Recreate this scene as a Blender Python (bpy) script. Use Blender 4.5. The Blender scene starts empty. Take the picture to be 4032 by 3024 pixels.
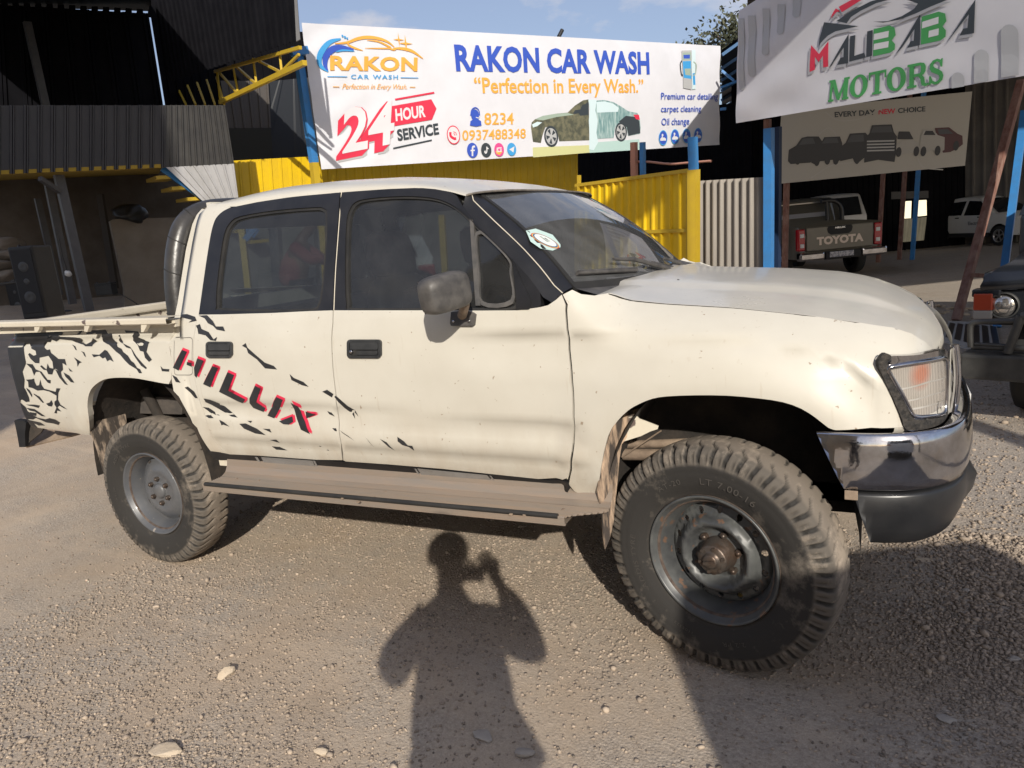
import bpy, bmesh, math, random
import numpy as np
from mathutils import Vector, Matrix
from mathutils.geometry import delaunay_2d_cdt

scene = bpy.context.scene
COL = scene.collection
rad = math.radians
random.seed(7)
RNG = np.random.default_rng(11)

# ------------------------------------------------------------------ camera
CAM = np.array([1.85174, -3.01772, 1.48998])
FPX = 2773.627
ROT = np.array([[0.88933936, -0.45714590, -0.00964992],
                [0.44759005, 0.86604681, 0.22276911],
                [-0.09348070, -0.20243655, 0.97482347]])      # columns: right, forward, up
cam_data = bpy.data.cameras.new("camera")
cam_data.sensor_fit = 'HORIZONTAL'
cam_data.sensor_width = 36.0
cam_data.lens = FPX / 4032.0 * 36.0
cam_data.clip_start = 0.02
cam_data.clip_end = 3000
cam = bpy.data.objects.new("camera", cam_data)
COL.objects.link(cam)
_r, _f, _u = ROT[:, 0], ROT[:, 1], ROT[:, 2]
cam.matrix_world = Matrix(((_r[0], _u[0], -_f[0], CAM[0]), (_r[1], _u[1], -_f[1], CAM[1]),
                           (_r[2], _u[2], -_f[2], CAM[2]), (0, 0, 0, 1)))
scene.camera = cam

# ------------------------------------------------------------------ light
SUN_DIR = Vector((-0.48391, 0.75590, -0.44096))      # the way the light travels
world = bpy.data.worlds.new("World")
scene.world = world
world.use_nodes = True
wn, wl = world.node_tree.nodes, world.node_tree.links
wn.clear()
wo = wn.new("ShaderNodeOutputWorld")
wb = wn.new("ShaderNodeBackground")
sky = wn.new("ShaderNodeTexSky")
sky.sky_type = 'NISHITA'
sky.sun_disc = False
sky.sun_elevation = rad(26.2)
sky.sun_rotation = math.atan2(-SUN_DIR.x, -SUN_DIR.y)
sky.air_density = 1.0
sky.dust_density = 1.6
sky.ozone_density = 1.5
wb.inputs["Strength"].default_value = 0.12
# thin clouds low on the left of the sky
tc = wn.new("ShaderNodeTexCoord")
nz = wn.new("ShaderNodeTexNoise")
mp = wn.new("ShaderNodeMapping")
mp.inputs["Scale"].default_value = (2.2, 2.2, 5.0)
mp.inputs["Location"].default_value = (0.35, 0.1, 0.0)
nz.inputs["Scale"].default_value = 2.1
nz.inputs["Detail"].default_value = 7
nz.inputs["Roughness"].default_value = 0.58
cr = wn.new("ShaderNodeValToRGB")
cr.color_ramp.elements[0].position = 0.55
cr.color_ramp.elements[1].position = 0.74
mixc = wn.new("ShaderNodeMixRGB")
mixc.inputs["Color2"].default_value = (5.6, 5.3, 5.3, 1)
pale = wn.new("ShaderNodeMixRGB")
pale.inputs["Fac"].default_value = 0.42
pale.inputs["Color2"].default_value = (3.0, 3.15, 4.3, 1)
wl.new(tc.outputs["Generated"], mp.inputs["Vector"])
wl.new(mp.outputs["Vector"], nz.inputs["Vector"])
wl.new(nz.outputs["Fac"], cr.inputs["Fac"])
wl.new(sky.outputs["Color"], pale.inputs["Color1"])
wl.new(pale.outputs["Color"], mixc.inputs["Color1"])
wl.new(cr.outputs["Color"], mixc.inputs["Fac"])
wl.new(mixc.outputs["Color"], wb.inputs["Color"])
wl.new(wb.outputs["Background"], wo.inputs["Surface"])
sun_data = bpy.data.lights.new("sun", 'SUN')
sun_data.energy = 4.3
sun_data.angle = rad(0.55)
sun_data.color = (1.0, 0.93, 0.82)
sun = bpy.data.objects.new("sun", sun_data)
COL.objects.link(sun)
sun.rotation_euler = SUN_DIR.to_track_quat('-Z', 'Y').to_euler()
sun.location = (12, -18, 14)
vs = scene.view_settings
vs.view_transform = 'Standard'
vs.look = 'None'
vs.gamma = 1
vs.exposure = 0.2

# ------------------------------------------------------------------ rays through the photograph, used to measure the place
W0, H0 = 4032.0, 3024.0
def ray(px, py):
    return ROT @ np.array([(px - W0/2)/FPX, 1.0, -(py - H0/2)/FPX])
def at_depth(px, py, d):
    return CAM + ray(px, py)*d
def at_y(px, py, y):
    r = ray(px, py); return CAM + r*((y - CAM[1])/r[1])
def at_plane(px, py, p0, n):
    r = ray(px, py); return CAM + r*(np.dot(p0 - CAM, n)/np.dot(r, n))
def zoomed(pts, s, ox, oy):
    return [(ox + x*s, oy + y*s) for x, y in pts]
UPV = np.array([0.0404, -0.0478, 0.99804])           # plumb line of the buildings; the yard itself slopes a little
def sm(t):
    t = np.clip(t, 0, 1); return t*t*(3 - 2*t)
def soft(x, k):
    return k*np.log1p(np.exp(np.clip(x/k, -40, 40)))
def ground_z(x, y):
    x = np.asarray(x, float); y = np.asarray(y, float)
    return soft(-0.11*x + 0.015*y - 0.27, 0.035)*0.9
def at_ground(px, py, dz=0.0):
    r = ray(px, py); t = (CAM[2] - dz)/-r[2]
    for _ in range(12):
        p = CAM + r*t
        t += (p[2] - ground_z(p[0], p[1]) - dz)/-r[2]*0.7
    return CAM + r*t

# ------------------------------------------------------------------ materials
def nodes_of(name):
    m = bpy.data.materials.new(name); m.use_nodes = True
    nt = m.node_tree; nt.nodes.clear()
    out = nt.nodes.new("ShaderNodeOutputMaterial")
    return m, nt, out
def M(name, col, rough=0.5, metal=0.0, col2=None, scale=6.0, amt=0.5, bump=0.0, bscale=40.0, coat=0.0, spec=0.5,
      specks=None, stretch=None, lo=0.35, hi=0.7, rvar=0.0, detail=5.0, emit=None, trans=0.0, bdist=0.01):
    m, nt, out = nodes_of(name)
    N, L = nt.nodes, nt.links
    b = N.new("ShaderNodeBsdfPrincipled")
    L.new(b.outputs[0], out.inputs["Surface"])
    b.inputs["Base Color"].default_value = (*col, 1)
    b.inputs["Roughness"].default_value = rough
    b.inputs["Metallic"].default_value = metal
    b.inputs["Specular IOR Level"].default_value = spec
    b.inputs["Coat Weight"].default_value = coat
    b.inputs["Coat Roughness"].default_value = 0.08
    if emit:
        b.inputs["Emission Color"].default_value = (*emit[:3], 1)
        b.inputs["Emission Strength"].default_value = emit[3]
    if trans:
        b.inputs["Transmission Weight"].default_value = trans
    t = N.new("ShaderNodeTexCoord")
    vec = t.outputs["Object"]
    if stretch:
        mpn = N.new("ShaderNodeMapping"); mpn.inputs["Scale"].default_value = stretch
        L.new(vec, mpn.inputs["Vector"]); vec = mpn.outputs["Vector"]
    color = None
    if col2 is not None:
        n = N.new("ShaderNodeTexNoise"); n.inputs["Scale"].default_value = scale
        n.inputs["Detail"].default_value = detail; n.inputs["Roughness"].default_value = 0.62
        L.new(vec, n.inputs["Vector"])
        r = N.new("ShaderNodeValToRGB")
        r.color_ramp.elements[0].position = lo; r.color_ramp.elements[1].position = hi
        r.color_ramp.elements[0].color = (*col, 1)
        r.color_ramp.elements[1].color = tuple(col[i]*(1-amt) + col2[i]*amt for i in range(3)) + (1,)
        L.new(n.outputs["Fac"], r.inputs["Fac"])
        color = r.outputs["Color"]
        if rvar:
            mr = N.new("ShaderNodeMapRange")
            mr.inputs["To Min"].default_value = max(0, rough - rvar); mr.inputs["To Max"].default_value = min(1, rough + rvar)
            L.new(n.outputs["Fac"], mr.inputs["Value"]); L.new(mr.outputs[0], b.inputs["Roughness"])
    if specks:
        sc_, th_, cc_ = specks
        n2 = N.new("ShaderNodeTexNoise"); n2.inputs["Scale"].default_value = sc_; n2.inputs["Detail"].default_value = 3
        L.new(t.outputs["Object"], n2.inputs["Vector"])
        r2 = N.new("ShaderNodeValToRGB")
        r2.color_ramp.elements[0].position = th_; r2.color_ramp.elements[1].position = th_ + 0.035
        L.new(n2.outputs["Fac"], r2.inputs["Fac"])
        mx = N.new("ShaderNodeMixRGB")
        mx.inputs["Color1"].default_value = (*col, 1); mx.inputs["Color2"].default_value = (*cc_, 1)
        if color: L.new(color, mx.inputs["Color1"])
        L.new(r2.outputs["Color"], mx.inputs["Fac"]); color = mx.outputs["Color"]
    if color: L.new(color, b.inputs["Base Color"])
    if bump:
        n3 = N.new("ShaderNodeTexNoise"); n3.inputs["Scale"].default_value = bscale; n3.inputs["Detail"].default_value = 5
        L.new(vec, n3.inputs["Vector"])
        bp = N.new("ShaderNodeBump"); bp.inputs["Strength"].default_value = bump; bp.inputs["Distance"].default_value = bdist
        L.new(n3.outputs["Fac"], bp.inputs["Height"]); L.new(bp.outputs["Normal"], b.inputs["Normal"])
    return m
def glass_mat(name, tint=(0.55, 0.6, 0.58), rough=0.02, haze=0.06, refl=1.0):
    m, nt, out = nodes_of(name); N, L = nt.nodes, nt.links
    tr = N.new("ShaderNodeBsdfTransparent"); tr.inputs[0].default_value = (*tint, 1)
    gl = N.new("ShaderNodeBsdfGlossy"); gl.inputs["Roughness"].default_value = rough
    gl.inputs[0].default_value = (refl, refl, refl, 1)
    df = N.new("ShaderNodeBsdfDiffuse"); df.inputs[0].default_value = (0.46, 0.47, 0.48, 1)  # pale haze mixed in to stand for sky reflection on the glass
    fr = N.new("ShaderNodeFresnel"); fr.inputs["IOR"].default_value = 1.52
    n = N.new("ShaderNodeTexNoise"); n.inputs["Scale"].default_value = 9; n.inputs["Detail"].default_value = 6
    tcn = N.new("ShaderNodeTexCoord"); L.new(tcn.outputs["Object"], n.inputs["Vector"])
    mr = N.new("ShaderNodeMapRange"); mr.inputs["To Min"].default_value = haze*0.35; mr.inputs["To Max"].default_value = haze*1.7
    L.new(n.outputs["Fac"], mr.inputs["Value"])
    m1 = N.new("ShaderNodeMixShader"); L.new(mr.outputs[0], m1.inputs[0]); L.new(tr.outputs[0], m1.inputs[1]); L.new(df.outputs[0], m1.inputs[2])
    m2 = N.new("ShaderNodeMixShader"); L.new(fr.outputs[0], m2.inputs[0]); L.new(m1.outputs[0], m2.inputs[1]); L.new(gl.outputs[0], m2.inputs[2])
    L.new(m2.outputs[0], out.inputs["Surface"])
    return m

# ------------------------------------------------------------------ objects
def tag(o, label=None, cat=None, group=None, kind=None):
    if label: o["label"] = label
    if cat: o["category"] = cat
    if group: o["group"] = group
    if kind: o["kind"] = kind
    return o
def thing(name, label, cat, loc=(0, 0, 0), rz=0.0, group=None):
    o = bpy.data.objects.new(name, None); COL.objects.link(o)
    o.location = tuple(float(v) for v in loc); o.rotation_euler = (0, 0, rz)
    o.empty_display_size = 0.2
    return tag(o, label, cat, group)
def mesh_from(name, V, F, mats=None, fm=None, smooth=False, parent=None, normals=None, local=True):
    me = bpy.data.meshes.new(name)
    me.from_pydata([tuple(map(float, v)) for v in V], [], [tuple(map(int, f)) for f in F])
    for m in (mats if isinstance(mats, (list, tuple)) else [mats]):
        if m: me.materials.append(m)
    if fm is not None: me.polygons.foreach_set("material_index", list(fm))
    if smooth is True: me.polygons.foreach_set("use_smooth", [True]*len(me.polygons))
    elif smooth is not False: me.polygons.foreach_set("use_smooth", list(smooth))
    me.update()
    if normals is not None:
        me.polygons.foreach_set("use_smooth", [True]*len(me.polygons))
        me.normals_split_custom_set([tuple(map(float, n)) for n in normals])
    o = bpy.data.objects.new(name, me); COL.objects.link(o)
    if parent is not None: attach(o, parent)
    return o
def parent_matrix(p):
    m = p.matrix_basis.copy()
    while p.parent is not None:
        p = p.parent; m = p.matrix_basis @ m
    return m
def attach(o, parent):
    """parent o so that its (world-built) mesh stays where it is"""
    o.parent = parent
    o.matrix_parent_inverse = Matrix()
    o.matrix_basis = parent_matrix(parent).inverted() @ o.matrix_basis
def copy_tree(o, parent=None):
    c = o.copy(); COL.objects.link(c)
    if parent is not None: c.parent = parent
    for ch in list(o.children): copy_tree(ch, c)
    return c

class MB:
    """collects simple shaped solids into one mesh"""
    def __init__(s): s.V = []; s.F = []; s.m = []; s.sm = []
    def add(s, V, F, mi=0, smooth=False):
        b = len(s.V); s.V += [tuple(map(float, v)) for v in V]; s.F += [tuple(b + i for i in f) for f in F]
        s.m += [mi]*len(F); s.sm += [smooth]*len(F); return s
    def box(s, c, size, rz=0.0, mi=0, R=None, bev=0.0):
        hx, hy, hz = [v/2 for v in size]
        Rm = R if R is not None else Matrix.Rotation(rz, 3, 'Z')
        if bev <= 0:
            P = [Vector((x*hx, y*hy, z*hz)) for x, y, z in ((-1,-1,-1),(1,-1,-1),(1,1,-1),(-1,1,-1),(-1,-1,1),(1,-1,1),(1,1,1),(-1,1,1))]
            F = [(0,3,2,1),(4,5,6,7),(0,1,5,4),(1,2,6,5),(2,3,7,6),(3,0,4,7)]
        else:
            bm = bmesh.new(); bmesh.ops.create_cube(bm, size=1.0)
            for v in bm.verts: v.co = Vector((v.co.x*2*hx, v.co.y*2*hy, v.co.z*2*hz))
            bmesh.ops.bevel(bm, geom=list(bm.edges), offset=bev, segments=2, profile=0.6, affect='EDGES')
            bm.verts.index_update(); P = [v.co.copy() for v in bm.verts]; F = [[v.index for v in f.verts] for f in bm.faces]; bm.free()
        c = Vector(tuple(map(float, c)))
        return s.add([c + Rm @ p for p in P], F, mi)
    def bar(s, a, b, w, h=None, mi=0, up=(0, 0, 1)):
        """rectangular bar from a to b"""
        a = Vector(tuple(map(float, a))); b = Vector(tuple(map(float, b))); h = h or w
        d = (b - a); L = d.length; d.normalize(); u = Vector(up)
        if abs(d.dot(u)) > 0.98: u = Vector((0.3, 0.95, 0))
        x = d.cross(u).normalized(); z = x.cross(d)
        R = Matrix((x, d, z)).transposed()
        return s.box((a + b)/2, (w, L, h), mi=mi, R=R)
    def tube(s, path, r, n=10, mi=0, closed=False, caps=True):
        P = [Vector(tuple(map(float, p))) for p in path]; k = len(P)
        rs = r if isinstance(r, (list, tuple)) else [r]*k
        V = []; F = []; prev = None
        for i in range(k):
            if closed: t = (P[(i+1) % k] - P[i-1])
            else: t = P[min(i+1, k-1)] - P[max(i-1, 0)]
            t.normalize()
            if prev is None:
                a = Vector((0, 0, 1)) if abs(t.z) < 0.9 else Vector((1, 0, 0)); u = t.cross(a).normalized()
            else:
                u = (prev - t*prev.dot(t)).normalized()
            prev = u; w = t.cross(u)
            for j in range(n):
                an = 2*math.pi*j/n; V.append(P[i] + (u*math.cos(an) + w*math.sin(an))*rs[i])
        for i in range(k if closed else k-1):
            i2 = (i+1) % k
            for j in range(n):
                j2 = (j+1) % n; F.append((i*n+j, i*n+j2, i2*n+j2, i2*n+j))
        s.add(V, F, mi, True)
        if caps and not closed:
            s.add(V[:n], [tuple(range(n-1, -1, -1))], mi); s.add(V[-n:], [tuple(range(n))], mi)
        return s
    def lathe(s, prof, n=48, mi=0, cx=0.0, cz=0.0, smooth=True):
        """profile (r, y) turned about the Y axis; faces look outward when y runs from + to -"""
        V = []; F = []; k = len(prof)
        for r, y in prof:
            for j in range(n):
                a = 2*math.pi*j/n; V.append((cx + r*math.cos(a), y, cz + r*math.sin(a)))
        for i in range(k-1):
            for j in range(n):
                j2 = (j+1) % n; F.append((i*n+j, (i+1)*n+j, (i+1)*n+j2, i*n+j2))
        return s.add(V, F, mi, smooth)
    def grid(s, rows, mi=0, smooth=True, flip=False):
        k = len(rows); n = len(rows[0]); V = [p for r in rows for p in r]; F = []
        for i in range(k-1):
            for j in range(n-1):
                f = (i*n+j, i*n+j+1, (i+1)*n+j+1, (i+1)*n+j); F.append(f[::-1] if flip else f)
        return s.add(V, F, mi, smooth)
    def prism(s, poly, ext, mi=0):
        """polygon of 3D points pushed along ext"""
        P = [Vector(tuple(map(float, p))) for p in poly]; e = Vector(tuple(map(float, ext))); n = len(P)
        F = [tuple(range(n)), tuple(range(2*n-1, n-1, -1))] + [(i, n+i, n+(i+1) % n, (i+1) % n) for i in range(n)]
        return s.add(P + [p + e for p in P], F, mi)
    def done(s, name, mats, parent=None, weld=False):
        o = mesh_from(name, s.V, s.F, mats, s.m, s.sm, parent)
        return o
def fix_normals(o):
    bm = bmesh.new(); bm.from_mesh(o.data); bmesh.ops.recalc_face_normals(bm, faces=bm.faces); bm.to_mesh(o.data); bm.free(); return o

def mirror_obj(o):
    me = o.data.copy(); me.transform(Matrix.Scale(-1, 4, (0, 1, 0))); me.flip_normals()
    c = o.copy(); c.data = me; COL.objects.link(c)
    for ch in list(o.children):
        d = mirror_obj(ch); d.parent = c
    return c
def catmull(pts, n=6, closed=False):
    P = [np.array(p, float) for p in pts]; k = len(P); out = []
    rng_ = range(k if closed else k-1)
    for i in rng_:
        p0 = P[i-1] if (closed or i > 0) else P[i]*2 - P[i+1]
        p1 = P[i]; p2 = P[(i+1) % k]
        p3 = P[(i+2) % k] if (closed or i+2 < k) else p2*2 - p1
        for j in range(n):
            t = j/n
            out.append(tuple(0.5*((2*p1) + (-p0+p2)*t + (2*p0-5*p1+4*p2-p3)*t*t + (-p0+3*p1-3*p2+p3)*t**3)))
    if not closed: out.append(tuple(P[-1]))
    return out
def resample(pts, n):
    P = np.array(pts, float); d = np.r_[0, np.cumsum(np.linalg.norm(np.diff(P, axis=0), axis=1))]
    t = np.linspace(0, d[-1], n)
    return np.stack([np.interp(t, d, P[:, i]) for i in range(P.shape[1])], 1)
def inside(P, poly):
    x, y = P[:, 0], P[:, 1]; c = np.zeros(len(P), bool); q = np.asarray(poly, float); j = len(q)-1
    for i in range(len(q)):
        xi, yi = q[i]; xj, yj = q[j]
        if yi != yj:
            c ^= ((yi > y) != (yj > y)) & (x < (xj-xi)*(y-yi)/(yj-yi) + xi)
        j = i
    return c
def densify(poly, step):
    out = []; n = len(poly)
    for i in range(n):
        a = np.array(poly[i], float); b = np.array(poly[(i+1) % n], float); k = max(1, int(np.linalg.norm(b-a)/step + 0.5))
        for j in range(k): out.append(tuple(a + (b-a)*j/k))
    # drop coincident neighbours
    res = []
    for p in out:
        if not res or (abs(p[0]-res[-1][0]) + abs(p[1]-res[-1][1])) > 1e-5: res.append(p)
    return res
def fill2d(outline, holes=(), step=0.04):
    """triangles filling a 2D outline with holes, with inner points on a grid"""
    loops = [densify(outline, step)] + [densify(h, step) for h in holes]
    V = []; E = []
    for lp in loops:
        b = len(V); V += lp; n = len(lp); E += [(b+i, b+(i+1) % n) for i in range(n)]
    o = np.array(loops[0]); mn, mx_ = o.min(0), o.max(0)
    gx = np.arange(mn[0]+step*0.51, mx_[0], step); gy = np.arange(mn[1]+step*0.49, mx_[1], step)
    if len(gx) and len(gy):
        G = np.array([(x, y) for x in gx for y in gy]); k = inside(G, loops[0])
        for h in loops[1:]: k &= ~inside(G, h)
        A = np.array(V)
        G = G[k]
        if len(G):
            keep = np.array([np.min((A[:, 0]-g[0])**2 + (A[:, 1]-g[1])**2) > (0.35*step)**2 for g in G]); G = G[keep]
        V = V + [tuple(g) for g in G]
    r = delaunay_2d_cdt([Vector(v) for v in V], E, [], 0, 1e-7)
    v2 = np.array([(p.x, p.y) for p in r[0]]); fs = [list(f) for f in r[2] if len(f) == 3]
    if not fs: return v2, []
    c = np.array([v2[f].mean(0) for f in fs]); k = inside(c, loops[0])
    for h in loops[1:]: k &= ~inside(c, h)
    out = []
    for f, kk in zip(fs, k):
        if not kk: continue
        a, b, d = v2[f[0]], v2[f[1]], v2[f[2]]
        ar = (b[0]-a[0])*(d[1]-a[1]) - (b[1]-a[1])*(d[0]-a[0])
        if abs(ar) < 1e-12: continue
        out.append(f if ar > 0 else f[::-1])
    return v2, out
def surf_panel(name, f, outline, holes=(), step=0.04, mats=None, parent=None, flange=0.0, off=0.0, mirror=False, flip=False):
    """a sheet cut to a 2D outline and laid on the surface f(u, v) -> xyz; off lifts it along the outward normal"""
    v2, tri = fill2d(outline, holes, step)
    e = 2e-3
    P = np.array([f(u, v) for u, v in v2]); Pu = np.array([f(u+e, v) for u, v in v2]) - np.array([f(u-e, v) for u, v in v2])
    Pv = np.array([f(u, v+e) for u, v in v2]) - np.array([f(u, v-e) for u, v in v2])
    Nn = np.cross(Pu, Pv); Nn /= np.linalg.norm(Nn, axis=1)[:, None] + 1e-12
    if flip: Nn = -Nn; tri = [t[::-1] for t in tri]
    P = P + Nn*off
    V = [tuple(p) for p in P]; F = [tuple(t) for t in tri]; LN = [Nn[i] for t in tri for i in t]
    if flange:
        cnt = {}
        for t in tri:
            for i in range(3):
                k = (t[i], t[(i+1) % 3]); cnt[k] = cnt.get(k, 0) + 1
        for (a, b) in list(cnt):
            if (b, a) in cnt: continue
            n0 = len(V); V += [tuple(P[a]), tuple(P[b]), tuple(P[b]-Nn[b]*flange), tuple(P[a]-Nn[a]*flange)]
            F.append((n0+1, n0, n0+3, n0+2))
            fn = np.cross(P[a]-P[b], -Nn[a]); fn /= np.linalg.norm(fn) + 1e-12
            LN += [fn]*4
    o = mesh_from(name, V, F, mats, None, True, None, LN)
    objs = [o]
    if parent is not None: attach(o, parent)
    if mirror:
        V2 = [(x, -y, z) for x, y, z in V]; F2 = [t[::-1] for t in F]; LN2 = []; i = 0
        for t in F:
            ln = LN[i:i+len(t)]; i += len(t); LN2 += [np.array([n[0], -n[1], n[2]]) for n in ln[::-1]]
        o2 = mesh_from(name, V2, F2, mats, None, True, None, LN2)
        if parent is not None: attach(o2, parent)
        objs.append(o2)
    return objs
def text_mesh(s, size=1.0, bold=0.0, shear=0.0, wide=1.0, align='LEFT', ext=0.0, spacing=1.0):
    c = bpy.data.curves.new("lettering", 'FONT'); c.body = s; c.size = size; c.offset = bold; c.shear = shear
    c.align_x = align; c.extrude = ext; c.space_character = spacing; c.resolution_u = 3
    o = bpy.data.objects.new("lettering", c); COL.objects.link(o)
    me = bpy.data.meshes.new_from_object(o.evaluated_get(bpy.context.evaluated_depsgraph_get()))
    bpy.data.objects.remove(o); bpy.data.curves.remove(c)
    V = np.array([v.co[:] for v in me.vertices]); F = [list(p.vertices) for p in me.polygons]
    bpy.data.meshes.remove(me)
    V[:, 0] *= wide
    return V, F

# ------------------------------------------------------------------ the yard: packed dirt and gravel
def ground_material():
    m, nt, out = nodes_of("dirt_and_gravel"); N, L = nt.nodes, nt.links
    b = N.new("ShaderNodeBsdfPrincipled"); b.inputs["Roughness"].default_value = 0.95; b.inputs["Specular IOR Level"].default_value = 0.15
    L.new(b.outputs[0], out.inputs[0])
    g = N.new("ShaderNodeTexCoord")
    def noise(sc, det=5, ro=0.6, vec=None):
        n = N.new("ShaderNodeTexNoise"); n.inputs["Scale"].default_value = sc; n.inputs["Detail"].default_value = det; n.inputs["Roughness"].default_value = ro
        L.new(vec or g.outputs["Object"], n.inputs["Vector"]); return n.outputs["Fac"]
    def ramp(v, p0, p1, c0, c1):
        r = N.new("ShaderNodeValToRGB"); r.color_ramp.elements[0].position = p0; r.color_ramp.elements[1].position = p1
        r.color_ramp.elements[0].color = (*c0, 1); r.color_ramp.elements[1].color = (*c1, 1); L.new(v, r.inputs[0]); return r.outputs[0]
    def mix(f, a, c, t='MIX'):
        x = N.new("ShaderNodeMixRGB"); x.blend_type = t
        if isinstance(f, float): x.inputs[0].default_value = f
        else: L.new(f, x.inputs[0])
        for s, v in ((x.inputs[1], a), (x.inputs[2], c)):
            if isinstance(v, tuple): s.default_value = (*v, 1)
            else: L.new(v, s)
        return x.outputs[0]
    dirt = ramp(noise(1.7, 6), 0.3, 0.72, (0.42, 0.325, 0.235), (0.53, 0.43, 0.325))
    grit = ramp(noise(95, 4, 0.7), 0.34, 0.68, (0.22, 0.19, 0.16), (0.52, 0.45, 0.375))
    v = N.new("ShaderNodeTexVoronoi"); v.inputs["Scale"].default_value = 95; v.inputs["Randomness"].default_value = 1.0
    L.new(g.outputs["Object"], v.inputs["Vector"])
    sep = N.new("ShaderNodeSeparateColor"); L.new(v.outputs["Color"], sep.inputs[0])
    cell = ramp(sep.outputs[0], 0.0, 1.0, (0.24, 0.21, 0.18), (0.53, 0.465, 0.39))
    grit = mix(0.45, grit, cell)
    patch = ramp(noise(0.9, 7, 0.68), 0.40, 0.60, (0, 0, 0), (1, 1, 1))
    at = N.new("ShaderNodeAttribute"); at.attribute_name = "gravel"
    pm = N.new("ShaderNodeMath"); pm.operation = 'MULTIPLY_ADD'; pm.use_clamp = True
    pm.inputs[1].default_value = 0.75; L.new(patch, pm.inputs[0]); L.new(at.outputs["Fac"], pm.inputs[2])
    base = mix(pm.outputs[0], dirt, grit)
    ochre = ramp(noise(0.55, 5, 0.6), 0.55, 0.72, (0, 0, 0), (0.45, 0.45, 0.45))
    base = mix(ochre, base, (0.47, 0.34, 0.225))
    dk = ramp(noise(1.3, 6, 0.65, None), 0.56, 0.70, (0, 0, 0), (0.5, 0.5, 0.5)); base = mix(dk, base, (0.27, 0.215, 0.165))
    tk = N.new("ShaderNodeMapping"); tk.inputs["Scale"].default_value = (0.35, 5.5, 1); tk.inputs["Rotation"].default_value = (0, 0, 0.25); L.new(g.outputs["Object"], tk.inputs[0])
    trk = ramp(noise(1.6, 4, 0.5, tk.outputs[0]), 0.56, 0.66, (0, 0, 0), (0.30, 0.30, 0.30)); base = mix(trk, base, (0.56, 0.45, 0.335))
    fine = ramp(noise(260, 2), 0.3, 0.7, (0.84, 0.84, 0.84), (1.12, 1.12, 1.12))
    base = mix(1.0, base, fine, 'MULTIPLY')
    L.new(base, b.inputs["Base Color"])
    h = N.new("ShaderNodeMath"); h.operation = 'MULTIPLY'; L.new(pm.outputs[0], h.inputs[0])
    inv = N.new("ShaderNodeMath"); inv.operation = 'SUBTRACT'; inv.inputs[0].default_value = 1.0; L.new(v.outputs["Distance"], inv.inputs[1])
    L.new(inv.outputs[0], h.inputs[1])
    h2 = N.new("ShaderNodeMath"); h2.operation = 'ADD'; L.new(h.outputs[0], h2.inputs[0])
    nf = noise(120, 6, 0.75); L.new(nf, h2.inputs[1])
    bp = N.new("ShaderNodeBump"); bp.inputs["Strength"].default_value = 0.75; bp.inputs["Distance"].default_value = 0.005
    L.new(h2.outputs[0], bp.inputs["Height"]); L.new(bp.outputs[0], b.inputs["Normal"])
    return m
MAT_GROUND = ground_material()
def fbm(x, y, seed=0):
    r = np.random.default_rng(seed); v = 0*x
    for k in range(7):
        a = r.uniform(0, 6.28); f = 0.8*1.75**k; p = r.uniform(0, 6.28, 2)
        v = v + np.sin((x*math.cos(a) + y*math.sin(a))*f + p[0] + 1.7*np.sin((y*math.cos(a) - x*math.sin(a))*f*0.6 + p[1]))/1.6**k
    return v/2.2
def gravel_amount(x, y):
    right = sm((x - 1.6)/0.9)*0.85
    return np.clip(right + 0.28*sm((-y - 1.0)/1.0) + 0.24*fbm(x, y, 4) - 0.30*sm((-1.5 - x)/1.2) + 0.05, 0, 1)
def build_ground():
    xs = np.r_[np.geomspace(400, 9, 22)*-1, np.arange(-8.4, -3, 0.3), np.arange(-3, 4.2, 0.06), np.arange(4.2, 10, 0.3), np.geomspace(10, 400, 22)]
    ys = np.r_[np.geomspace(60, 4.2, 12)*-1, np.arange(-4, 2.6, 0.06), np.arange(2.6, 26, 0.4), np.geomspace(26, 600, 20)]
    Xg, Yg = np.meshgrid(xs, ys, indexing='ij')
    Z = ground_z(Xg, Yg) + 0.006*fbm(Xg*1.2, Yg*1.2, 2)*sm((6 - np.hypot(Xg, Yg))/3)
    n, k = Xg.shape
    V = np.stack([Xg, Yg, Z], -1).reshape(-1, 3)
    F = [(i*k+j, (i+1)*k+j, (i+1)*k+j+1, i*k+j+1) for i in range(n-1) for j in range(k-1)]
    o = mesh_from("ground", V, F, MAT_GROUND, None, True); o["kind"] = "structure"
    a = o.data.attributes.new("gravel", 'FLOAT', 'POINT'); a.data.foreach_set("value", (gravel_amount(V[:, 0], V[:, 1])).astype(np.float32))
build_ground()

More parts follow.
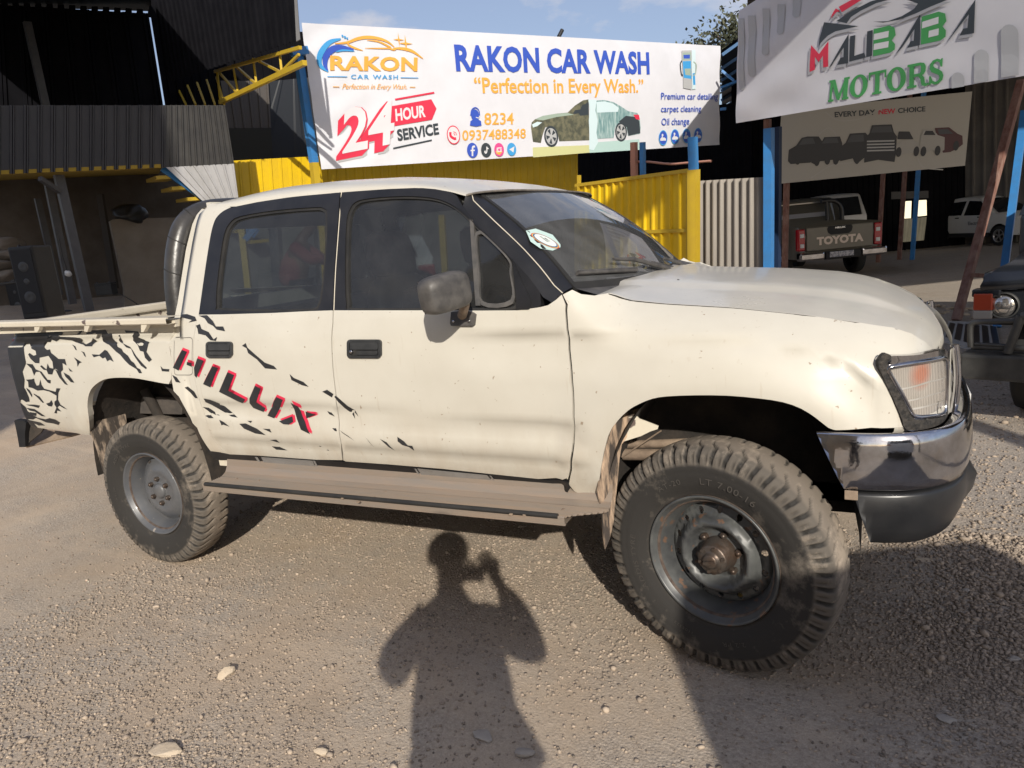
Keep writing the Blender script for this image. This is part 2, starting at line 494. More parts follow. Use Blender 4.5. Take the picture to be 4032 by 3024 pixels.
def pebble_material():
    m, nt, out = nodes_of("pebbles"); N, L = nt.nodes, nt.links
    b = N.new("ShaderNodeBsdfPrincipled"); b.inputs["Roughness"].default_value = 0.9; b.inputs["Specular IOR Level"].default_value = 0.2
    a = N.new("ShaderNodeAttribute"); a.attribute_name = "tone"
    r = N.new("ShaderNodeValToRGB"); e = r.color_ramp.elements
    e[0].color = (0.16, 0.135, 0.11, 1); e[1].color = (0.46, 0.375, 0.29, 1)
    x = e.new(0.55); x.color = (0.32, 0.26, 0.205, 1)
    L.new(a.outputs["Fac"], r.inputs[0]); L.new(r.outputs[0], b.inputs["Base Color"]); L.new(b.outputs[0], out.inputs[0]); return m
MAT_PEBBLE = pebble_material()
def stone_shape(seed=0, sub=1):
    bm = bmesh.new(); bmesh.ops.create_icosphere(bm, subdivisions=sub, radius=1)
    r = np.random.default_rng(seed)
    dirs = r.normal(size=(7, 3)); dirs /= np.linalg.norm(dirs, axis=1)[:, None]
    V = []
    for v in bm.verts:
        p = np.array(v.co); k = 1.0
        for d in dirs:
            s = p @ d
            if s > 0.55: p = p - d*(s - 0.55)*0.8
        V.append(p*(1 + r.uniform(-0.08, 0.08)))
    F = [[v.index for v in f.verts] for f in bm.faces]; bm.free()
    return np.array(V), np.array(F)
def build_pebbles():
    shapes = [stone_shape(s, 1) for s in range(6)]
    N = 420000
    # scatter denser near the camera
    x = np.r_[RNG.uniform(-3.4, 4.6, N//3), RNG.uniform(-1.6, 3.6, N - N//3)]; y = np.r_[RNG.uniform(-2.6, 4.5, N//3), RNG.uniform(-2.4, 0.5, N - N//3)]
    d = np.hypot(x - CAM[0], y - CAM[1])
    g = np.clip(gravel_amount(x, y) + 0.35*sm((fbm(x*2.2, y*2.2, 9) + 0.3)/0.8), 0, 1)
    keep = RNG.uniform(size=N) < (0.05 + 0.95*g**1.4)*np.clip((3.0/d)**2, 0, 1)
    x, y, d = x[keep], y[keep], d[keep]
    rx = (np.stack([x, y, 0*x], 1) - CAM) @ ROT
    pxs = rx[:, 0]/np.maximum(rx[:, 1], 0.05)*FPX; pys = rx[:, 2]/np.maximum(rx[:, 1], 0.05)*FPX
    vis = (rx[:, 1] > 0.3) & (np.abs(pxs) < 2300) & (np.abs(pys) < 1750); x, y = x[vis], y[vis]
    n = len(x)
    s = 0.0030 + 0.0055*RNG.uniform(size=n)**2.0; big = RNG.uniform(size=n) < 0.012; s[big] *= 2.0
    s *= 1 + 0.8*sm((x - 1.8)/0.5)*sm((y + 0.9)/0.6)*RNG.uniform(0.2, 1, n)
    VV, FF, T = [], [], []; base = 0
    an = RNG.uniform(0, 6.28, n); tone = np.clip(RNG.normal(0.5, 0.22, n), 0, 1); tone[big] = np.clip(tone[big] + 0.2, 0, 1)
    which = RNG.integers(0, 6, n); zz = ground_z(x, y) + 0.006*fbm(x*1.2, y*1.2, 2)
    for k in range(6):
        i = np.where(which == k)[0]; sv, sf = shapes[k]
        sx = s[i]*RNG.uniform(0.8, 1.5, len(i)); sy = s[i]*RNG.uniform(0.7, 1.1, len(i)); sz = s[i]*RNG.uniform(0.5, 0.9, len(i))
        c, q = np.cos(an[i])[:, None], np.sin(an[i])[:, None]
        px = sv[None, :, 0]*sx[:, None]; py = sv[None, :, 1]*sy[:, None]; pz = sv[None, :, 2]*sz[:, None]
        P = np.stack([px*c - py*q + x[i][:, None], px*q + py*c + y[i][:, None], pz + (zz[i] + s[i]*0.25)[:, None]], -1)
        VV.append(P.reshape(-1, 3)); FF.append((sf[None] + (np.arange(len(i))*len(sv))[:, None, None] + base).reshape(-1, 3))
        T.append(np.repeat(tone[i], len(sv))); base += len(i)*len(sv)
    V = np.concatenate(VV); F = np.concatenate(FF); T = np.concatenate(T)
    me = bpy.data.meshes.new("gravel"); me.vertices.add(len(V)); me.loops.add(F.size); me.polygons.add(len(F))
    me.vertices.foreach_set("co", V.astype(np.float32).ravel()); me.loops.foreach_set("vertex_index", F.astype(np.int32).ravel())
    me.polygons.foreach_set("loop_start", np.arange(0, F.size, 3, dtype=np.int32)); me.update(calc_edges=True)
    me.materials.append(MAT_PEBBLE)
    a = me.attributes.new("tone", 'FLOAT', 'POINT'); a.data.foreach_set("value", T.astype(np.float32))
    o = bpy.data.objects.new("gravel", me); COL.objects.link(o); o["kind"] = "stuff"; o["label"] = "loose grey and brown gravel scattered over the packed dirt yard"; o["category"] = "gravel"
build_pebbles()
MAT_STONE = M("tan_stone", (0.42, 0.34, 0.25), 0.9, col2=(0.55, 0.47, 0.37), scale=9, amt=0.8, bump=0.5, bscale=30)
MAT_STONE_GREY = M("grey_stone", (0.30, 0.27, 0.24), 0.9, col2=(0.42, 0.38, 0.33), scale=9, amt=0.8, bump=0.5, bscale=30)
def stone(px, py, size, label, seed, mat=MAT_STONE, flat=0.6, rz=0.0):
    v, f = stone_shape(seed, 2)
    size *= 0.66; v = v*np.array([size, size*0.62, size*flat*0.55])
    p = at_ground(px, py)
    o = mesh_from("stone", v, f, mat, None, False)
    o.location = (p[0], p[1], p[2] + size*flat*0.22); o.rotation_euler = (0.1, 0.05, rz)
    tag(o, label, "stone", "stones lying on the yard")

# ------------------------------------------------------------------ the pickup: body surface
KZ = [0.40, 0.56, 0.60, 0.64, 0.70, 0.80, 0.90, 1.00, 1.10, 1.18, 1.25, 1.29, 1.33, 1.45, 1.60, 1.70, 1.75, 1.79, 1.83]
KY = [-.79, -.795, -.81, -.826, -.838, -.846, -.850, -.852, -.850, -.842, -.828, -.812, -.795, -.747, -.683, -.636, -.602, -.560, -.50]
_zt = np.linspace(0.38, 1.86, 741); _yt = np.interp(_zt, KZ, KY)
_k = np.hanning(19); _k /= _k.sum(); _yt = np.convolve(np.pad(_yt, 9, mode='edge'), _k, 'valid')
HX = [0.6, 1.0, 1.05, 1.115, 1.23, 1.45, 1.668, 1.796, 1.897, 1.947, 1.98, 2.0, 2.03]
HZ = [1.40, 1.30, 1.276, 1.250, 1.232, 1.210, 1.178, 1.154, 1.134, 1.114, 1.09, 1.067, 1.04]
CX = [1.70, 1.80, 1.87, 1.92, 1.97, 2.00, 2.02, 2.04, 2.05]
CY = [0, .008, .025, .05, .09, .14, .20, .30, .42]
C1X = [-1.0, 0.1, 0.5, 0.94, 1.167, 1.482, 1.592, 1.698, 1.783, 1.833, 1.849, 1.90]
C1Z = [1.19, 1.185, 1.171, 1.149, 1.137, 1.116, 1.104, 1.078, 1.045, 1.004, 0.985, 0.92]
def smooth_tab(X, Y, w):
    xs = np.arange(-1.2, 2.16, 0.004); ys = np.interp(xs, X, Y); k = np.hanning(int(w/0.004) | 1); k /= k.sum(); n = len(k)//2
    pad = np.r_[ys[0] + (ys[0]-ys[1])*0 + np.zeros(n), ys, ys[-1] + (ys[-1]-ys[-2])*np.arange(1, n+1)]
    return xs, np.convolve(pad, k, 'valid')
HX, HZ = smooth_tab(HX, HZ, 0.10); CX, CY = smooth_tab(CX, CY, 0.09); C1X, C1Z = smooth_tab(C1X, C1Z, 0.12)
C1T = np.linspace(-1.0, 1.9, 200); C1M = np.gradient(np.interp(C1T, C1X, C1Z), C1T); C1M = np.convolve(np.pad(C1M, 6, mode='edge'), np.ones(13)/13, 'valid')
def side_y(x, z):
    y = np.interp(z, _zt, _yt)
    if x > 0.85:
        w = float(sm((x - 0.90)/0.2)); zt = np.interp(x, HX, HZ)
        d = min(max((z - (zt - 0.17))/0.17, 0.0), 1.2); y += w*0.125*d**2.2
        y += np.interp(x, CX, CY)
        r = math.hypot(x - 1.40, z - 0.42); y -= 0.024*math.exp(-((r - 0.57)/0.11)**2)*float(sm((1.16 - z)/0.1))
    if x > -1.0:
        z1 = np.interp(x, C1X, C1Z); f = float(sm((x - 0.12)/0.4))*float(sm((1.875 - x)/0.05))
        dd = (z1 - z)/math.sqrt(1 + np.interp(x, C1T, C1M)**2)
        y += f*0.013*(float(sm(dd/0.030 + 0.5)) - float(sm((dd - 0.03)/0.13)))
        if x < 1.05:
            z2 = 0.866 - 0.024*x; g = float(sm((1.02 - x)/0.12))*float(sm((x + 0.98)/0.1))
            y += g*(0.012*float(sm((z2 - z)/0.036 + 0.5)) - 0.012*float(sm((z2 - 0.055 - z)/0.05)))
            z3 = 0.70; y += g*0.010*float(sm((z3 - z)/0.03 + 0.5))
    else:
        y += 0.045*float(sm((z - 1.172)/0.022))
        r = math.hypot(x + 1.45, z - 0.43); y -= 0.014*math.exp(-((r - 0.57)/0.09)**2)*float(sm((1.14 - z)/0.06))
        if x < -2.40: y += 0.10*((-2.40 - x)/0.12)**2
        if z < 0.80: y += 1.6*(0.80 - z)**2
    return float(y)
def side_f(x, z): return (x, side_y(x, z), z)
def side_xz(px, py):
    r = ray(px, py); t0 = (-1.15 - CAM[1])/r[1]; t1 = (-0.30 - CAM[1])/r[1]; prev = None
    for t in np.linspace(t0, t1, 44):
        p = CAM + r*t; g = p[1] - side_y(p[0], p[2])
        if prev is not None and g >= 0:
            a, b = prev, t
            for _ in range(18):
                m_ = (a+b)/2; p = CAM + r*m_
                if p[1] - side_y(p[0], p[2]) >= 0: b = m_
                else: a = m_
            p = CAM + r*b; return (p[0], p[2])
        prev = t
    p = CAM + r*((-0.8 - CAM[1])/r[1]); return (p[0], p[2])
def S(pts): return [side_xz(*p) for p in pts]
def shift(pts, dx, dz=0.0): return [(x+dx, z+dz) for x, z in pts]

CREAM = M("cream_paint", (0.555, 0.53, 0.465), 0.32, col2=(0.48, 0.45, 0.385), scale=2.6, amt=0.7, coat=0.22, bump=0.012, bscale=2.2,
          specks=(48, 0.71, (0.30, 0.24, 0.18)), bdist=0.02, detail=8)
CREAM_WORN = M("chipped_cream_paint", (0.58, 0.53, 0.43), 0.45, col2=(0.48, 0.43, 0.35), scale=6, amt=0.7, specks=(16, 0.66, (0.12, 0.09, 0.08)))
HOOD_PAINT = M("faded_hood_paint", (0.58, 0.55, 0.48), 0.30, col2=(0.46, 0.445, 0.41), scale=3.0, amt=0.8, coat=0.3, bump=0.02, bscale=4, specks=(40, 0.74, (0.3, 0.27, 0.22)), bdist=0.02, rvar=0.1)
BLACK_PAINT = M("black_body_paint", (0.009, 0.009, 0.010), 0.36, coat=0.08, col2=(0.024, 0.023, 0.024), scale=7, amt=0.6, rvar=0.08)
DECAL = M("black_decal_film", (0.018, 0.018, 0.02), 0.42, col2=(0.04, 0.04, 0.042), scale=9, amt=0.6)
DECAL_RED = M("red_decal_film", (0.62, 0.030, 0.075), 0.42)
RUBBER = M("black_rubber", (0.014, 0.014, 0.014), 0.6, col2=(0.035, 0.032, 0.028), scale=12, amt=0.7)
DARK = M("dark_underbody", (0.018, 0.016, 0.014), 0.9, col2=(0.06, 0.045, 0.035), scale=9, amt=0.8, bump=0.3)
RUSTY = M("rusty_dusty_steel", (0.15, 0.11, 0.08), 0.85, col2=(0.33, 0.25, 0.18), scale=11, amt=0.9, bump=0.3)
CHROME = M("worn_chrome", (0.60, 0.60, 0.63), 0.09, metal=1.0, col2=(0.26, 0.245, 0.23), scale=11, amt=0.75, rvar=0.08, bump=0.06, bscale=9, bdist=0.03, detail=9)
BUMPER_BLACK = M("grey_black_bumper_plastic", (0.012, 0.0125, 0.014), 0.34, col2=(0.024, 0.024, 0.025), scale=8, amt=0.8, rvar=0.1)
PLASTIC = M("weathered_black_plastic", (0.045, 0.043, 0.042), 0.5, col2=(0.13, 0.12, 0.11), scale=14, amt=0.8, bump=0.1, bscale=60)
GLASS = glass_mat("window_glass", (0.27, 0.30, 0.31), haze=0.04, refl=1.0)
WS_GLASS = glass_mat("windscreen_glass", (0.42, 0.48, 0.52), haze=0.16)
ALU = M("dusty_aluminium", (0.30, 0.26, 0.22), 0.48, metal=0.45, col2=(0.36, 0.27, 0.20), scale=5, amt=0.9, stretch=(0.6, 6, 6), bump=0.1, bscale=30, rvar=0.12)
SEAT = M("black_leather", (0.035, 0.030, 0.028), 0.42, col2=(0.07, 0.055, 0.045), scale=12, amt=0.7)
SEAT_QUILT = M("quilted_seat_fabric", (0.05, 0.042, 0.042), 0.7, col2=(0.12, 0.08, 0.075), scale=40, amt=0.8)
TRIM = M("grey_interior_trim", (0.05, 0.05, 0.048), 0.7)

truck = thing("pickup_truck", "cream white double cab pickup with black splash decals and grey steel wheels in the foreground", "pickup truck", (0, 0, 0))

# outlines measured on the body side
gap_mid_px = [(1342,757),(1335,850),(1327,953),(1319,1060),(1315,1143),(1312,1222),(1311,1270),(1306,1333),(1308,1400),(1311,1447),(1323,1554),(1333,1637),(1344,1750),(1350,1812)]
gap_mid = S(catmull(gap_mid_px, 3))
rear_gap_px = [(782,1239),(769,1289),(763,1327),(761,1400),(763,1478),(772,1516),(791,1592),(816,1668),(854,1744),(880,1774),(908,1789)]
front_gap_px = [(2216,1160),(2231,1199),(2229,1221),(2234,1297),(2242,1378),(2250,1460),(2256,1541),(2258,1600),(2261,1680),(2254,1781),(2248,1850)]
front_gap = S(front_gap_px)
belt_r_px = [(782,1239),(874,1238),(1080,1232),(1219,1225),(1312,1222)]
belt_f_px = [(1312,1222),(1400,1222),(1600,1222),(1800,1222),(1876,1223),(2037,1222),(2117,1211),(2129,1209),(2158,1202),(2190,1180),(2216,1160)]
bottom_r_px = [(908,1789),(1017,1794),(1241,1810),(1350,1815)]
bottom_f_px = [(1361,1817),(1523,1828),(1740,1846),(1957,1869),(2120,1886),(2215,1889),(2238,1880),(2248,1850)]
mid_low = [p for p, q in zip(S(gap_mid_px), gap_mid_px) if q[1] >= 1222]
mid_up = [p for p, q in zip(S(gap_mid_px), gap_mid_px) if q[1] <= 1222]
G = 0.0028
rear_door = surf_panel("rear_door", side_f, S(belt_r_px)[:-1] + shift(mid_low, -G) + S(bottom_r_px)[::-1][1:] + shift(S(rear_gap_px)[1:-1][::-1], G*0.7), (), 0.035, CREAM, truck, 0.025, mirror=True)
front_door = surf_panel("front_door", side_f, S(belt_f_px)[1:-1] + shift(front_gap, -G*1.4) + S(bottom_f_px)[::-1][1:] + shift(mid_low[::-1], G), (), 0.035, CREAM, truck, 0.025, mirror=True)
z6 = lambda P: zoomed(P, .63291, 700, 700)
z81 = lambda P: zoomed(P, .5425, 1800, 700)
z5 = lambda P: zoomed(P, .63291, 0, 1200)
z8 = lambda P: zoomed(P, .72333, 800, 1600)
z3 = lambda P: zoomed(P, .39172, 0, 1150)
zc3 = lambda P: zoomed(P, .72333, 2300, 1500)
zc4 = lambda P: zoomed(P, .6028, 3000, 1300)
frame_top_px = z6([(130,852),(160,640),(190,440),(215,310),(250,235),(330,185),(500,150),(700,120),(1000,92),(1300,70),(1500,62),(1600,70),(1700,88),(1790,113)])
rear_frame_top = catmull(frame_top_px[:9], 4)[:-1]
win_r_px = catmull(z6([(262,822),(238,800),(240,690),(262,500),(285,360),(318,285),(385,240),(600,203),(850,183),(908,190),(930,225),(927,400),(912,600),(897,740),(880,795),(838,826),(560,832)]), 3, True)
win_f_px = catmull(z6([(1075,820),(1048,790),(1040,640),(1042,430),(1048,280),(1064,205),(1105,150),(1200,127),(1400,114),(1580,124),(1690,160),(1780,222),(1850,292),(2000,430),(2072,508),(2090,560),(2104,700),(2108,815),(1800,822),(1400,822)]), 3, True)
rf_out = S(rear_frame_top) + shift([p for p in mid_up], -G) + S(belt_r_px)[1:-1][::-1]
rear_frame = surf_panel("window_frame", side_f, rf_out, [S(win_r_px)], 0.035, BLACK_PAINT, None, 0.03, mirror=True)
for o, d in zip(rear_frame, rear_door): attach(o, d)
dframe_px = [(1816,803),(1860,860),(1909,917),(2017,1020),(2082,1091),(2126,1150),(2130,1199),(2118,1211)]
ff_out = shift(mid_up[::-1], G) + S(frame_top_px[9:13]) + S([(1800,772)]) + S(dframe_px) + S(belt_f_px[1:6])[::-1]
front_frame = surf_panel("window_frame", side_f, ff_out, [S(win_f_px)], 0.035, BLACK_PAINT, None, 0.03, mirror=True)
for o, d in zip(front_frame, front_door): attach(o, d)
def seal(win_px, w):
    P = np.array(S(win_px)); c = P.mean(0); return P, c + (P - c)*(1 - w)
def ring_panel(name, win_px, w, mat, parents, off):
    P, q = seal(win_px, w)
    for o, d in zip(surf_panel(name, side_f, [tuple(p) for p in P], [[tuple(p) for p in q]], 0.03, mat, None, 0.02, off, mirror=True), parents): attach(o, d)
ring_panel("window_seal", win_r_px, 0.045, RUBBER, rear_door, -0.006)
ring_panel("window_seal", win_f_px, 0.035, RUBBER, front_door, -0.006)
def pane(name, win_px, parents, mat=GLASS, off=-0.014, shrink=0.02):
    P, q = seal(win_px, shrink)
    for o, d in zip(surf_panel(name, side_f, [tuple(p) for p in q], (), 0.06, mat, None, 0, off, mirror=True), parents): attach(o, d)
pane("window_glass", win_r_px, rear_door)
pane("window_glass", win_f_px, front_door)
# quarter vent of the front door: divider bar, vent frame, latch
VENT = M("grey_vent_trim", (0.06, 0.058, 0.056), 0.5, col2=(0.13, 0.12, 0.11), scale=20, amt=0.7)
for pts, mt, nm, of in (([(1815,250),(1838,262),(1882,795),(1852,795)], VENT, "divider_bar", 0.0),
                        ([(2080,502),(2090,560),(2104,700),(2110,822),(2185,820),(2205,805),(2190,740),(2150,660)], BLACK_PAINT, "sail_panel", 0.004)):
    for o, d in zip(surf_panel(nm, side_f, S(z6(pts)), (), 0.04, mt, None, 0.015, of, mirror=True), front_door): attach(o, d)
vent_out = S(catmull(z6([(1886,790),(1866,600),(1846,370),(1868,330),(1905,345),(2062,505),(2074,600),(2082,782)]), 4, True))
vc = np.array(vent_out).mean(0); vent_in = [tuple(vc + (np.array(p)-vc)*0.90) for p in vent_out]
for o, d in zip(surf_panel("vent_frame", side_f, vent_out, [vent_in], 0.03, VENT, None, 0.01, -0.002, mirror=True), front_door): attach(o, d)
# the A pillar skin, from the door frame to the windscreen edge
def ws_f(a, b):
    """windscreen: a across -1..1, b from the cowl 0 to the header 1"""
    y = (0.725*(1-b) + 0.585*b)*a; k = 1 - a*a
    bow = 0.020*math.sin(math.pi*b)
    return (0.918 + (0.502-0.918)*b + k*(0.105*(1-b) + 0.055*b) + bow*0.5, y, 1.303 + (1.664-1.303)*b + k*(-0.030*(1-b) + 0.016*b) + bow)
pl_in = [ws_f(-1.0, b) for b in np.linspace(1.0, 0.0, 14)]
pl_out = resample([side_f(*p) for p in S([(1833,771)] + dframe_px[:-2] + [(2150,1190),(2175,1193)])], 14)
base_end = side_f(*S([(2216,1160)])[0])
pb = MB(); rows = []
for i in range(14):
    a, b = np.array(pl_out[i]), np.array(pl_in[i]); row = []
    for t in np.linspace(0, 1, 6):
        p = a*(1-t) + b*t; p = p + np.array([0.25, -0.75, 0.45])*0.016*math.sin(math.pi*t); row.append(p)
    rows.append(row)
pl_rows = rows; pb.grid(rows, 0, True)
pb.add([rows[-1][0], rows[-1][-1], np.array(base_end)], [(0, 2, 1)], 0)
pillar = pb.done("windscreen_pillar", [BLACK_PAINT], truck); mirror_obj(pillar)
# cab quarter panel behind the rear door, and bed side, front wing
cab_rear_px = [(677,1500),(673,1440),(673,1380),(676,1327),(680,1282),(687,1251),(699,1195),(713,1105),(732,985),(757,884),(775,845),(795,822)]
quarter_px = cab_rear_px + z6([(215,160)]) + [(909,815)] + [q for q in rear_frame_top[::-1] if q[0] < 905] + rear_gap_px[1:] + [(886,1790),(829,1776),(785,1706),(750,1645),(728,1605),(705,1562),(684,1540)]
quarter = surf_panel("cab_quarter_panel", side_f, S(quarter_px), (), 0.03, CREAM, truck, 0.03, mirror=True)
bed_px = z3([(92,350),(400,346),(900,342),(1400,340),(1738,338),(1728,460),(1722,700),(1718,880)]) + \
    catmull([(664,1512),(640,1509),(588,1499),(529,1489),(470,1487),(423,1491),(392,1503),(364,1526),(351,1550),(345,1580),(345,1610),(351,1659),(354,1714)], 3) + \
    z3([(740,1410),(600,1385),(420,1370),(260,1320),(190,1270),(120,1160),(88,1060),(66,990),(42,800),(22,650),(12,560),(16,505),(42,452),(86,422)])
bed = surf_panel("bed_side", side_f, S(bed_px), (), 0.03, CREAM, truck, 0.03, mirror=True)
arch_px = catmull(zc3([(75,625),(90,480),(130,300),(180,220),(240,160),(300,125),(370,97),(450,84),(600,78),(780,80),(950,95),(1080,115),(1180,150),(1260,200),(1330,255),(1372,268)]), 2)
hood_edge_px = [(2288,1158),(2340,1164),(2402,1153),(2478,1180),(2614,1194),(2885,1210),(3176,1240),(3361,1266),(3514,1289),(3591,1314),(3642,1345),(3673,1376)]
lamp_cut_px = [(3603,1404),(3520,1408),(3478,1416),(3462,1440),(3480,1495),(3512,1559),(3551,1662),(3557,1682)]
wing_px = front_gap_px[:1] + [(2253,1141)] + hood_edge_px + lamp_cut_px + [(3430,1684)] + arch_px[::-1] + [(2354,1954),(2300,1950),(2262,1935),(2240,1908)] + front_gap_px[1:][::-1]
wing_xz = S(wing_px)
wing_xz = [(x + (G*1.4 if i > len(wing_px) - len(front_gap_px) else 0), z) for i, (x, z) in enumerate(wing_xz)]
wing = surf_panel("front_wing", side_f, wing_xz, (), 0.03, CREAM, truck, 0.03, mirror=True)

# ------------------------------------------------------------------ roof, bonnet, windscreen
roof_edge = [side_f(*p) for p in S(z6([(170,185),(215,160),(260,143),(330,128)]) if False else [(795,822),(822,812),(860,806)])] + [side_f(*p) for p in S(frame_top_px[5:])]
ZCX = [-1.1, -1.0, -0.9, -0.75, -0.6, -0.3, 0.0, 0.2, 0.35, 0.45, 0.52, 0.58]
ZCZ = [1.765, 1.795, 1.815, 1.83, 1.836, 1.824, 1.800, 1.770, 1.736, 1.706, 1.685, 1.672]
def roof_rows(edge):
    E = resample(edge, 26); rows = []
    for i, e in enumerate(E):
        w = sm((e[0] - 0.15)/0.36); row = []
        xc = e[0] + 0.075*w - 0.07*sm((-0.75 - e[0])/0.2)
        zc = np.interp(xc, ZCX, ZCZ)
        for th in np.linspace(0, math.pi/2, 13):
            s, c = math.sin(th), math.cos(th)
            row.append((e[0] + (xc - e[0])*s**1.3, e[1]*c**0.62, e[2] + (zc - e[2])*s**(1.0 - 0.0*w)))
        rows.append(row + [(p[0], -p[1], p[2]) for p in row[::-1][1:]])
    return rows
rr = roof_rows(roof_edge)
rb_ = MB(); rb_.grid(rr, 0, True, flip=True)
roof = rb_.done("roof", [CREAM], truck); fix_normals(roof)
hd = MB(); hd.grid([[(p[0], p[1]*0.97, p[2]-0.03) for p in r] for r in rr], 0, True); hd.done("headliner", [TRIM], truck)
# gutter trim along the windscreen header, a bit of flaking sealer
hdr = [(p[0]+0.004, p[1], p[2]+0.001) for p in rr[-1]]
MB().tube(hdr, 0.0045, 6).done("header_sealer", [M("grey_sealer", (.10,.09,.08), .8, col2=(.25,.21,.17), scale=30, amt=.8)], roof)
# back of the cab with its window opening
cabback = [side_f(*p) for p in S(cab_rear_px)]
bk = MB()
E = [(np.array(p)) for p in resample([p for p in cabback if p[2] > 0.7] + [rr[0][3]], 22)]
for sgn in (1, -1):
    rows = [[np.array([p[0]+0.01, p[1]*sgn*k, p[2]]) for k in (1.0, 0.96, 0.90)] for p in E]
    bk.grid(rows, 0, True, flip=(sgn < 0))
zb = [p[2] for p in E]
for z0, z1 in ((0.68, 1.33), (1.66, 1.79)):
    bk.box((-1.03 if z0 < 1 else -0.985, 0, (z0+z1)/2), (0.03, 1.30 if z0 < 1 else 1.12, z1-z0))
cabb = bk.done("cab_back_panel", [CREAM], truck)
rg = MB(); rg.add([(-1.01, -0.62, 1.33), (-1.01, 0.62, 1.33), (-0.985, 0.54, 1.66), (-0.985, -0.54, 1.66)], [(0, 1, 2, 3)]); rg.done("rear_window_glass", [GLASS], truck)
# bonnet
BCX = [0.98, 1.02, 1.084, 1.345, 1.545, 1.732, 1.866, 1.954, 2.017, 2.060, 2.074, 2.066]
BCZ = [1.285, 1.283, 1.278, 1.257, 1.239, 1.214, 1.180, 1.144, 1.104, 1.052, 1.015, 0.975]
BEX = [1.035, 1.048, 1.115, 1.232, 1.451, 1.668, 1.796, 1.897, 1.947, 1.98, 2.0, 2.004]
BEZ = [1.280, 1.276, 1.249, 1.232, 1.210, 1.178, 1.154, 1.134, 1.114, 1.09, 1.067, 1.050]
bc = resample(list(zip(BCX, BCZ)), 40); be_ = resample([np.array(side_f(*p)) + np.array([0, .002, .002]) for p in S(hood_edge_px[1:])], 40)
rows = []
for i in range(40):
    row = []
    for v in np.linspace(-1, 1, 41):
        w = abs(v)**2.4; y = v*abs(be_[i][1])
        x = bc[i][0]*(1-w) + be_[i][0]*w; z = bc[i][1]*(1-w) + be_[i][2]*w
        z += 0.013*float(sm((0.60 - abs(v))/0.07))*float(sm((2.02 - x)/0.25)) - 0.004
        row.append((x, y, z))
    rows.append(row)
rows_b = rows; hb = MB(); hb.grid(rows, 0, True)
edge = [r[0] for r in rows]; hb.grid([edge, [(p[0], p[1]+0.006, p[2]-0.02) for p in edge]], 0, False)
edge = [r[-1] for r in rows]; hb.grid([edge, [(p[0], p[1]-0.006, p[2]-0.02) for p in edge]], 0, False, flip=True)
hb.grid([rows[-1], [(p[0]-0.02, p[1], p[2]-0.006) for p in rows[-1]]], 0, False, flip=False)
bonnet = hb.done("bonnet", [HOOD_PAINT], truck); fix_normals(bonnet)
for px, py in z81([(1605,762),(1820,706)]):
    p = at_plane(px, py, np.array([1.2, 0, 1.262]), np.array([0.09, 0, 1.0]))
    MB().lathe([(0.001, 0), (0.012, 0.0), (0.014, 0.006), (0.001, 0.014)][::-1], 12).done("washer_jet", [PLASTIC], bonnet).data.transform(Matrix.Translation(p) @ Matrix.Rotation(rad(90), 4, 'X'))
# windscreen
surf_panel("windscreen_glass", lambda u, v: ws_f(u, v), [(-0.985, 0.0), (0.985, 0.0), (0.985, 0.99), (-0.985, 0.99)], (), 0.08, WS_GLASS, truck, 0, 0.002)
surf_panel("windscreen_seal", lambda u, v: ws_f(u, v), [(-1.0, -0.03), (1.0, -0.03), (1.0, 1.0), (-1.0, 1.0)], [[(-0.972, 0.035), (0.972, 0.035), (0.972, 0.965), (-0.972, 0.965)]], 0.06, RUBBER, truck, 0.01, 0.004)
surf_panel("sun_band", lambda u, v: ws_f(u, v), [(-0.97, 0.70), (0, 0.72), (0.97, 0.70), (0.97, 0.965), (-0.97, 0.965)], (), 0.08, glass_mat("tinted_band", (0.16, 0.17, 0.24), haze=0.03), truck, 0, -0.001)
cw = MB(); n = 31
r0 = [ws_f(a, -0.01) for a in np.linspace(-1, 1, n)]
r1 = [(p[0]*0.4 + 0.6*(1.03 + 0.04*(1-a*a)) + 0.02, p[1], p[2]*0.4 + 0.6*1.268 - 0.008) for p, a in zip(r0, np.linspace(-1, 1, n))]
r2 = [(p[0]+0.10, p[1], p[2]-0.05) for p in r1]
cw.grid([r0, r1, r2], 0, True); cw.done("cowl_panel", [PLASTIC], truck)
def ws_px(px, py):
    best = None
    for a in np.linspace(-1, 1, 61):
        for b in np.linspace(0, 1, 41):
            p = np.array(ws_f(a, b)); d = (p - CAM) @ ROT; q = (W0/2 + FPX*d[0]/d[1] - px)**2 + (H0/2 - FPX*d[2]/d[1] - py)**2
            if best is None or q < best[0]: best = (q, a, b)
    for st_ in (1/60, 1/240):
        a0, b0 = best[1], best[2]
        for a in np.linspace(a0 - st_*2, a0 + st_*2, 9):
            for b in np.linspace(b0 - st_*2, b0 + st_*2, 9):
                p = np.array(ws_f(a, b)); d = (p - CAM) @ ROT; q = (W0/2 + FPX*d[0]/d[1] - px)**2 + (H0/2 - FPX*d[2]/d[1] - py)**2
                if q < best[0]: best = (q, a, b)
    return best[1], best[2]
oct_px = z81([(495,390),(565,375),(690,420),(745,490),(745,510),(690,535),(600,520),(530,470)])
ou = [ws_px(*p) for p in oct_px]
MAT_STK = M("pale_green_sticker", (0.50, 0.66, 0.62), 0.5); MAT_STKW = M("white_sticker_disc", (0.72, 0.78, 0.72), 0.5)
stk = surf_panel("inspection_sticker", ws_f, ou, (), 0.05, MAT_STK, truck, 0, 0.004)[0]
oc = np.array(ou).mean(0); ax = (np.array(ou[4]) + np.array(ou[5]) - np.array(ou[0]) - np.array(ou[1]))/2; bx = np.array(ou[7]) - np.array(ou[3])
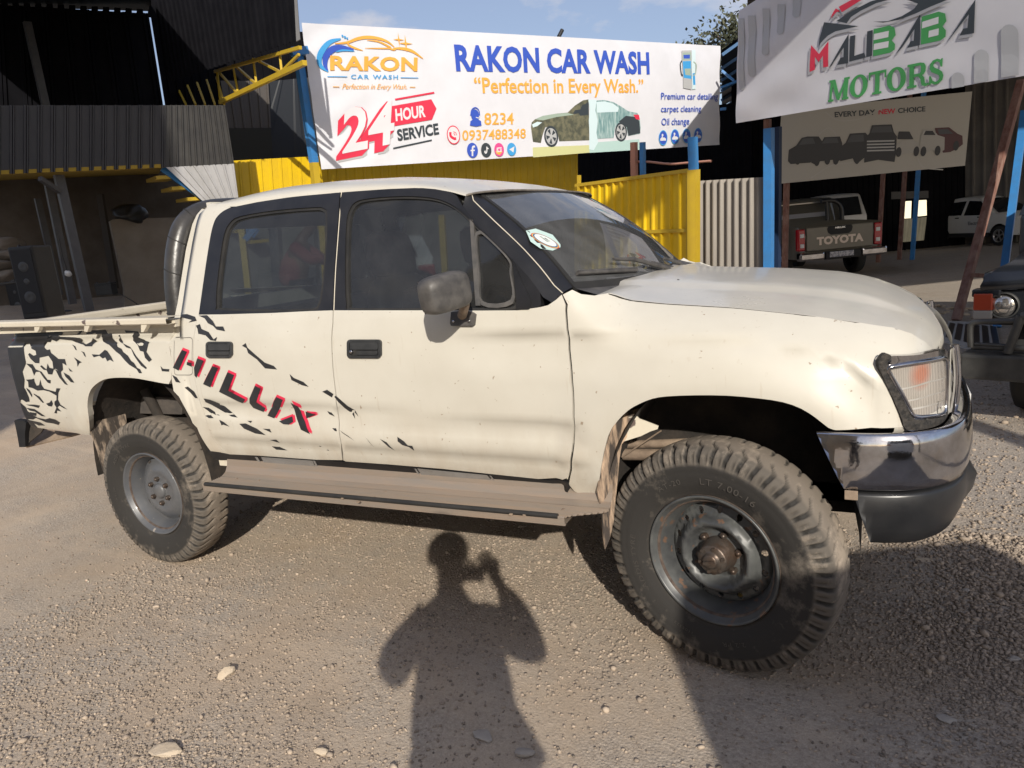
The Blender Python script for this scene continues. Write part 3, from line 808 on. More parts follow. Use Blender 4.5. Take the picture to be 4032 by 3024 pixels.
def circ(k, k2=0.0, seg=(0, 6.2832)):
    return [tuple(oc + ax*0.5*k*math.cos(t) + bx*0.42*k*math.sin(t)) for t in np.linspace(seg[0], seg[1], 30)]
for k, c, o_ in ((0.80, (0.55, 0.10, 0.08), .0045), (0.74, (0.65, 0.55, 0.10), .005), (0.70, (0.06, 0.12, 0.30), .0055), (0.62, (0.72, 0.78, 0.72), .006)):
    surf_panel("sticker_ring", ws_f, circ(k)[:-1], (), 0.05, M("sticker_ink", c, 0.5), stk, 0, o_)
INK = M("sticker_print", (0.05, 0.05, 0.06), 0.5)
for s_, sz, cx_, cy_ in (("2017", 0.30, -0.05, 0.28),):
    V_, F_ = text_mesh(s_, sz, 0.01, align='CENTER'); V_[:, 0] += cx_; V_[:, 1] += cy_ - 0.1
    W_ = []
    for x_, y_, _z in V_:
        uv = oc + ax*0.5*(x_*0.62) - bx*0.42*(-y_*0.62)*(-1); p = np.array(ws_f(*uv)); W_.append(p + np.array([0.5, -0.1, 0.85])*0.0075)
    mesh_from("sticker_year", W_, F_, INK, parent=stk)
for k in range(3):
    q = oc + bx*0.42*(0.05*k - 0.02)
    surf_panel("sticker_line", ws_f, [tuple(q + ax*x_ + bx*0.42*y_) for x_, y_ in ((-.2, 0), (.12, 0), (.12, .018), (-.2, .018))], (), 0.1, INK, stk, 0, 0.0075)
# wipers
def wiper(a0, a1, arm):
    w = MB()
    blade = [np.array(ws_f(*ws_px(*p))) + np.array([0.55, 0, 0.83])*0.014 for p in resample([a0, a1], 9)]
    w.tube(blade, 0.008, 6); w.bar(blade[0], blade[-1], 0.006, 0.02, 0, up=(0.55, 0, 0.83))
    A = [np.array(ws_f(*ws_px(*p))) + np.array([0.55, 0, 0.83])*h for p, h in arm]
    w.tube(A, [0.006] + [0.009]*(len(A)-1), 7)
    return w.done("wiper", [PLASTIC], truck)
wiper(z81([(860,715)])[0], z81([(1290,690)])[0], [(z81([(1100,645)])[0], 0.035), (z81([(1250,655)])[0], 0.04), (z81([(1480,690)])[0], 0.03), (z81([(1570,705)])[0], 0.012)])
wiper(z81([(1395,640)])[0], z81([(1600,690)])[0], [(z81([(1470,640)])[0], 0.04), (z81([(1580,668)])[0], 0.04), (z81([(1680,692)])[0], 0.02)])

# shut lines: black strips that put shade into the panel gaps
SHUT = M("black_shut_line", (0.012, 0.011, 0.010), 0.9)
def shut_line(pts, w, parents):
    P = np.array(resample(pts, 40)); o = [tuple(p) for p in P - [w, 0]] + [tuple(p) for p in (P + [w, 0])[::-1]]
    for ob, d in zip(surf_panel("gap_backing", side_f, o, (), 0.03, SHUT, None, 0, -0.010, mirror=True), parents): attach(ob, d)
shut_line(gap_mid, 0.018, rear_door); shut_line(front_gap, 0.025, front_door); shut_line(S(rear_gap_px), 0.018, rear_door)

MB().tube([(p[0], p[1]-.004, p[2]-.001) for p in [r[0] for r in rows_b[2:-5]]], 0.0026, 6).done("bonnet_gap_line", [SHUT], bonnet)  # thin black line that puts shade into the bonnet gap
def grime(m):
    """road dust that has settled on the lower body"""
    nt = m.node_tree; N, L = nt.nodes, nt.links; b = [n for n in N if n.type == 'BSDF_PRINCIPLED'][0]; src = b.inputs["Base Color"].links[0].from_socket
    t = N.new("ShaderNodeTexCoord"); sx = N.new("ShaderNodeSeparateXYZ"); L.new(t.outputs["Object"], sx.inputs[0])
    mr = N.new("ShaderNodeMapRange"); mr.inputs["From Min"].default_value = 0.98; mr.inputs["From Max"].default_value = 0.56; mr.inputs["To Min"].default_value = -.05; mr.inputs["To Max"].default_value = .80; L.new(sx.outputs["Z"], mr.inputs["Value"])
    n = N.new("ShaderNodeTexNoise"); n.inputs["Scale"].default_value = 5; n.inputs["Detail"].default_value = 9; n.inputs["Roughness"].default_value = .7
    mp_ = N.new("ShaderNodeMapping"); mp_.inputs["Scale"].default_value = (1, 1, .45); L.new(t.outputs["Object"], mp_.inputs[0]); L.new(mp_.outputs[0], n.inputs["Vector"])
    r = N.new("ShaderNodeValToRGB"); r.color_ramp.elements[0].position = .36; r.color_ramp.elements[1].position = .72; L.new(n.outputs["Fac"], r.inputs[0])
    mu = N.new("ShaderNodeMath"); mu.operation = 'MULTIPLY'; mu.use_clamp = True; L.new(mr.outputs[0], mu.inputs[0]); L.new(r.outputs[0], mu.inputs[1])
    w = N.new("ShaderNodeTexNoise"); w.inputs["Scale"].default_value = 3.5; w.inputs["Detail"].default_value = 6
    mw_ = N.new("ShaderNodeMapping"); mw_.inputs["Scale"].default_value = (14, 14, .8); mw_.inputs["Rotation"].default_value = (0, .9, 0); L.new(t.outputs["Object"], mw_.inputs[0]); L.new(mw_.outputs[0], w.inputs["Vector"])
    rw = N.new("ShaderNodeValToRGB"); rw.color_ramp.elements[0].position = .66; rw.color_ramp.elements[1].position = .72; rw.color_ramp.elements[1].color = (.22, .22, .22, 1); L.new(w.outputs["Fac"], rw.inputs[0])
    ad = N.new("ShaderNodeMath"); ad.operation = 'ADD'; ad.use_clamp = True; L.new(mu.outputs[0], ad.inputs[0]); L.new(rw.outputs[0], ad.inputs[1])
    x = N.new("ShaderNodeMixRGB"); x.inputs[2].default_value = (.37, .30, .22, 1); L.new(ad.outputs[0], x.inputs[0]); L.new(src, x.inputs[1]); L.new(x.outputs[0], b.inputs["Base Color"])
grime(CREAM)

# chipped paint along the pillar and the door edge
MB().tube([np.array(r[3])*.55 + np.array(r[2])*.45 + np.array([.0, -.001, .0]) for r in pl_rows], 0.0022, 5).done("chipped_edge", [CREAM_WORN], pillar)
MB().tube([np.array(side_f(x + .004, z)) + np.array([0, -.0005, 0]) for x, z in mid_up], 0.0022, 5).done("chipped_edge", [CREAM_WORN], front_door[0])

# ------------------------------------------------------------------ front corner: lamp, grille, bumper
class Plan:
    """a plan curve (x, y) swept upward; u is the length along it"""
    def __init__(s, pts, n=60):
        s.P = np.array(resample(catmull(pts, 8), n)); s.L = np.r_[0, np.cumsum(np.linalg.norm(np.diff(s.P, axis=0), axis=1))]
    def xy(s, u): return np.array([np.interp(u, s.L, s.P[:, 0]), np.interp(u, s.L, s.P[:, 1])])
    def nrm(s, u):
        d = s.xy(u+0.01) - s.xy(u-0.01); d /= np.linalg.norm(d) + 1e-9; return np.array([d[1], -d[0]])
    def f(s, u, v, off=0.0):
        p = s.xy(u) + s.nrm(u)*off; return (p[0], p[1], v)
    def hit(s, px, py):
        r = ray(px, py); best = None
        for i in range(len(s.P)-1):
            a, b = s.P[i], s.P[i+1]; A = np.array([[r[0], -(b-a)[0]], [r[1], -(b-a)[1]]])
            if abs(np.linalg.det(A)) < 1e-9: continue
            t, q = np.linalg.solve(A, a - CAM[:2])
            if t > 0 and -1e-6 <= q <= 1+1e-6 and (best is None or t < best[0]): best = (t, s.L[i] + q*(s.L[i+1]-s.L[i]))
        if best is None:
            d = [abs((s.P[i]-CAM[:2]) @ np.array([r[1], -r[0]])/np.hypot(r[0], r[1])) for i in range(len(s.P))]; i = int(np.argmin(d))
            t = np.linalg.norm(s.P[i]-CAM[:2])/np.hypot(r[0], r[1]); return (s.L[i], CAM[2] + r[2]*t)
        return (best[1], CAM[2] + r[2]*best[0])
NOSE = Plan([(1.70,-.852),(1.80,-.844),(1.87,-.822),(1.92,-.798),(1.97,-.752),(2.008,-.69),(2.036,-.61),(2.058,-.50),(2.076,-.30),(2.081,0)])
UMAX = NOSE.L[-1]*0.66
def N_(pts): return [(min(u, UMAX), v) for u, v in (NOSE.hit(*p) for p in pts)]
print('UMAX', UMAX, NOSE.L[-1], [tuple(np.round(NOSE.hit(*p), 3)) for p in [(3700,1420),(3715,1450),(3725,1500),(3732,1560),(3740,1600),(3745,1560),(3750,1600)]])
LENS = M("clear_lamp_lens", (0.48, 0.46, 0.43), 0.16, spec=0.7, col2=(0.22, 0.20, 0.17), scale=5, amt=0.7, coat=0.6)
def rib_lens():
    m, nt, out = nodes_of("ribbed_lamp_lens"); N, L = nt.nodes, nt.links
    b = N.new("ShaderNodeBsdfPrincipled"); b.inputs["Roughness"].default_value = 0.14; b.inputs["Coat Weight"].default_value = 0.6
    t = N.new("ShaderNodeTexCoord"); w = N.new("ShaderNodeTexWave"); w.bands_direction = 'X'; w.inputs["Scale"].default_value = 70
    L.new(t.outputs["Object"], w.inputs["Vector"])
    r = N.new("ShaderNodeValToRGB"); r.color_ramp.elements[0].color = (0.235, 0.215, 0.19, 1); r.color_ramp.elements[1].color = (0.33, 0.30, 0.265, 1)
    n = N.new("ShaderNodeTexNoise"); n.inputs["Scale"].default_value = 9; L.new(t.outputs["Object"], n.inputs["Vector"])
    mx = N.new("ShaderNodeMixRGB"); mx.blend_type = 'MULTIPLY'; mx.inputs[0].default_value = 0.6
    L.new(w.outputs["Fac"], r.inputs[0]); L.new(r.outputs[0], mx.inputs[1]); L.new(n.outputs["Fac"], mx.inputs[2])
    g = N.new("ShaderNodeMixRGB"); g.blend_type = 'ADD'; g.inputs[0].default_value = 0.55; L.new(mx.outputs[0], g.inputs[1]); L.new(r.outputs[0], g.inputs[2])
    c0 = NOSE.f(*NOSE.hit(*zc4([(1035, 285)])[0]))
    mpg = N.new("ShaderNodeMapping"); mpg.inputs["Location"].default_value = tuple(-v for v in c0); L.new(t.outputs["Object"], mpg.inputs[0])
    ln = N.new("ShaderNodeVectorMath"); ln.operation = 'LENGTH'; L.new(mpg.outputs[0], ln.inputs[0])
    gr_ = N.new("ShaderNodeMapRange"); gr_.inputs["From Min"].default_value = 0.052; gr_.inputs["From Max"].default_value = 0.016; gr_.inputs["To Max"].default_value = 0.85; L.new(ln.outputs["Value"], gr_.inputs["Value"])
    wm = N.new("ShaderNodeMath"); wm.operation = 'MULTIPLY_ADD'; wm.inputs[1].default_value = 0.35; wm.inputs[2].default_value = 0.65; L.new(w.outputs["Fac"], wm.inputs[0])
    wm2 = N.new("ShaderNodeMath"); wm2.operation = 'MULTIPLY'; L.new(wm.outputs[0], wm2.inputs[0]); L.new(gr_.outputs[0], wm2.inputs[1])
    og = N.new("ShaderNodeMixRGB"); og.inputs[2].default_value = (0.42, 0.12, 0.055, 1); L.new(wm2.outputs[0], og.inputs[0]); L.new(g.outputs[0], og.inputs[1])
    L.new(og.outputs[0], b.inputs["Base Color"])
    bp = N.new("ShaderNodeBump"); bp.inputs["Strength"].default_value = 0.5; bp.inputs["Distance"].default_value = 0.004
    L.new(w.outputs["Fac"], bp.inputs["Height"]); L.new(bp.outputs[0], b.inputs["Normal"]); L.new(b.outputs[0], out.inputs[0]); return m
LENS_RIB = rib_lens()
AMBER = M("amber_bulb", (0.42, 0.15, 0.08), 0.25, coat=0.5)
lamp_out = catmull([(.163,1.050),(.185,1.068),(.273,1.062),(.375,1.058),(.455,1.046),(.490,1.0),(.494,.92),(.482,.855),(.44,.826),(.32,.832),(.243,.848),(.218,.90),(.188,.98)], 3, True)
lamp_in = catmull([(.190,1.026),(.205,1.038),(.274,1.040),(.36,1.035),(.435,1.024),(.456,.99),(.460,.92),(.452,.866),(.42,.858),(.335,.872),(.272,.884),(.254,.905),(.225,.96)], 3, True)
lamp = surf_panel("headlamp", lambda u, v: NOSE.f(u, v, 0.006), lamp_out, [lamp_in], 0.02, [CHROME], truck, 0.025, mirror=True)
rim_ = MB().tube([NOSE.f(u, v, .008) for u, v in lamp_in], .0065, 7, closed=True).done("lamp_rim", [CHROME], lamp[0]); attach(mirror_obj(rim_), lamp[1])
for nm, off, pts, mt, fl in (
    ("lamp_lens", 0.004, lamp_in, LENS_RIB, 0.0),
    ("lens_rib", 0.006, [(.222,.972),(.33,.978),(.457,.965),(.457,.961),(.33,.973),(.223,.967)], LENS, 0.0),
    ("lens_rib", 0.006, [(.240,.935),(.34,.937),(.458,.926),(.458,.922),(.34,.932),(.242,.930)], LENS, 0.0),
    ("lens_rib", 0.006, [(.252,.909),(.35,.906),(.457,.893),(.457,.889),(.35,.901),(.254,.904)], LENS, 0.0),
    ("lens_rib", 0.006, [(.385,.905),(.389,.905),(.386,.868),(.382,.868)], RUBBER, 0.0)):
    for o, l in zip(surf_panel(nm, lambda u, v, off=off: NOSE.f(u, v, off), pts, (), 0.03, mt, None, fl, mirror=True), lamp): attach(o, l)
# flaking black filler round the lamp
fill_out = [(.163,1.040),(.166,1.064),(.178,1.077),(.192,1.073),(.196,1.062),(.186,1.052),(.191,1.030),(.212,.985),(.243,.915),(.268,.876),(.35,.862),(.43,.848),(.462,.854),(.49,.85),(.495,.842),(.44,.832),(.32,.838),(.243,.848),(.228,.88),(.200,.95)]
fl_in = None
surf_panel("lamp_filler", lambda u, v: NOSE.f(u, v, 0.010), catmull(fill_out, 2, True), (), 0.02, M("flaking_black_filler", (0.010, 0.010, 0.010), 0.8, col2=(0.07, 0.06, 0.05), scale=60, amt=0.8, bump=0.8, bscale=90), truck, 0.02, mirror=True)
# cream apron under the lamp and white grille surround with chrome edge
ap = MB()
us = np.linspace(.21, NOSE.L[-1], 40)
ap.grid([[NOSE.f(u, z, o_) for u in us] for z, o_ in ((0.90, 0.0), (0.865, 0.006), (0.845, 0.0), (0.80, -0.06))], 0, True, flip=True)
ap.grid([[(p[0], -p[1], p[2]) for p in [NOSE.f(u, z, o_) for u in us]] for z, o_ in ((0.90, 0.0), (0.865, 0.006), (0.845, 0.0), (0.80, -0.06))], 0, True)
ap.done("front_apron", [CREAM], truck)
gr = MB()
uc = np.linspace(.50, NOSE.L[-1], 16)
def sweep_band(mb, z0, z1, off, mi):
    for sg in (1, -1):
        rows = [[np.array(NOSE.f(u, z, off))*np.array([1, sg, 1]) for u in uc] for z in np.linspace(z1, z0, 3)]
        mb.grid(rows, mi, True, flip=(sg > 0))
sweep_band(gr, 0.85, 1.03, -0.03, 1); sweep_band(gr, 1.0, 1.035, 0.004, 0); sweep_band(gr, 0.85, 0.875, 0.004, 0); sweep_band(gr, 0.93, 0.945, -.01, 0)
for sg in (1, -1):
    path = [np.array(NOSE.f(.520, z, 0.016 + 0.010*math.sin(math.pi*(z-.83)/.22)))*np.array([1, sg, 1]) for z in np.linspace(0.832, 1.05, 10)]
    gr.tube(path, 0.012, 8, 2)
    gr.grid([[np.array(NOSE.f(u, z, .010))*np.array([1, sg, 1]) for u in np.linspace(.488, .512, 4)] for z in np.linspace(1.04, .84, 6)], 0, True, flip=(sg > 0))
grille = gr.done("grille", [CREAM, DARK, CHROME], truck)
BUMP = Plan([(1.695,-.872),(1.80,-.880),(1.90,-.868),(1.98,-.835),(2.045,-.770),(2.088,-.68),(2.112,-.56),(2.128,-.40),(2.136,-.2),(2.138,0)])
def bumper_rows(prof, u0=None, cut=None):
    us = np.linspace(0, BUMP.L[-1], 60); rows = []
    for z, o_ in prof:
        row = [np.array(BUMP.f(max(u, cut(z) if cut else 0), z, o_)) for u in us]
        rows.append(row + [p*np.array([1, -1, 1]) for p in row[::-1][1:]])
    return rows
cutc = lambda z: 0.005 + max(0, (0.86 - z))*0.45
def bz(u): return 0
bp = MB(); bp.grid(bumper_rows([(0.835,-.05),(0.852,-.022),(0.856,-.008),(0.848,0.0),(0.82,0.005),(0.77,.008),(0.72,.008),(0.69,.002),(0.682,-.010),(0.68,-.03)], cut=cutc), 0, True, flip=True)
bumper = bp.done("front_bumper", [CHROME], truck)
cutb = lambda z: 0.105 + max(0, (0.68 - z))*0.30
def lower_rows():
    us = np.linspace(0, BUMP.L[-1], 60); rows = []
    for k, (t, o_) in enumerate([(0.0,-.03),(0.0,-.006),(0.06,-.001),(0.35,.002),(0.7,-.006),(0.93,-.02),(1.0,-.035),(1.0,-.08)]):
        row = []
        for u in us:
            fr = u/BUMP.L[-1]; zt = 0.676 + 0.10*sm((fr-0.35)/0.25)*0.0; zb = 0.512 + 0.07*sm((fr-0.25)/0.5)
            z = zt*(1-t) + zb*t; uu = max(u, cutb(z))
            bulge = 0.022*math.exp(-((fr-0.56)/0.05)**2)*(1 if 0.1 < t < .95 else 0)
            row.append(np.array(BUMP.f(uu, z, o_ + bulge)))
        rows.append(row + [p*np.array([1, -1, 1]) for p in row[::-1][1:]])
    return rows
bl = MB(); bl.grid(lower_rows(), 0, True, flip=True); bl.done("bumper_valance", [BUMPER_BLACK], bumper)
# black fairing that rises over the chrome towards the front
fa_px = zc4([(1150,1022),(1200,985),(1250,945),(1300,880),(1345,830),(1385,775),(1396,760),(1400,900),(1392,1000),(1300,1040),(1200,1060),(1150,1050)])
0 and surf_panel("bumper_corner_fairing", lambda u, v: BUMP.f(u, v, 0.011), [BUMP.hit(*p) for p in fa_px], (), 0.03, BUMPER_BLACK, bumper, 0.02, mirror=True)
sb = at_plane(*zc4([(583,1078)])[0], np.array([1.79,-.885,.6]), np.array([0.2,-1,0]))
MB().box(sb, (0.035, 0.006, 0.028), 0, bev=0.002).done("rusty_bracket", [RUSTY], bumper)
pl = MB(); pl.box((2.146, 0.05, 0.76), (0.01, 0.50, 0.11), 0); pl.done("number_plate", [M("plate_white", (0.6, 0.6, 0.58), 0.4)], bumper)

# ------------------------------------------------------------------ wheels
def tyre_material():
    m, nt, out = nodes_of("dusty_tyre"); N, L = nt.nodes, nt.links
    b = N.new("ShaderNodeBsdfPrincipled"); b.inputs["Roughness"].default_value = 0.82; b.inputs["Specular IOR Level"].default_value = 0.3
    a = N.new("ShaderNodeAttribute"); a.attribute_name = "dust"
    t = N.new("ShaderNodeTexCoord"); n = N.new("ShaderNodeTexNoise"); n.inputs["Scale"].default_value = 22; n.inputs["Detail"].default_value = 7; n.inputs["Roughness"].default_value = 0.7
    L.new(t.outputs["Object"], n.inputs["Vector"])
    n2 = N.new("ShaderNodeTexNoise"); n2.inputs["Scale"].default_value = 5; n2.inputs["Detail"].default_value = 5; L.new(t.outputs["Object"], n2.inputs["Vector"])
    ad = N.new("ShaderNodeMath"); ad.operation = 'ADD'; L.new(n.outputs["Fac"], ad.inputs[0]); L.new(n2.outputs["Fac"], ad.inputs[1])
    ma = N.new("ShaderNodeMath"); ma.operation = 'MULTIPLY_ADD'; ma.use_clamp = True; ma.inputs[1].default_value = 1.6; ma.inputs[2].default_value = -1.62
    L.new(ad.outputs[0], ma.inputs[0])
    s = N.new("ShaderNodeMath"); s.operation = 'ADD'; s.use_clamp = True; L.new(ma.outputs[0], s.inputs[0]); L.new(a.outputs["Fac"], s.inputs[1])
    r = N.new("ShaderNodeValToRGB"); e = r.color_ramp.elements
    e[0].position = 0.12; e[0].color = (0.030, 0.028, 0.026, 1); e[1].position = 0.95; e[1].color = (0.30, 0.25, 0.20, 1)
    x = e.new(0.5); x.color = (0.115, 0.10, 0.084, 1)
    L.new(s.outputs[0], r.inputs[0]); L.new(r.outputs[0], b.inputs["Base Color"])
    bp = N.new("ShaderNodeBump"); bp.inputs["Strength"].default_value = 0.35; bp.inputs["Distance"].default_value = 0.004; L.new(n.outputs["Fac"], bp.inputs["Height"])
    L.new(bp.outputs[0], b.inputs["Normal"]); L.new(b.outputs[0], out.inputs[0]); return m
TYRE = tyre_material()
RIM_GREY = M("grey_wheel_paint", (0.075, 0.080, 0.090), 0.42, col2=(0.13, 0.125, 0.12), scale=7, amt=0.55, coat=0.15, rvar=0.12, specks=(34, 0.70, (0.28, 0.25, 0.22)), bump=0.02, bscale=40)
RIM_DARK = M("worn_dark_wheel_paint", (0.045, 0.047, 0.050), 0.40, col2=(0.11, 0.115, 0.11), scale=9, amt=0.8, rvar=0.15, specks=(26, 0.63, (0.13, 0.08, 0.055)), bump=0.03, bscale=40)
RUST_EDGE = M("rust", (0.05, 0.034, 0.027), 0.85, col2=(0.13, 0.10, 0.08), scale=30, amt=0.9, bump=0.4)
HUB_MAT = M("rusty_hub", (0.10, 0.088, 0.078), 0.42, metal=0.6, col2=(0.10, 0.062, 0.042), scale=22, amt=0.9, bump=0.3)
TR = 0.39; TW = 0.10
def make_tyre(parent, seed):
    """cross-ply tyre: rounded carcass, lugs on the shoulder that run down the sidewall, zigzag tread bars"""
    prof = [(0.222,-.070),(0.236,-.078),(0.262,-.090),(0.292,-.097),(0.312,-.0975),(0.322,-.0985),(0.345,-.096),(0.362,-.0905),(0.374,-.083),(0.381,-.074),(0.385,-.062),(0.387,-.045),(0.389,-.025),(0.390,-.008)]
    prof = prof + [(r, -y) for r, y in prof[::-1]]
    prof = resample(prof, 64); NT = 700; LUG = 50
    th = np.linspace(0, 2*math.pi, NT, endpoint=False)
    R = np.repeat(prof[:, 0][:, None], NT, 1); Y = np.repeat(prof[:, 1][:, None], NT, 1)
    yy = Y/0.0985; ph = th[None, :]*LUG/(2*math.pi)
    sgn = np.sign(Y)
    # groove field on the tread
    zig = 0.16*np.sin(yy*7.0) + 0.55*np.abs(yy) + 0.25*(sgn > 0)
    q = np.abs(((ph + zig) % 1.0) - 0.5)*2                   # 0 in the groove centre
    wid = 0.08 + 0.17*sm((np.abs(yy) - 0.35)/0.5)
    g = (1 - sm((q - wid)/0.12))*sm((np.abs(yy) - 0.16)/0.1)
    on = sm((R - 0.330)/0.010)
    depth = 0.010*on*g
    # slots in the shoulder lugs
    q2 = np.abs(((ph + 0.55 + 0.25*(sgn > 0) + 0.5) % 1.0) - 0.5)*2
    slot = (1 - sm((q2 - 0.16)/0.08))*sm((R - 0.338)/0.006)*(1 - sm((R - 0.366)/0.006))
    depth = depth + 0.005*slot
    # centre rib wave
    nx = sm((0.374 - R)/0.03)
    Rn = R - depth*(1 - 0.8*nx); Yn = Y - sgn*depth*nx*0.9
    # rings on the wall
    Yn = Yn + np.where(np.abs(R-0.318) < 0.002, sgn*0.0012, 0)
    V = np.stack([Rn*np.cos(th)[None], Yn, Rn*np.sin(th)[None]], -1).reshape(-1, 3)
    k = len(prof); F = [(i*NT+j, (i+1)*NT+j, (i+1)*NT+(j+1) % NT, i*NT+(j+1) % NT) for i in range(k-1) for j in range(NT)]
    o = mesh_from("tyre", V, [f[::-1] for f in F], TYRE, None, True); fix_normals(o)
    dust = 0.05 + 0.40*sm((R - 0.322)/0.012) + 0.22*sm((R-0.381)/0.006) - 0.35*g*on - 0.1*slot + 0.10*sm((0.25-R)/0.02)
    a = o.data.attributes.new("dust", 'FLOAT', 'POINT'); a.data.foreach_set("value", dust.reshape(-1).astype(np.float32))
    attach(o, parent); return o
def disc_with_holes(rz, r0, r1, holes, mat, name, parent, n=90):
    out = [(r1*math.cos(t), r1*math.sin(t)) for t in np.linspace(0, 2*math.pi, n, endpoint=False)]
    inn = [(r0*math.cos(t), r0*math.sin(t)) for t in np.linspace(0, 2*math.pi, 40, endpoint=False)]
    o = surf_panel(name, lambda u, v: (u, rz(math.hypot(u, v)), v), out, [inn] + holes, 0.012, mat, parent, 0.008)[0]; return o
def hexnut(mb, x, z, y, r, h, mi=0, cap=True):
    mb.add([(x + r*math.cos(k*math.pi/3), yy, z + r*math.sin(k*math.pi/3)) for yy in (y, y-h) for k in range(6)],
           [tuple(range(6, 12))] + [(k, 6+k, 6+(k+1) % 6, (k+1) % 6) for k in range(6)], mi)
    if cap: mb.lathe([(0.0001, y-h-r*0.55), (r*0.35, y-h-r*0.5), (r*0.6, y-h-r*0.25), (r*0.66, y-h)], 12, mi, x, z)
def lettering_ring(txt, r, size, ang, y, parent, mat, spacing=1.0):
    V, F = text_mesh(txt, size, 0.0, wide=1.25, align='CENTER', spacing=spacing); W = []
    for x, yy, _ in V:
        t = ang - x/r; rr = r + yy - size*0.35; W.append((rr*math.cos(t), y - 0.001, rr*math.sin(t)))
    mesh_from("sidewall_lettering", W, F, mat, parent=parent)
TYRE_TXT = M("raised_tyre_lettering", (0.058, 0.052, 0.046), 0.75)
def make_wheel(front):
    w = thing("wheel", None, None)
    ty = make_tyre(w, 1 if front else 2)
    rimmat = RIM_DARK if front else RIM_GREY
    m = MB()
    m.lathe([(0.208,-.060),(0.219,-.066),(0.2225,-.074),(0.2215,-.080),(0.217,-.081),(0.212,-.076),(0.207,-.064),(0.199,-.058),(0.195,-.052),(0.186,-.030),(0.178,-.010),(0.174,.02),(0.172,.07),(0.215,.078)][::-1], 96, 0)
    m.lathe([(0.2015,-.0605),(0.199,-.0600),(0.1962,-.0565),(0.1945,-.0535)][::-1], 96, 1)
    m.lathe([(0.2240,-.0765),(0.2252,-.0745),(0.2240,-.0705)][::-1], 96, 1)
    rim = m.done("rim", [rimmat, RUST_EDGE], w)
    if front:
        def dz(r): return float(np.interp(r, [0, .050, .066, .080, .092, .104, .116, .130, .142, .165, .176], [-.006, -.006, -.006, .000, -.018, -.040, -.046, -.034, -.006, -.002, .010]))
        holes = [[(0.153*math.cos(a) + 0.0105*math.cos(t), 0.153*math.sin(a) + 0.0125*math.sin(t)) for t in np.linspace(0, 6.283, 14, endpoint=False)] for a in np.linspace(0.2, 6.483, 14, endpoint=False)]
        disc_with_holes(dz, 0.03, 0.176, holes, rimmat, "wheel_disc", w)
        h = MB()
        h.lathe([(0.0005,-.088),(0.020,-.088),(0.024,-.084),(0.026,-.074),(0.032,-.072),(0.046,-.070),(0.050,-.066),(0.052,-.04),(0.058,-.034),(0.060,.0)][::-1], 40, 0)
        for k in range(6):
            a = k*math.pi/3 + 0.3; hexnut(h, 0.041*math.cos(a), 0.041*math.sin(a), -.069, 0.0065, 0.008, 0, False)
        h.bar((-0.018, -0.090, -0.006), (0.018, -0.090, 0.006), 0.012, 0.010, 0)
        h.done("free_wheel_hub", [HUB_MAT], w)
        nutr, nuty = 0.070, -0.004
    else:
        def dz(r): return float(np.interp(r, [0, .04, .05, .085, .10, .115, .14, .150, .160, .176], [-.030, -.030, -.026, -.026, -.030, -.030, -.018, -.010, .000, .012]))
        holes = [[(0.160*math.cos(a) + 0.02*math.cos(t)*math.cos(a) - 0.0*math.sin(t), 0.160*math.sin(a) + 0.02*math.sin(t)*1.0*abs(math.cos(a)) + 0.004*math.sin(t)) for t in np.linspace(0, 6.283, 10, endpoint=False)] for a in ()]
        disc_with_holes(dz, 0.012, 0.177, holes, rimmat, "wheel_disc", w)
        h = MB(); h.lathe([(0.0005,-.048),(0.020,-.047),(0.034,-.042),(0.040,-.036),(0.042,-.026)][::-1], 32, 0)
        for k in range(4): h.box((0.163*math.cos(k*1.57+.5), -.001, 0.163*math.sin(k*1.57+.5)), (0.022, 0.004, 0.010), 0, R=Matrix.Rotation(-(k*1.57+2.07), 3, 'Y'), mi=1)
        h.done("hub_cap", [rimmat, DARK], w)
        nutr, nuty = 0.066, -0.026
    for k in range(6):
        n = MB(); a = k*math.pi/3 + (0.25 if front else 0.55); hexnut(n, nutr*math.cos(a), nutr*math.sin(a), nuty, 0.0125, 0.016)
        n.done("lug_nut", [HUB_MAT], w)
    if front:
        for t_, a_, s_ in (("LT 7.00-16", 1.30, .030), ("AT-20", 2.05, .026), ("ADDIS TYRE", 3.35, .026), ("2.2 PR", 5.0, .022), ("1105323", 4.35, .015)): lettering_ring(t_, 0.278, s_, a_, -.0955, w, TYRE_TXT, 1.15)
    else:
        for t_, a_, s_ in (("ADDIS TYRE", 2.2, .026), ("7.00-16", 0.1, .028), ("AT-20", 3.2, .02)): lettering_ring(t_, 0.278, s_, a_, -.0955, w, TYRE_TXT, 1.15)
    return w
wf = make_wheel(True); wr = make_wheel(False)
wf2 = copy_tree(wf); wr2 = copy_tree(wr)
STEER = rad(-13.5)
for w, loc, rz, s in ((wf, (1.399, -.779, .395), STEER, 1.012), (wf2, (1.399, .779, .395), math.pi + STEER, 1.012), (wr, (-1.425, -.772, .385), 0, .988), (wr2, (-1.425, .772, .385), math.pi, .988)):
    w.location = loc; w.rotation_euler = (0, 0, rz); w.scale = (s, s, s); w.parent = truck

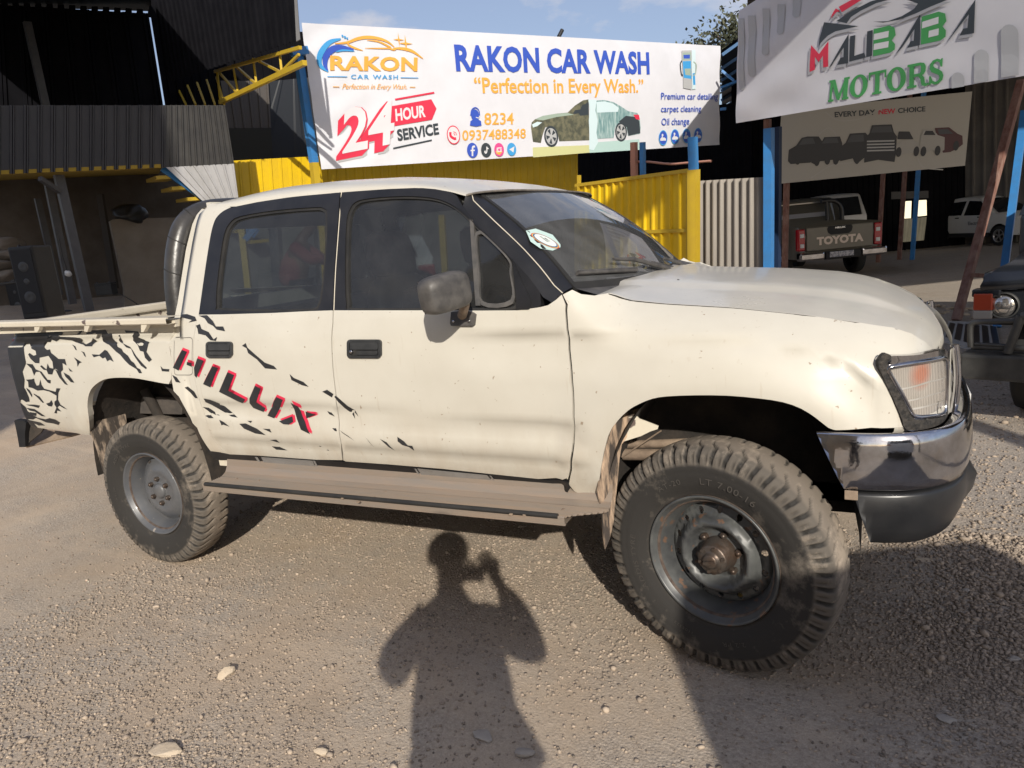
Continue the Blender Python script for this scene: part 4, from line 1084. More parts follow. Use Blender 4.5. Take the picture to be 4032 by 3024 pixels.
# ------------------------------------------------------------------ underside, wheel housings, engine bay
ub = MB()
ub.box((0.0, 0, 0.66), (2.0, 1.44, 0.05)); ub.box((-0.2, 0.35, 0.52), (4.3, 0.09, 0.14)); ub.box((-0.2, -0.35, 0.52), (4.3, 0.09, 0.14))
ub.box((1.45, 0, 0.78), (1.0, 0.90, 0.60)); ub.box((-1.75, 0, 0.70), (1.35, 0.9, 0.05)); ub.box((1.93, 0, 0.70), (0.20, 1.30, 0.36)); ub.box((1.75, 0, 0.50), (0.5, 0.9, 0.12))
ub.tube([(-1.425, -0.7, 0.385), (-1.425, 0.7, 0.385)], 0.045, 12); ub.lathe([(0.02,-.14),(0.13,-.08),(0.14,0),(0.13,.08),(0.02,.14)][::-1], 20, 0, -1.425, 0.385)
ub.tube([(1.40, -0.7, 0.395), (1.40, 0.7, 0.395)], 0.045, 12)
for sg in (1, -1):
    for k in range(3):
        ub.bar((-2.05, sg*0.52, 0.50 - .012*k), (-0.8, sg*0.52, 0.50 - .012*k), 0.06, 0.010)
    ub.tube([(-1.60, sg*0.50, 0.42), (-1.75, sg*0.55, 0.86)], 0.028, 10)
for x0, x1, zt in ((1.0, 1.82, 1.02), (-1.93, -1.02, 1.04)):
    for sg in (1, -1):
        c = (x0+x1)/2; R_ = (x1-x0)/2
        arc = [(c + R_*math.cos(t), 0.43 + (zt-0.43)*math.sin(t)) for t in np.linspace(0.0, math.pi, 22)]
        ub.grid([[(x, sg*0.80, z) for x, z in arc], [(x, sg*0.46, z) for x, z in arc]], 0, True)
        ub.grid([[(x, sg*0.46, z) for x, z in arc], [(x, sg*0.46, 0.55) for x, z in arc]], 0, False)
ub.done("chassis", [DARK], truck)
# steering links and the torn inner wing behind the front wheel
lk = MB()
lk.tube([at_y(*p, -0.62) for p in zc3([(200,345),(300,345),(460,340),(560,335)])], 0.016, 8); lk.tube([at_y(*p, -0.66) for p in zc3([(215,400),(420,402),(560,395)])], 0.022, 8)
lk.tube([at_y(*p, -0.72) for p in zc3([(205,415),(300,350),(420,270)])], 0.003, 5)
lk.done("steering_links", [RUSTY], truck)
def plate(name, px, plane, n, mat, parent, th=0.008):
    P = [at_plane(*p, np.array(plane, float), np.array(n, float)) for p in px]
    nn = np.array(n, float); nn /= np.linalg.norm(nn)
    if np.dot(nn, CAM - np.array(plane)) < 0: nn = -nn
    o = MB(); v2 = None
    o.prism(P, -nn*th); r = o.done(name, [mat], parent)
    bm = bmesh.new(); bm.from_mesh(r.data); bmesh.ops.triangulate(bm, faces=[f for f in bm.faces if len(f.verts) > 4]); bmesh.ops.recalc_face_normals(bm, faces=bm.faces); bm.to_mesh(r.data); bm.free()
    return r
plate("torn_inner_wing", zc3([(215,200),(285,190),(300,205),(345,222),(405,245),(400,262),(360,275),(310,300),(262,315),(215,330),(205,280)]), (1.06, -0.74, 0.8), (0.15, -1, 0.1), CREAM_WORN, truck)
flapm = M("muddy_rubber_flap", (0.05, 0.04, 0.034), 0.9, col2=(0.50, 0.36, 0.25), scale=14, amt=0.95, stretch=(2.2, 2.2, 0.35), lo=0.42, hi=0.6, bump=0.6, bscale=30)
plate("front_mud_flap", zc3([(150,265),(182,215),(240,165),(300,150),(282,215),(262,262),(225,320),(205,345),(192,430),(185,520),(172,640),(160,770),(140,860),(115,918),(104,850),(98,740),(80,640),(72,600),(86,500),(100,420),(128,330)]), (1.03, -0.80, 0.6), (0.75, -0.66, 0), flapm, truck, 0.006)
plate("rear_mud_flap", z5([(555,745),(600,722),(700,700),(782,678),(788,735),(715,800),(690,850),(678,900),(668,1000),(664,1088),(640,1030),(612,930),(585,850),(565,800)]), (-1.86, -0.75, 0.6), (1, -0.25, 0), M("muddy_rear_flap", (0.045, 0.036, 0.03), 0.9, col2=(0.36, 0.28, 0.21), scale=20, amt=0.95, stretch=(1.5, 1.5, 0.4), lo=0.5, hi=0.66, bump=0.5), truck, 0.006)
plate("spring_hanger", z5([(700,585),(735,560),(745,690),(700,695),(675,690),(680,640)]), (-1.80, -0.62, 0.8), (0.4, -1, 0), CREAM_WORN, truck, 0.02)
plate("chassis_rail", z5([(820,600),(850,580),(980,575),(1110,580),(1135,640),(1130,682),(830,675),(812,640)]), (-1.3, -0.52, 0.75), (0, -1, 0), M("greasy_chassis", (0.05, 0.045, 0.042), 0.8, col2=(0.12, 0.10, 0.085), scale=12, amt=0.8), truck, 0.06)
plate("bumper_bracket", z5([(88,722),(100,715),(150,722),(162,735),(155,800),(158,885),(120,886),(105,800)]), (-2.45, -0.74, 0.6), (0.25, -1, 0), BUMPER_BLACK, truck, 0.03)
st_ = plate("rear_step", z5([(158,884),(160,845),(190,845),(250,800),(275,772),(400,790),(495,800),(420,822),(300,850)]), (-2.42, -0.55, 0.62), (0.1, -0.6, 1.0), RUSTY, truck, 0.01)
plate("rear_step_beam", z5([(158,740),(270,772),(250,800),(190,848),(158,884)]), (-2.44, -0.70, 0.62), (0.3, -1, 0.1), DARK, truck, 0.01)

# ------------------------------------------------------------------ bed: rails, tailgate, inner walls, roll bar
zr = lambda x: 1.283 - 0.0158*(x + 1.0)
rl = MB()
for sg in (1, -1):
    prof = [(-.800, .000), (-.884, .000), (-.892, -.008), (-.892, -.026), (-.884, -.032), (-.84, -.030)]
    rows = [[(x, sg*-1*-y_ if sg > 0 else -y_, zr(x) + dz_) for y_, dz_ in prof] for x in np.linspace(-2.50, -1.005, 12)]
    rows = [[(p[0], p[1]*(1), p[2]) for p in r] for r in rows]
    rl.grid(rows, 0, False)
    rl.add([rows[0][0], rows[0][1], rows[0][2], rows[0][3], rows[0][4], rows[0][5]], [(0, 1, 2, 3, 4, 5)])
for o_ in (): pass
rail = rl.done("bed_rail", [CREAM_WORN], truck); fix_normals(rail)
bi = MB()
for sg in (1, -1):
    bi.box((-1.75, sg*0.765, 1.15), (1.40, 0.03, 0.22))
    bi.box((-1.75, sg*0.80, 1.25), (1.48, 0.085, 0.03))
bi.box((-1.75, 0, 0.735), (1.45, 0.88, 0.03)); bi.box((-1.055, 0, 1.0), (0.03, 1.5, 0.55))
bi.done("bed_lining", [CREAM_WORN], truck)
tg = MB(); tg.box((-2.455, 0, 0.985), (0.04, 1.40, 0.54), bev=0.008); tg.box((-2.45, 0, 1.262), (0.075, 1.44, 0.05), bev=0.012); tg.box((-2.425, 0, 1.13), (0.03, 1.3, 0.05), bev=0.008)
tg.done("tailgate", [CREAM_WORN], truck)
for px in ([(345,328),(402,328),(392,372),(375,404),(346,400)], [(848,324),(905,322),(892,360),(876,402),(846,396)], [(1416,322),(1480,320),(1465,360),(1440,404),(1418,402)]):
    plate("rope_hook", z3(px), (-1.8, -0.886, 1.2), (0, -1, 0), CREAM_WORN, truck, 0.02)
tl_ = MB()
tl_.box((-2.478, -0.715, 1.0), (0.03, 0.12, 0.40), bev=0.008)
tl_o = tl_.done("tail_lamp", [M("red_tail_lens", (0.10, 0.008, 0.012), 0.2, coat=0.5)], truck); mirror_obj(tl_o)
rbp = catmull([(-1.165,-.690,1.18),(-1.165,-.688,1.30),(-1.163,-.672,1.45),(-1.155,-.632,1.60),(-1.145,-.575,1.70),(-1.135,-.47,1.755),(-1.13,-.3,1.772),(-1.13,0,1.775)], 5)
rbp = rbp + [(p[0], -p[1], p[2]) for p in rbp[::-1][1:]]
rbm = MB().tube(rbp, 0.056, 18)
rollbar = rbm.done("roll_bar", [M("black_padded_vinyl", (0.022, 0.022, 0.023), 0.34, col2=(0.06, 0.055, 0.05), scale=9, amt=0.7, bump=0.25, bscale=9, bdist=0.02)], truck)
sm_ = MB()
for k in (4, 11, 16, 22):
    c = np.array(rbp[k]); d = np.array(rbp[k+1]) - np.array(rbp[k-1]); d /= np.linalg.norm(d); a = np.cross(d, [1, 0, 0.2]); a /= np.linalg.norm(a); b_ = np.cross(d, a)
    sm_.tube([c + (a*math.cos(t) + b_*math.sin(t))*0.0565 + d*0.02*math.sin(t) for t in np.linspace(0, 6.283, 20, endpoint=False)], 0.003, 5, closed=True)
sm_.done("padding_seam", [RUBBER], rollbar)

# ------------------------------------------------------------------ running board, sill trim
rbm = MB()
prof = [(-.800,.075),(-.806,.045),(-.822,.018),(-.845,.006),(-.852,.004)]
for k in range(9): prof += [(-.856 - .0105*k, .0050), (-.858 - .0105*k, -.002), (-.863 - .0105*k, -.002), (-.865 - .0105*k, .0050)]
prof += [(-.952,.006),(-.956,.002),(-.957,-.026),(-.953,-.029),(-.945,-.024),(-.80,-.02)]
def rb_x1(y): return 0.915 + 0.125*sm((y + 0.95)/0.09)
rows = []
for t in np.linspace(0, 1, 30):
    row = []
    for y, dz in prof:
        x0 = -0.885 + 0.03*sm((-0.86 - y)/0.08)*0; x1 = rb_x1(y) if dz > -0.01 else 0.915
        x = x0 + (x1-x0)*t; row.append((x, y, 0.515 + 0.0125*(x + 0.885) + dz))
    rows.append(row)
rbm.grid(rows, 0, False)
board = rbm.done("running_board", [ALU], truck); fix_normals(board)
eg = MB()
for sg in (1,): eg.tube([(x, sg*-.9535, 0.521 + 0.0125*(x + 0.885)) for x in np.linspace(-0.87, 0.89, 20)], 0.0095, 7)
eg.done("rubber_edge", [RUBBER], board)
sv = MB()
for px in z8([(185,395),(120,430),(235,437),(305,405),(930,497),(990,465),(760,500),(1675,588),(1750,590),(1915,596),(1960,562),(845,520)]):
    p = at_plane(*px, np.array([0, -.93, 0.528]), np.array([-0.0125, 0, 1.0])); sv.box(p, (0.012, 0.012, 0.006), bev=0.002)
sv.done("board_screw", [RUSTY], board); mirror_obj(board)
SILVER = M("silver_trim_film", (0.42, 0.42, 0.42), 0.25, metal=0.6, col2=(0.3, 0.28, 0.25), scale=6, amt=0.7)
band = z8([(25,240),(150,262),(300,270),(610,290),(775,302),(1000,317),(1300,342),(1600,374),(1880,402),(1985,408),(2000,440),(1985,466),(1880,452),(1600,424),(1180,386),(900,360),(620,334),(300,306),(90,290),(60,285)])
strip = surf_panel("sill_trim", side_f, S(band), (), 0.05, BLACK_PAINT, truck, 0.012, 0.002, mirror=True)
for pts in ([(318,272),(598,292),(615,330),(335,306)], [(1168,334),(1548,370),(1590,418),(1200,384)]):
    for o, l in zip(surf_panel("silver_segment", side_f, S(z8(pts)), (), 0.05, SILVER, None, 0, 0.0045, mirror=True), strip): attach(o, l)
for pts in ([(284,272),(298,272),(318,303),(304,302)], [(1152,335),(1162,335),(1192,384),(1180,382)], [(1560,372),(1570,373),(1605,420),(1594,419)], [(600,291),(612,292),(632,332),(620,331)]):
    for o, l in zip(surf_panel("silver_stripe", side_f, S(z8(pts)), (), 0.05, SILVER, None, 0, 0.0045, mirror=True), strip): attach(o, l)
skm = MB()
skm.box((0.02, -0.775, 0.60), (1.95, 0.03, 0.10)); mirror_obj(skm.done("sill", [CREAM_WORN], truck))

# ------------------------------------------------------------------ door furniture
def rrect(x0, y0, x1, y1, r, n=4):
    out = []
    for cx, cy, a0 in ((x1-r, y1-r, 0), (x0+r, y1-r, 90), (x0+r, y0+r, 180), (x1-r, y0+r, 270)):
        for k in range(n+1):
            a = rad(a0 + 90*k/n); out.append((cx + r*math.cos(a), cy + r*math.sin(a)))
    return out
HANDLE = M("black_handle_plastic", (0.02, 0.021, 0.022), 0.3, coat=0.3, col2=(0.06, 0.06, 0.06), scale=14, amt=0.6)
for dr, (x0, y0, x1, y1), key in ((rear_door, (184,1018,346,1118), False), (front_door, (1061,1005,1272,1120), True)):
    out = S(z6(rrect(x0, y0, x1, y1, 22))); w = x1-x0; h = y1-y0
    hs = surf_panel("door_handle", side_f, out, [S(z6(rrect(x0+w*.07, y0+h*.12, x1-w*.07, y1-h*.14, 14)))], 0.02, HANDLE, None, 0.02, 0.010, mirror=True)
    for o, d in zip(hs, dr): attach(o, d)
    for nm, px, of, mt in (("handle_cup", rrect(x0+w*.06, y0+h*.1, x1-w*.06, y1-h*.12, 14), 0.002, RUBBER), ("handle_paddle", rrect(x0+w*(.28 if key else .1), y0+h*.62, x1-w*.1, y1-h*.17, 8), 0.009, HANDLE), ("handle_top", rrect(x0+w*.09, y0+h*.14, x1-w*.09, y0+h*.55, 8), 0.009, HANDLE)):
        for o, l in zip(surf_panel(nm, side_f, S(z6(px)), (), 0.02, mt, None, 0.008, of, mirror=True), hs): attach(o, l)
    if key:
        p = side_f(*S(z6([(1088,1080)]))[0]); k_ = MB(); k_.lathe([(0.0001, p[1]-.014), (0.006, p[1]-.014), (0.007, p[1]-.008), (0.007, p[1])][::-1], 12, 0, p[0], p[2]); k_.done("keyhole", [CHROME], hs[0])
fd = S(z5(rrect(1086, 202, 1200, 438, 18)))
fc = np.array(fd).mean(0); fi = [tuple(fc + (np.array(p)-fc)*0.975) for p in fd]
surf_panel("fuel_flap", side_f, fd, [fi], 0.03, M("shut_line", (0.06, 0.05, 0.045), 0.8), quarter[0], 0, 0.0018)
# mirror
mc = at_y(*z6([(1674,714)])[0], -1.0)
shell = MB()
mw, mh, md = 0.185, 0.128, 0.075
rowsM = []
for k, (s, d) in enumerate([(0.0, -.5), (0.55, -.5), (0.82, -.44), (0.95, -.28), (1.0, 0.0), (1.0, .42), (0.97, .5)]):
    ring = []
    for j in range(36):
        a = 2*math.pi*j/36; c, q = math.cos(a), math.sin(a); e = 2/4.2
        ring.append(Vector((math.copysign(abs(c)**e, c)*mw/2*max(s, 0.001), d*md, math.copysign(abs(q)**e, q)*mh/2*max(s, 0.001))))
    rowsM.append(ring + [ring[0]])
# face direction: forward-right; local -Y is the rounded front
ang = math.atan2(-0.42, 1.0) + math.pi/2
Rm = Matrix.Rotation(ang, 3, 'Z') @ Matrix.Rotation(rad(-7), 3, 'Y')
shell.grid([[Vector(mc) + Rm @ v for v in r] for r in rowsM], 0, True, flip=True)
shell.done("wing_mirror", [PLASTIC], None); mirror = bpy.data.objects["wing_mirror"]; fix_normals(mirror); attach(mirror, front_door[0])
mg = MB(); mg.box(Vector(mc) + Rm @ Vector((0, .034, 0)), (mw*.88, 0.004, mh*.86), R=Rm); mg.done("mirror_glass", [CHROME], mirror)
ar = MB(); p1 = at_y(*z6([(1785,800)])[0], -0.93); p2 = np.array(side_f(*S(z6([(1785,850)]))[0]))
ar.tube([Vector(mc) + Rm @ Vector((0.06, 0, -0.045)), p1, p2 + np.array([0, -.018, 0])], [0.022, 0.017, 0.018], 10)
ar.done("mirror_arm", [RUSTY], mirror)
br_ = surf_panel("mirror_bracket", side_f, S(z6([(1712,838),(1760,832),(1800,826),(1845,838),(1860,850),(1852,916),(1845,922),(1712,922),(1706,905)])), (), 0.02, PLASTIC, front_door[0], 0.014, 0.014)[0]
bo = MB()
for q in z6([(1730,889),(1828,887)]):
    p = side_f(*S([q])[0]); bo.lathe([(0.0001, p[1]-.021), (0.004, p[1]-.021), (0.0055, p[1]-.017), (0.0055, p[1]-.012)][::-1], 10, 0, p[0], p[2])
bo.done("bracket_bolt", [CHROME], br_)

# ------------------------------------------------------------------ splash decals and model lettering
def decal(name, polys, parent, mat=DECAL, off=0.0016):
    V, F, LN = [], [], []
    for pl_ in polys:
        o = surf_panel(name, side_f, S(pl_), (), 0.03, mat, None, 0, off)[0]; me = o.data; b = len(V)
        V += [v.co[:] for v in me.vertices]; F += [tuple(b+i for i in p.vertices) for p in me.polygons]; LN += [tuple(c.vector) for c in me.corner_normals]
        bpy.data.objects.remove(o); bpy.data.meshes.remove(me)
    return mesh_from(name, V, F, mat, None, True, parent, LN)
bed_black = [
 [(92,350),(345,347),(362,362),(470,360),(470,497),(448,520),(300,520),(290,516),(250,520),(243,580),(262,700),(262,722),(230,800),(250,880),(245,960),(262,985),(295,1060),(300,1100),(265,1105),(225,1080),(208,1085),(205,1110),(225,1125),(260,1155),(280,1195),(330,1235),(375,1256),(335,1280),(280,1275),(338,1308),(380,1362),(260,1319),(190,1269),(120,1159),(89,1060),(67,990),(43,800),(24,650),(14,560),(18,505),(44,452),(87,424)],
 [(466,359),(490,356),(525,385),(570,385),(640,408),(620,445),(760,452),(830,480),(845,528),(780,508),(720,486),(600,476),(560,495),(520,480),(500,500),(466,499)],
 [(300,517),(448,517),(452,560),(475,582),(505,575),(515,610),(560,645),(590,672),(655,672),(672,738),(630,712),(636,780),(612,805),(560,770),(540,780),(530,700),(490,640),(400,660),(398,715),(355,712),(310,670),(285,628),(300,612),(340,640),(368,630),(360,590),(320,570)],
 [(540,770),(615,800),(625,850),(685,935),(655,925),(600,860),(565,790)],
 [(480,718),(500,760),(545,770),(528,828),(488,825),(470,785),(440,780),(405,745),(420,735),(470,778)],
 [(640,805),(700,840),(750,910),(715,905),(660,850)],
 [(265,718),(330,725),(360,775),(420,800),(450,840),(480,880),(512,885),(510,918),(485,912),(440,860),(400,800),(362,802),(345,840),(320,770)],
 [(262,880),(320,876),(345,868),(352,905),(370,940),(395,935),(408,880),(420,930),(445,970),(500,985),(562,1002),(570,965),(610,968),(590,1010),(585,1080),(610,1130),(680,1180),(640,1165),(600,1140),(580,1160),(620,1200),(575,1190),(575,1220),(548,1215),(570,1160),(550,1130),(550,1100),(570,1085),(570,1040),(500,1000),(440,985),(380,990),(330,965),(290,955),(285,900)],
 [(265,960),(300,985),(325,1030),(325,1058),(300,1020),(275,985)], [(340,1018),(400,1050),(445,1110),(430,1112),(380,1060),(345,1030)],
 [(465,1120),(500,1110),(520,1085),(535,1120),(525,1150),(490,1145)], [(262,1130),(350,1130),(405,1140),(390,1165),(340,1150),(290,1140)],
 [(265,1162),(350,1175),(410,1215),(460,1250),(420,1245),(350,1200),(300,1190)], [(300,1205),(370,1215),(365,1245),(310,1230)],
 [(330,1250),(460,1278),(500,1265),(560,1280),(605,1310),(590,1335),(540,1320),(470,1310),(400,1280)], [(300,1285),(410,1310),(455,1340),(390,1340),(330,1310)],
 [(725,525),(760,545),(775,585),(762,580),(745,550)], [(815,592),(850,605),(868,655),(850,640),(835,610)], [(745,655),(825,705),(800,715),(782,750),(775,700)],
 [(690,760),(735,800),(705,795)], [(925,625),(1000,630),(1030,605),(1055,580),(1080,590),(1120,650),(1145,702),(1108,680),(1080,695),(1060,655),(1035,668),(1000,640),(945,655)],
 [(870,375),(1060,370),(1085,415),(1130,418),(1130,460),(1170,500),(1185,550),(1225,570),(1240,600),(1290,640),(1320,690),(1350,712),(1380,760),(1410,775),(1430,815),(1400,815),(1375,775),(1300,730),(1260,690),(1210,630),(1170,600),(1100,530),(1040,500),(1030,460),(985,440),(960,410),(900,430),(870,440)],
 [(755,375),(845,372),(800,435),(720,445),(640,440),(690,432),(775,425),(800,400)], [(835,485),(870,525),(920,500),(935,465),(970,490),(945,500),(930,545),(860,545)],
 [(1170,415),(1210,425),(1205,460),(1250,520),(1310,550),(1340,590),(1370,640),(1430,710),(1478,760),(1470,775),(1420,740),(1350,640),(1320,570),(1270,555),(1225,490),(1180,440)],
 [(1255,385),(1385,395),(1415,425),(1385,455),(1450,480),(1500,500),(1475,600),(1530,680),(1500,702),(1460,660),(1445,600),(1410,590),(1385,530),(1340,490),(1330,440),(1280,430)],
 [(1615,740),(1640,770),(1705,775),(1700,800),(1630,795)]]
decal("splash_decal", [z3(p) for p in bed_black], bed[0])
decal("splash_decal", [z5(p) for p in (
 [(1130,57),(1165,58),(1215,75),(1225,100),(1175,110),(1195,95)], [(1150,515),(1170,508),(1210,540),(1232,580),(1215,580),(1185,545)], [(1072,435),(1100,450),(1125,485),(1095,480)])], quarter[0])
decal("splash_decal", [z5(p) for p in (
 [(1237,68),(1290,65),(1325,100),(1345,135),(1390,135),(1402,165),(1350,155),(1325,130),(1295,115),(1275,85)], [(1220,130),(1245,120),(1255,150),(1300,170),(1330,215),(1352,200),(1345,225),(1310,220),(1280,190),(1235,180),(1230,150)],
 [(1507,255),(1530,238),(1540,265),(1590,310),(1650,360),(1705,380),(1725,402),(1650,395),(1600,340),(1545,300),(1535,270)], [(1803,430),(1830,455),(1890,480),(1922,510),(1880,500),(1815,468)],
 [(2030,650),(2060,665),(2085,695),(2050,680)], [(1845,885),(1890,878),(1870,894)], [(1985,875),(2030,885),(2050,908),(2005,895)], [(1490,740),(1530,738),(1600,770),(1655,810),(1590,800),(1520,770)],
 [(1268,582),(1310,590),(1400,630),(1480,702),(1440,695),(1350,640),(1280,605)], [(1262,635),(1300,640),(1370,690),(1320,680)], [(1278,690),(1310,682),(1330,705),(1300,705)], [(1365,715),(1395,730),(1430,758),(1390,745),(1380,750)],
 [(1540,722),(1570,722),(1560,735)], [(1635,770),(1680,772),(1690,795)], [(1660,860),(1700,865),(1790,905),(1720,900)], [(1680,840),(1720,838),(1742,858)], [(2068,768),(2092,768),(2098,786),(2085,785)])], rear_door[0])
decal("splash_decal", [z6(p) for p in ([(900,1330),(930,1318),(970,1345),(960,1366)],)], rear_door[0])
decal("splash_decal", [z6(p) for p in ([(985,1355),(1060,1420),(1105,1445),(1127,1487),(1095,1450),(1105,1500),(1085,1465),(1000,1395),(975,1362)],)] + [z8(p) for p in ([(742,128),(790,160),(825,187),(760,145)], [(885,168),(932,222),(905,195)], [(962,176),(1000,195),(1045,240),(1010,220)], [(1058,165),(1095,190),(1115,212),(1140,215),(1150,240),(1120,220),(1085,210),(1060,190)])], front_door[0])
def letters(polys, parent):
    decal("red_letter_edge", [z5([(x+d[0]*k, y+d[1]*k) for x, y in p]) for p in polys for d, k in (((13, -9), 1.0), ((13, 0), 1.0), ((3, -14), 1.0))], parent, DECAL_RED, 0.0017)
    decal("lettering", [z5(p) for p in polys], parent, DECAL, 0.0045)
letters([[(1137,280),(1168,292),(1115,408),(1080,390)], [(1168,354),(1196,362),(1196,384),(1166,372)]], quarter[0])
letters([[(1232,332),(1270,346),(1226,452),(1215,440),(1212,392)], [(1325,380),(1360,393),(1312,512),(1268,492)], [(1420,418),(1460,436),(1424,532),(1530,588),(1512,608),(1367,540)],
         [(1590,502),(1626,520),(1598,602),(1656,642),(1644,665),(1580,640),(1556,608),(1556,582)], [(1722,572),(1763,590),(1710,706),(1668,688)],
         [(1812,608),(1856,628),(1886,690),(1932,802),(1876,775),(1852,710),(1836,650)], [(1740,725),(1822,692),(1828,728),(1800,745),(1765,742)], [(1905,662),(1970,682),(1910,704)]], rear_door[0])

# ------------------------------------------------------------------ cabin
cb = MB(); cb.box((0.0, 0, 0.70), (1.95, 1.46, 0.04)); cb.box((0.93, 0, 0.95), (0.06, 1.40, 0.45)); cb.done("cabin_floor", [TRIM], truck)
db = MB(); rowsD = []
for y in np.linspace(-0.70, 0.70, 15):
    rowsD.append([(0.55, y, 0.85), (0.55, y, 1.08), (0.60, y, 1.17), (0.72, y, 1.21), (0.95, y, 1.225)])
db.grid(rowsD, 0, True); db.done("dashboard", [M("grey_dashboard", (0.09, 0.09, 0.09), 0.75)], truck)
for d in (rear_door, front_door):
    for sg, o in zip((1, -1), d):
        xs_ = [v.co.x for v in o.data.vertices]; x0, x1 = min(xs_)+.03, max(xs_)-.04
        MB().box(((x0+x1)/2, sg*-0.775, 0.97), (x1-x0, 0.02, 0.52)).done("door_card", [TRIM], o)
def seat(y, x, name, quilt=True):
    s = MB()
    rows = []
    for z, xx, w, t in ((0.80, x+.04, .25, .07), (0.95, x+.01, .26, .075), (1.15, x-.04, .255, .07), (1.30, x-.08, .22, .06), (1.36, x-.09, .15, .05), (1.375, x-.09, .12, .03)):
        ring = []
        for j in range(24):
            a = 2*math.pi*j/24; c, q = math.cos(a), math.sin(a); e = 2/3.5
            ring.append((xx + math.copysign(abs(c)**e, c)*t, y + math.copysign(abs(q)**e, q)*w, z))
        rows.append(ring + [ring[0]])
    s.grid(rows, 0, True); s.box((x+.25, y, 0.86), (0.5, 0.50, 0.16), bev=0.05)
    o = s.done(name, [SEAT], truck); fix_normals(o)
    h = MB(); rows = []
    for z, w, t in ((1.37, .10, .03), (1.39, .14, .05), (1.47, .15, .055), (1.545, .13, .05), (1.57, .08, .03), (1.573, .01, .01)):
        ring = [(x - .10 - (z-1.37)*.12 + math.copysign(abs(math.cos(a))**.6, math.cos(a))*t, y + math.copysign(abs(math.sin(a))**.6, math.sin(a))*w, z) for a in np.linspace(0, 6.2832, 22)]
        rows.append(ring)
    h.grid(rows, 0, True); ho = h.done("headrest", [SEAT_QUILT if quilt else SEAT], o); fix_normals(ho)
seat(-0.38, 0.02, "front_seat"); seat(0.38, 0.05, "front_seat", False)
rs = MB(); rs.box((-0.62, 0, 0.86), (0.5, 1.3, 0.18), bev=0.05); rs.box((-0.86, 0, 1.05), (0.14, 1.32, 0.44), bev=0.05); o = rs.done("rear_bench", [SEAT], truck)
cu = MB(); cu.box((0.12, -0.42, 1.15), (0.16, 0.34, 0.36), 0.2, bev=0.06); o = cu.done("seat_cushion", [M("brown_leather", (0.06, 0.043, 0.037), 0.4)], truck)
swc = Vector((0.50, -0.38, 1.13)); swr = Matrix.Rotation(rad(62), 3, 'Y')
sw = MB(); sw.tube([swc + swr @ Vector((0.185*math.cos(t), 0.185*math.sin(t), 0)) for t in np.linspace(0, 6.283, 32, endpoint=False)], 0.016, 8, closed=True)
for k in range(3): sw.bar(swc, swc + swr @ Vector((0.18*math.cos(k*2.09+.5), 0.18*math.sin(k*2.09+.5), 0)), 0.03, 0.012)
sw.done("steering_wheel", [SEAT], truck)

# ------------------------------------------------------------------ building frame
def unit(v): v = np.array(v, float); return v/np.linalg.norm(v)
H_L = ray(6164, 364); H_L = unit(H_L - UPV*np.dot(H_L, UPV))          # along the car wash frontage, running away to the right
H_G = ray(260, 960); H_G = -unit(H_G - UPV*np.dot(H_G, UPV))          # along the yellow gate, left to right
H_B = ray(960, 784); H_B = -unit(H_B - UPV*np.dot(H_B, UPV))          # along the big banner, coming nearer to the right
H_C = unit(ROT[:, 0] - UPV*np.dot(ROT[:, 0], UPV))
H_F = unit(np.cross(UPV, H_C))
class Wall:
    """a plumb plane: a runs along h, b runs up, n points at the viewer"""
    def __init__(s, px, py, depth, h, back=0.0):
        s.h = h; s.n = unit(np.cross(h, UPV)); p = at_depth(px, py, depth)
        if np.dot(s.n, CAM - p) < 0: s.n = -s.n
        s.o = p - s.n*back
    def at(s, px, py, off=0.0): return at_plane(px, py, s.o + s.n*off, s.n)
    def ab(s, px, py):
        p = s.at(px, py) - s.o; return np.array([np.dot(p, s.h), np.dot(p, UPV)])
    def pt(s, a, b, off=0.0): return s.o + s.h*a + UPV*b + s.n*off
c1 = lambda P: zoomed(P, .54250, 0, 0)
c2 = lambda P: zoomed(P, .54250, 1150, 0)
c3 = lambda P: zoomed(P, .45208, 1900, 0)
c4 = lambda P: zoomed(P, .55696, 2800, 0)
c82 = lambda P: zoomed(P, .51245, 2900, 700)
c50 = lambda P: zoomed(P, .54250, 0, 700)

BLACK_SHEET = M("black_roof_sheet", (0.0045, 0.0045, 0.006), 0.8, spec=0.05, col2=(0.008, 0.008, 0.010), scale=3, amt=0.8)
GREY_SHEET = M("dark_grey_cladding", (0.045, 0.045, 0.050), 0.5, spec=.25, col2=(0.062, 0.062, 0.066), scale=4, amt=0.9, stretch=(1, 1, .3), rvar=0.1)
DARK_SHEET = M("charcoal_cladding", (0.028, 0.027, 0.027), 0.45, col2=(0.045, 0.043, 0.04), scale=5, amt=0.9)
GALV = M("galvanised_sheet", (0.42, 0.42, 0.43), 0.5, metal=0.1, col2=(0.28, 0.275, 0.27), scale=4, amt=0.9, rvar=0.1, stretch=(1, 1, .35))
YELLOW = M("yellow_sheet_paint", (0.66, 0.44, 0.006), 0.42, col2=(0.56, 0.37, 0.012), scale=3, amt=0.8, rvar=0.1)
YELLOW_STEEL = M("yellow_steel_paint", (0.48, 0.33, 0.02), 0.45, col2=(0.42, 0.28, 0.03), scale=9, amt=0.6)
BLUE = M("blue_steel_paint", (0.035, 0.20, 0.50), 0.4, col2=(0.05, 0.15, 0.32), scale=9, amt=0.6)
RUST_STEEL = M("red_oxide_steel", (0.16, 0.065, 0.045), 0.7, col2=(0.33, 0.22, 0.18), scale=14, amt=0.7, stretch=(1, 1, .4))
PINK = M("faded_pink_primer", (0.45, 0.22, 0.16), 0.7)
GREY_STEEL = M("grey_steel", (0.055, 0.055, 0.06), 0.5, col2=(0.09, 0.09, 0.09), scale=7, amt=0.6)
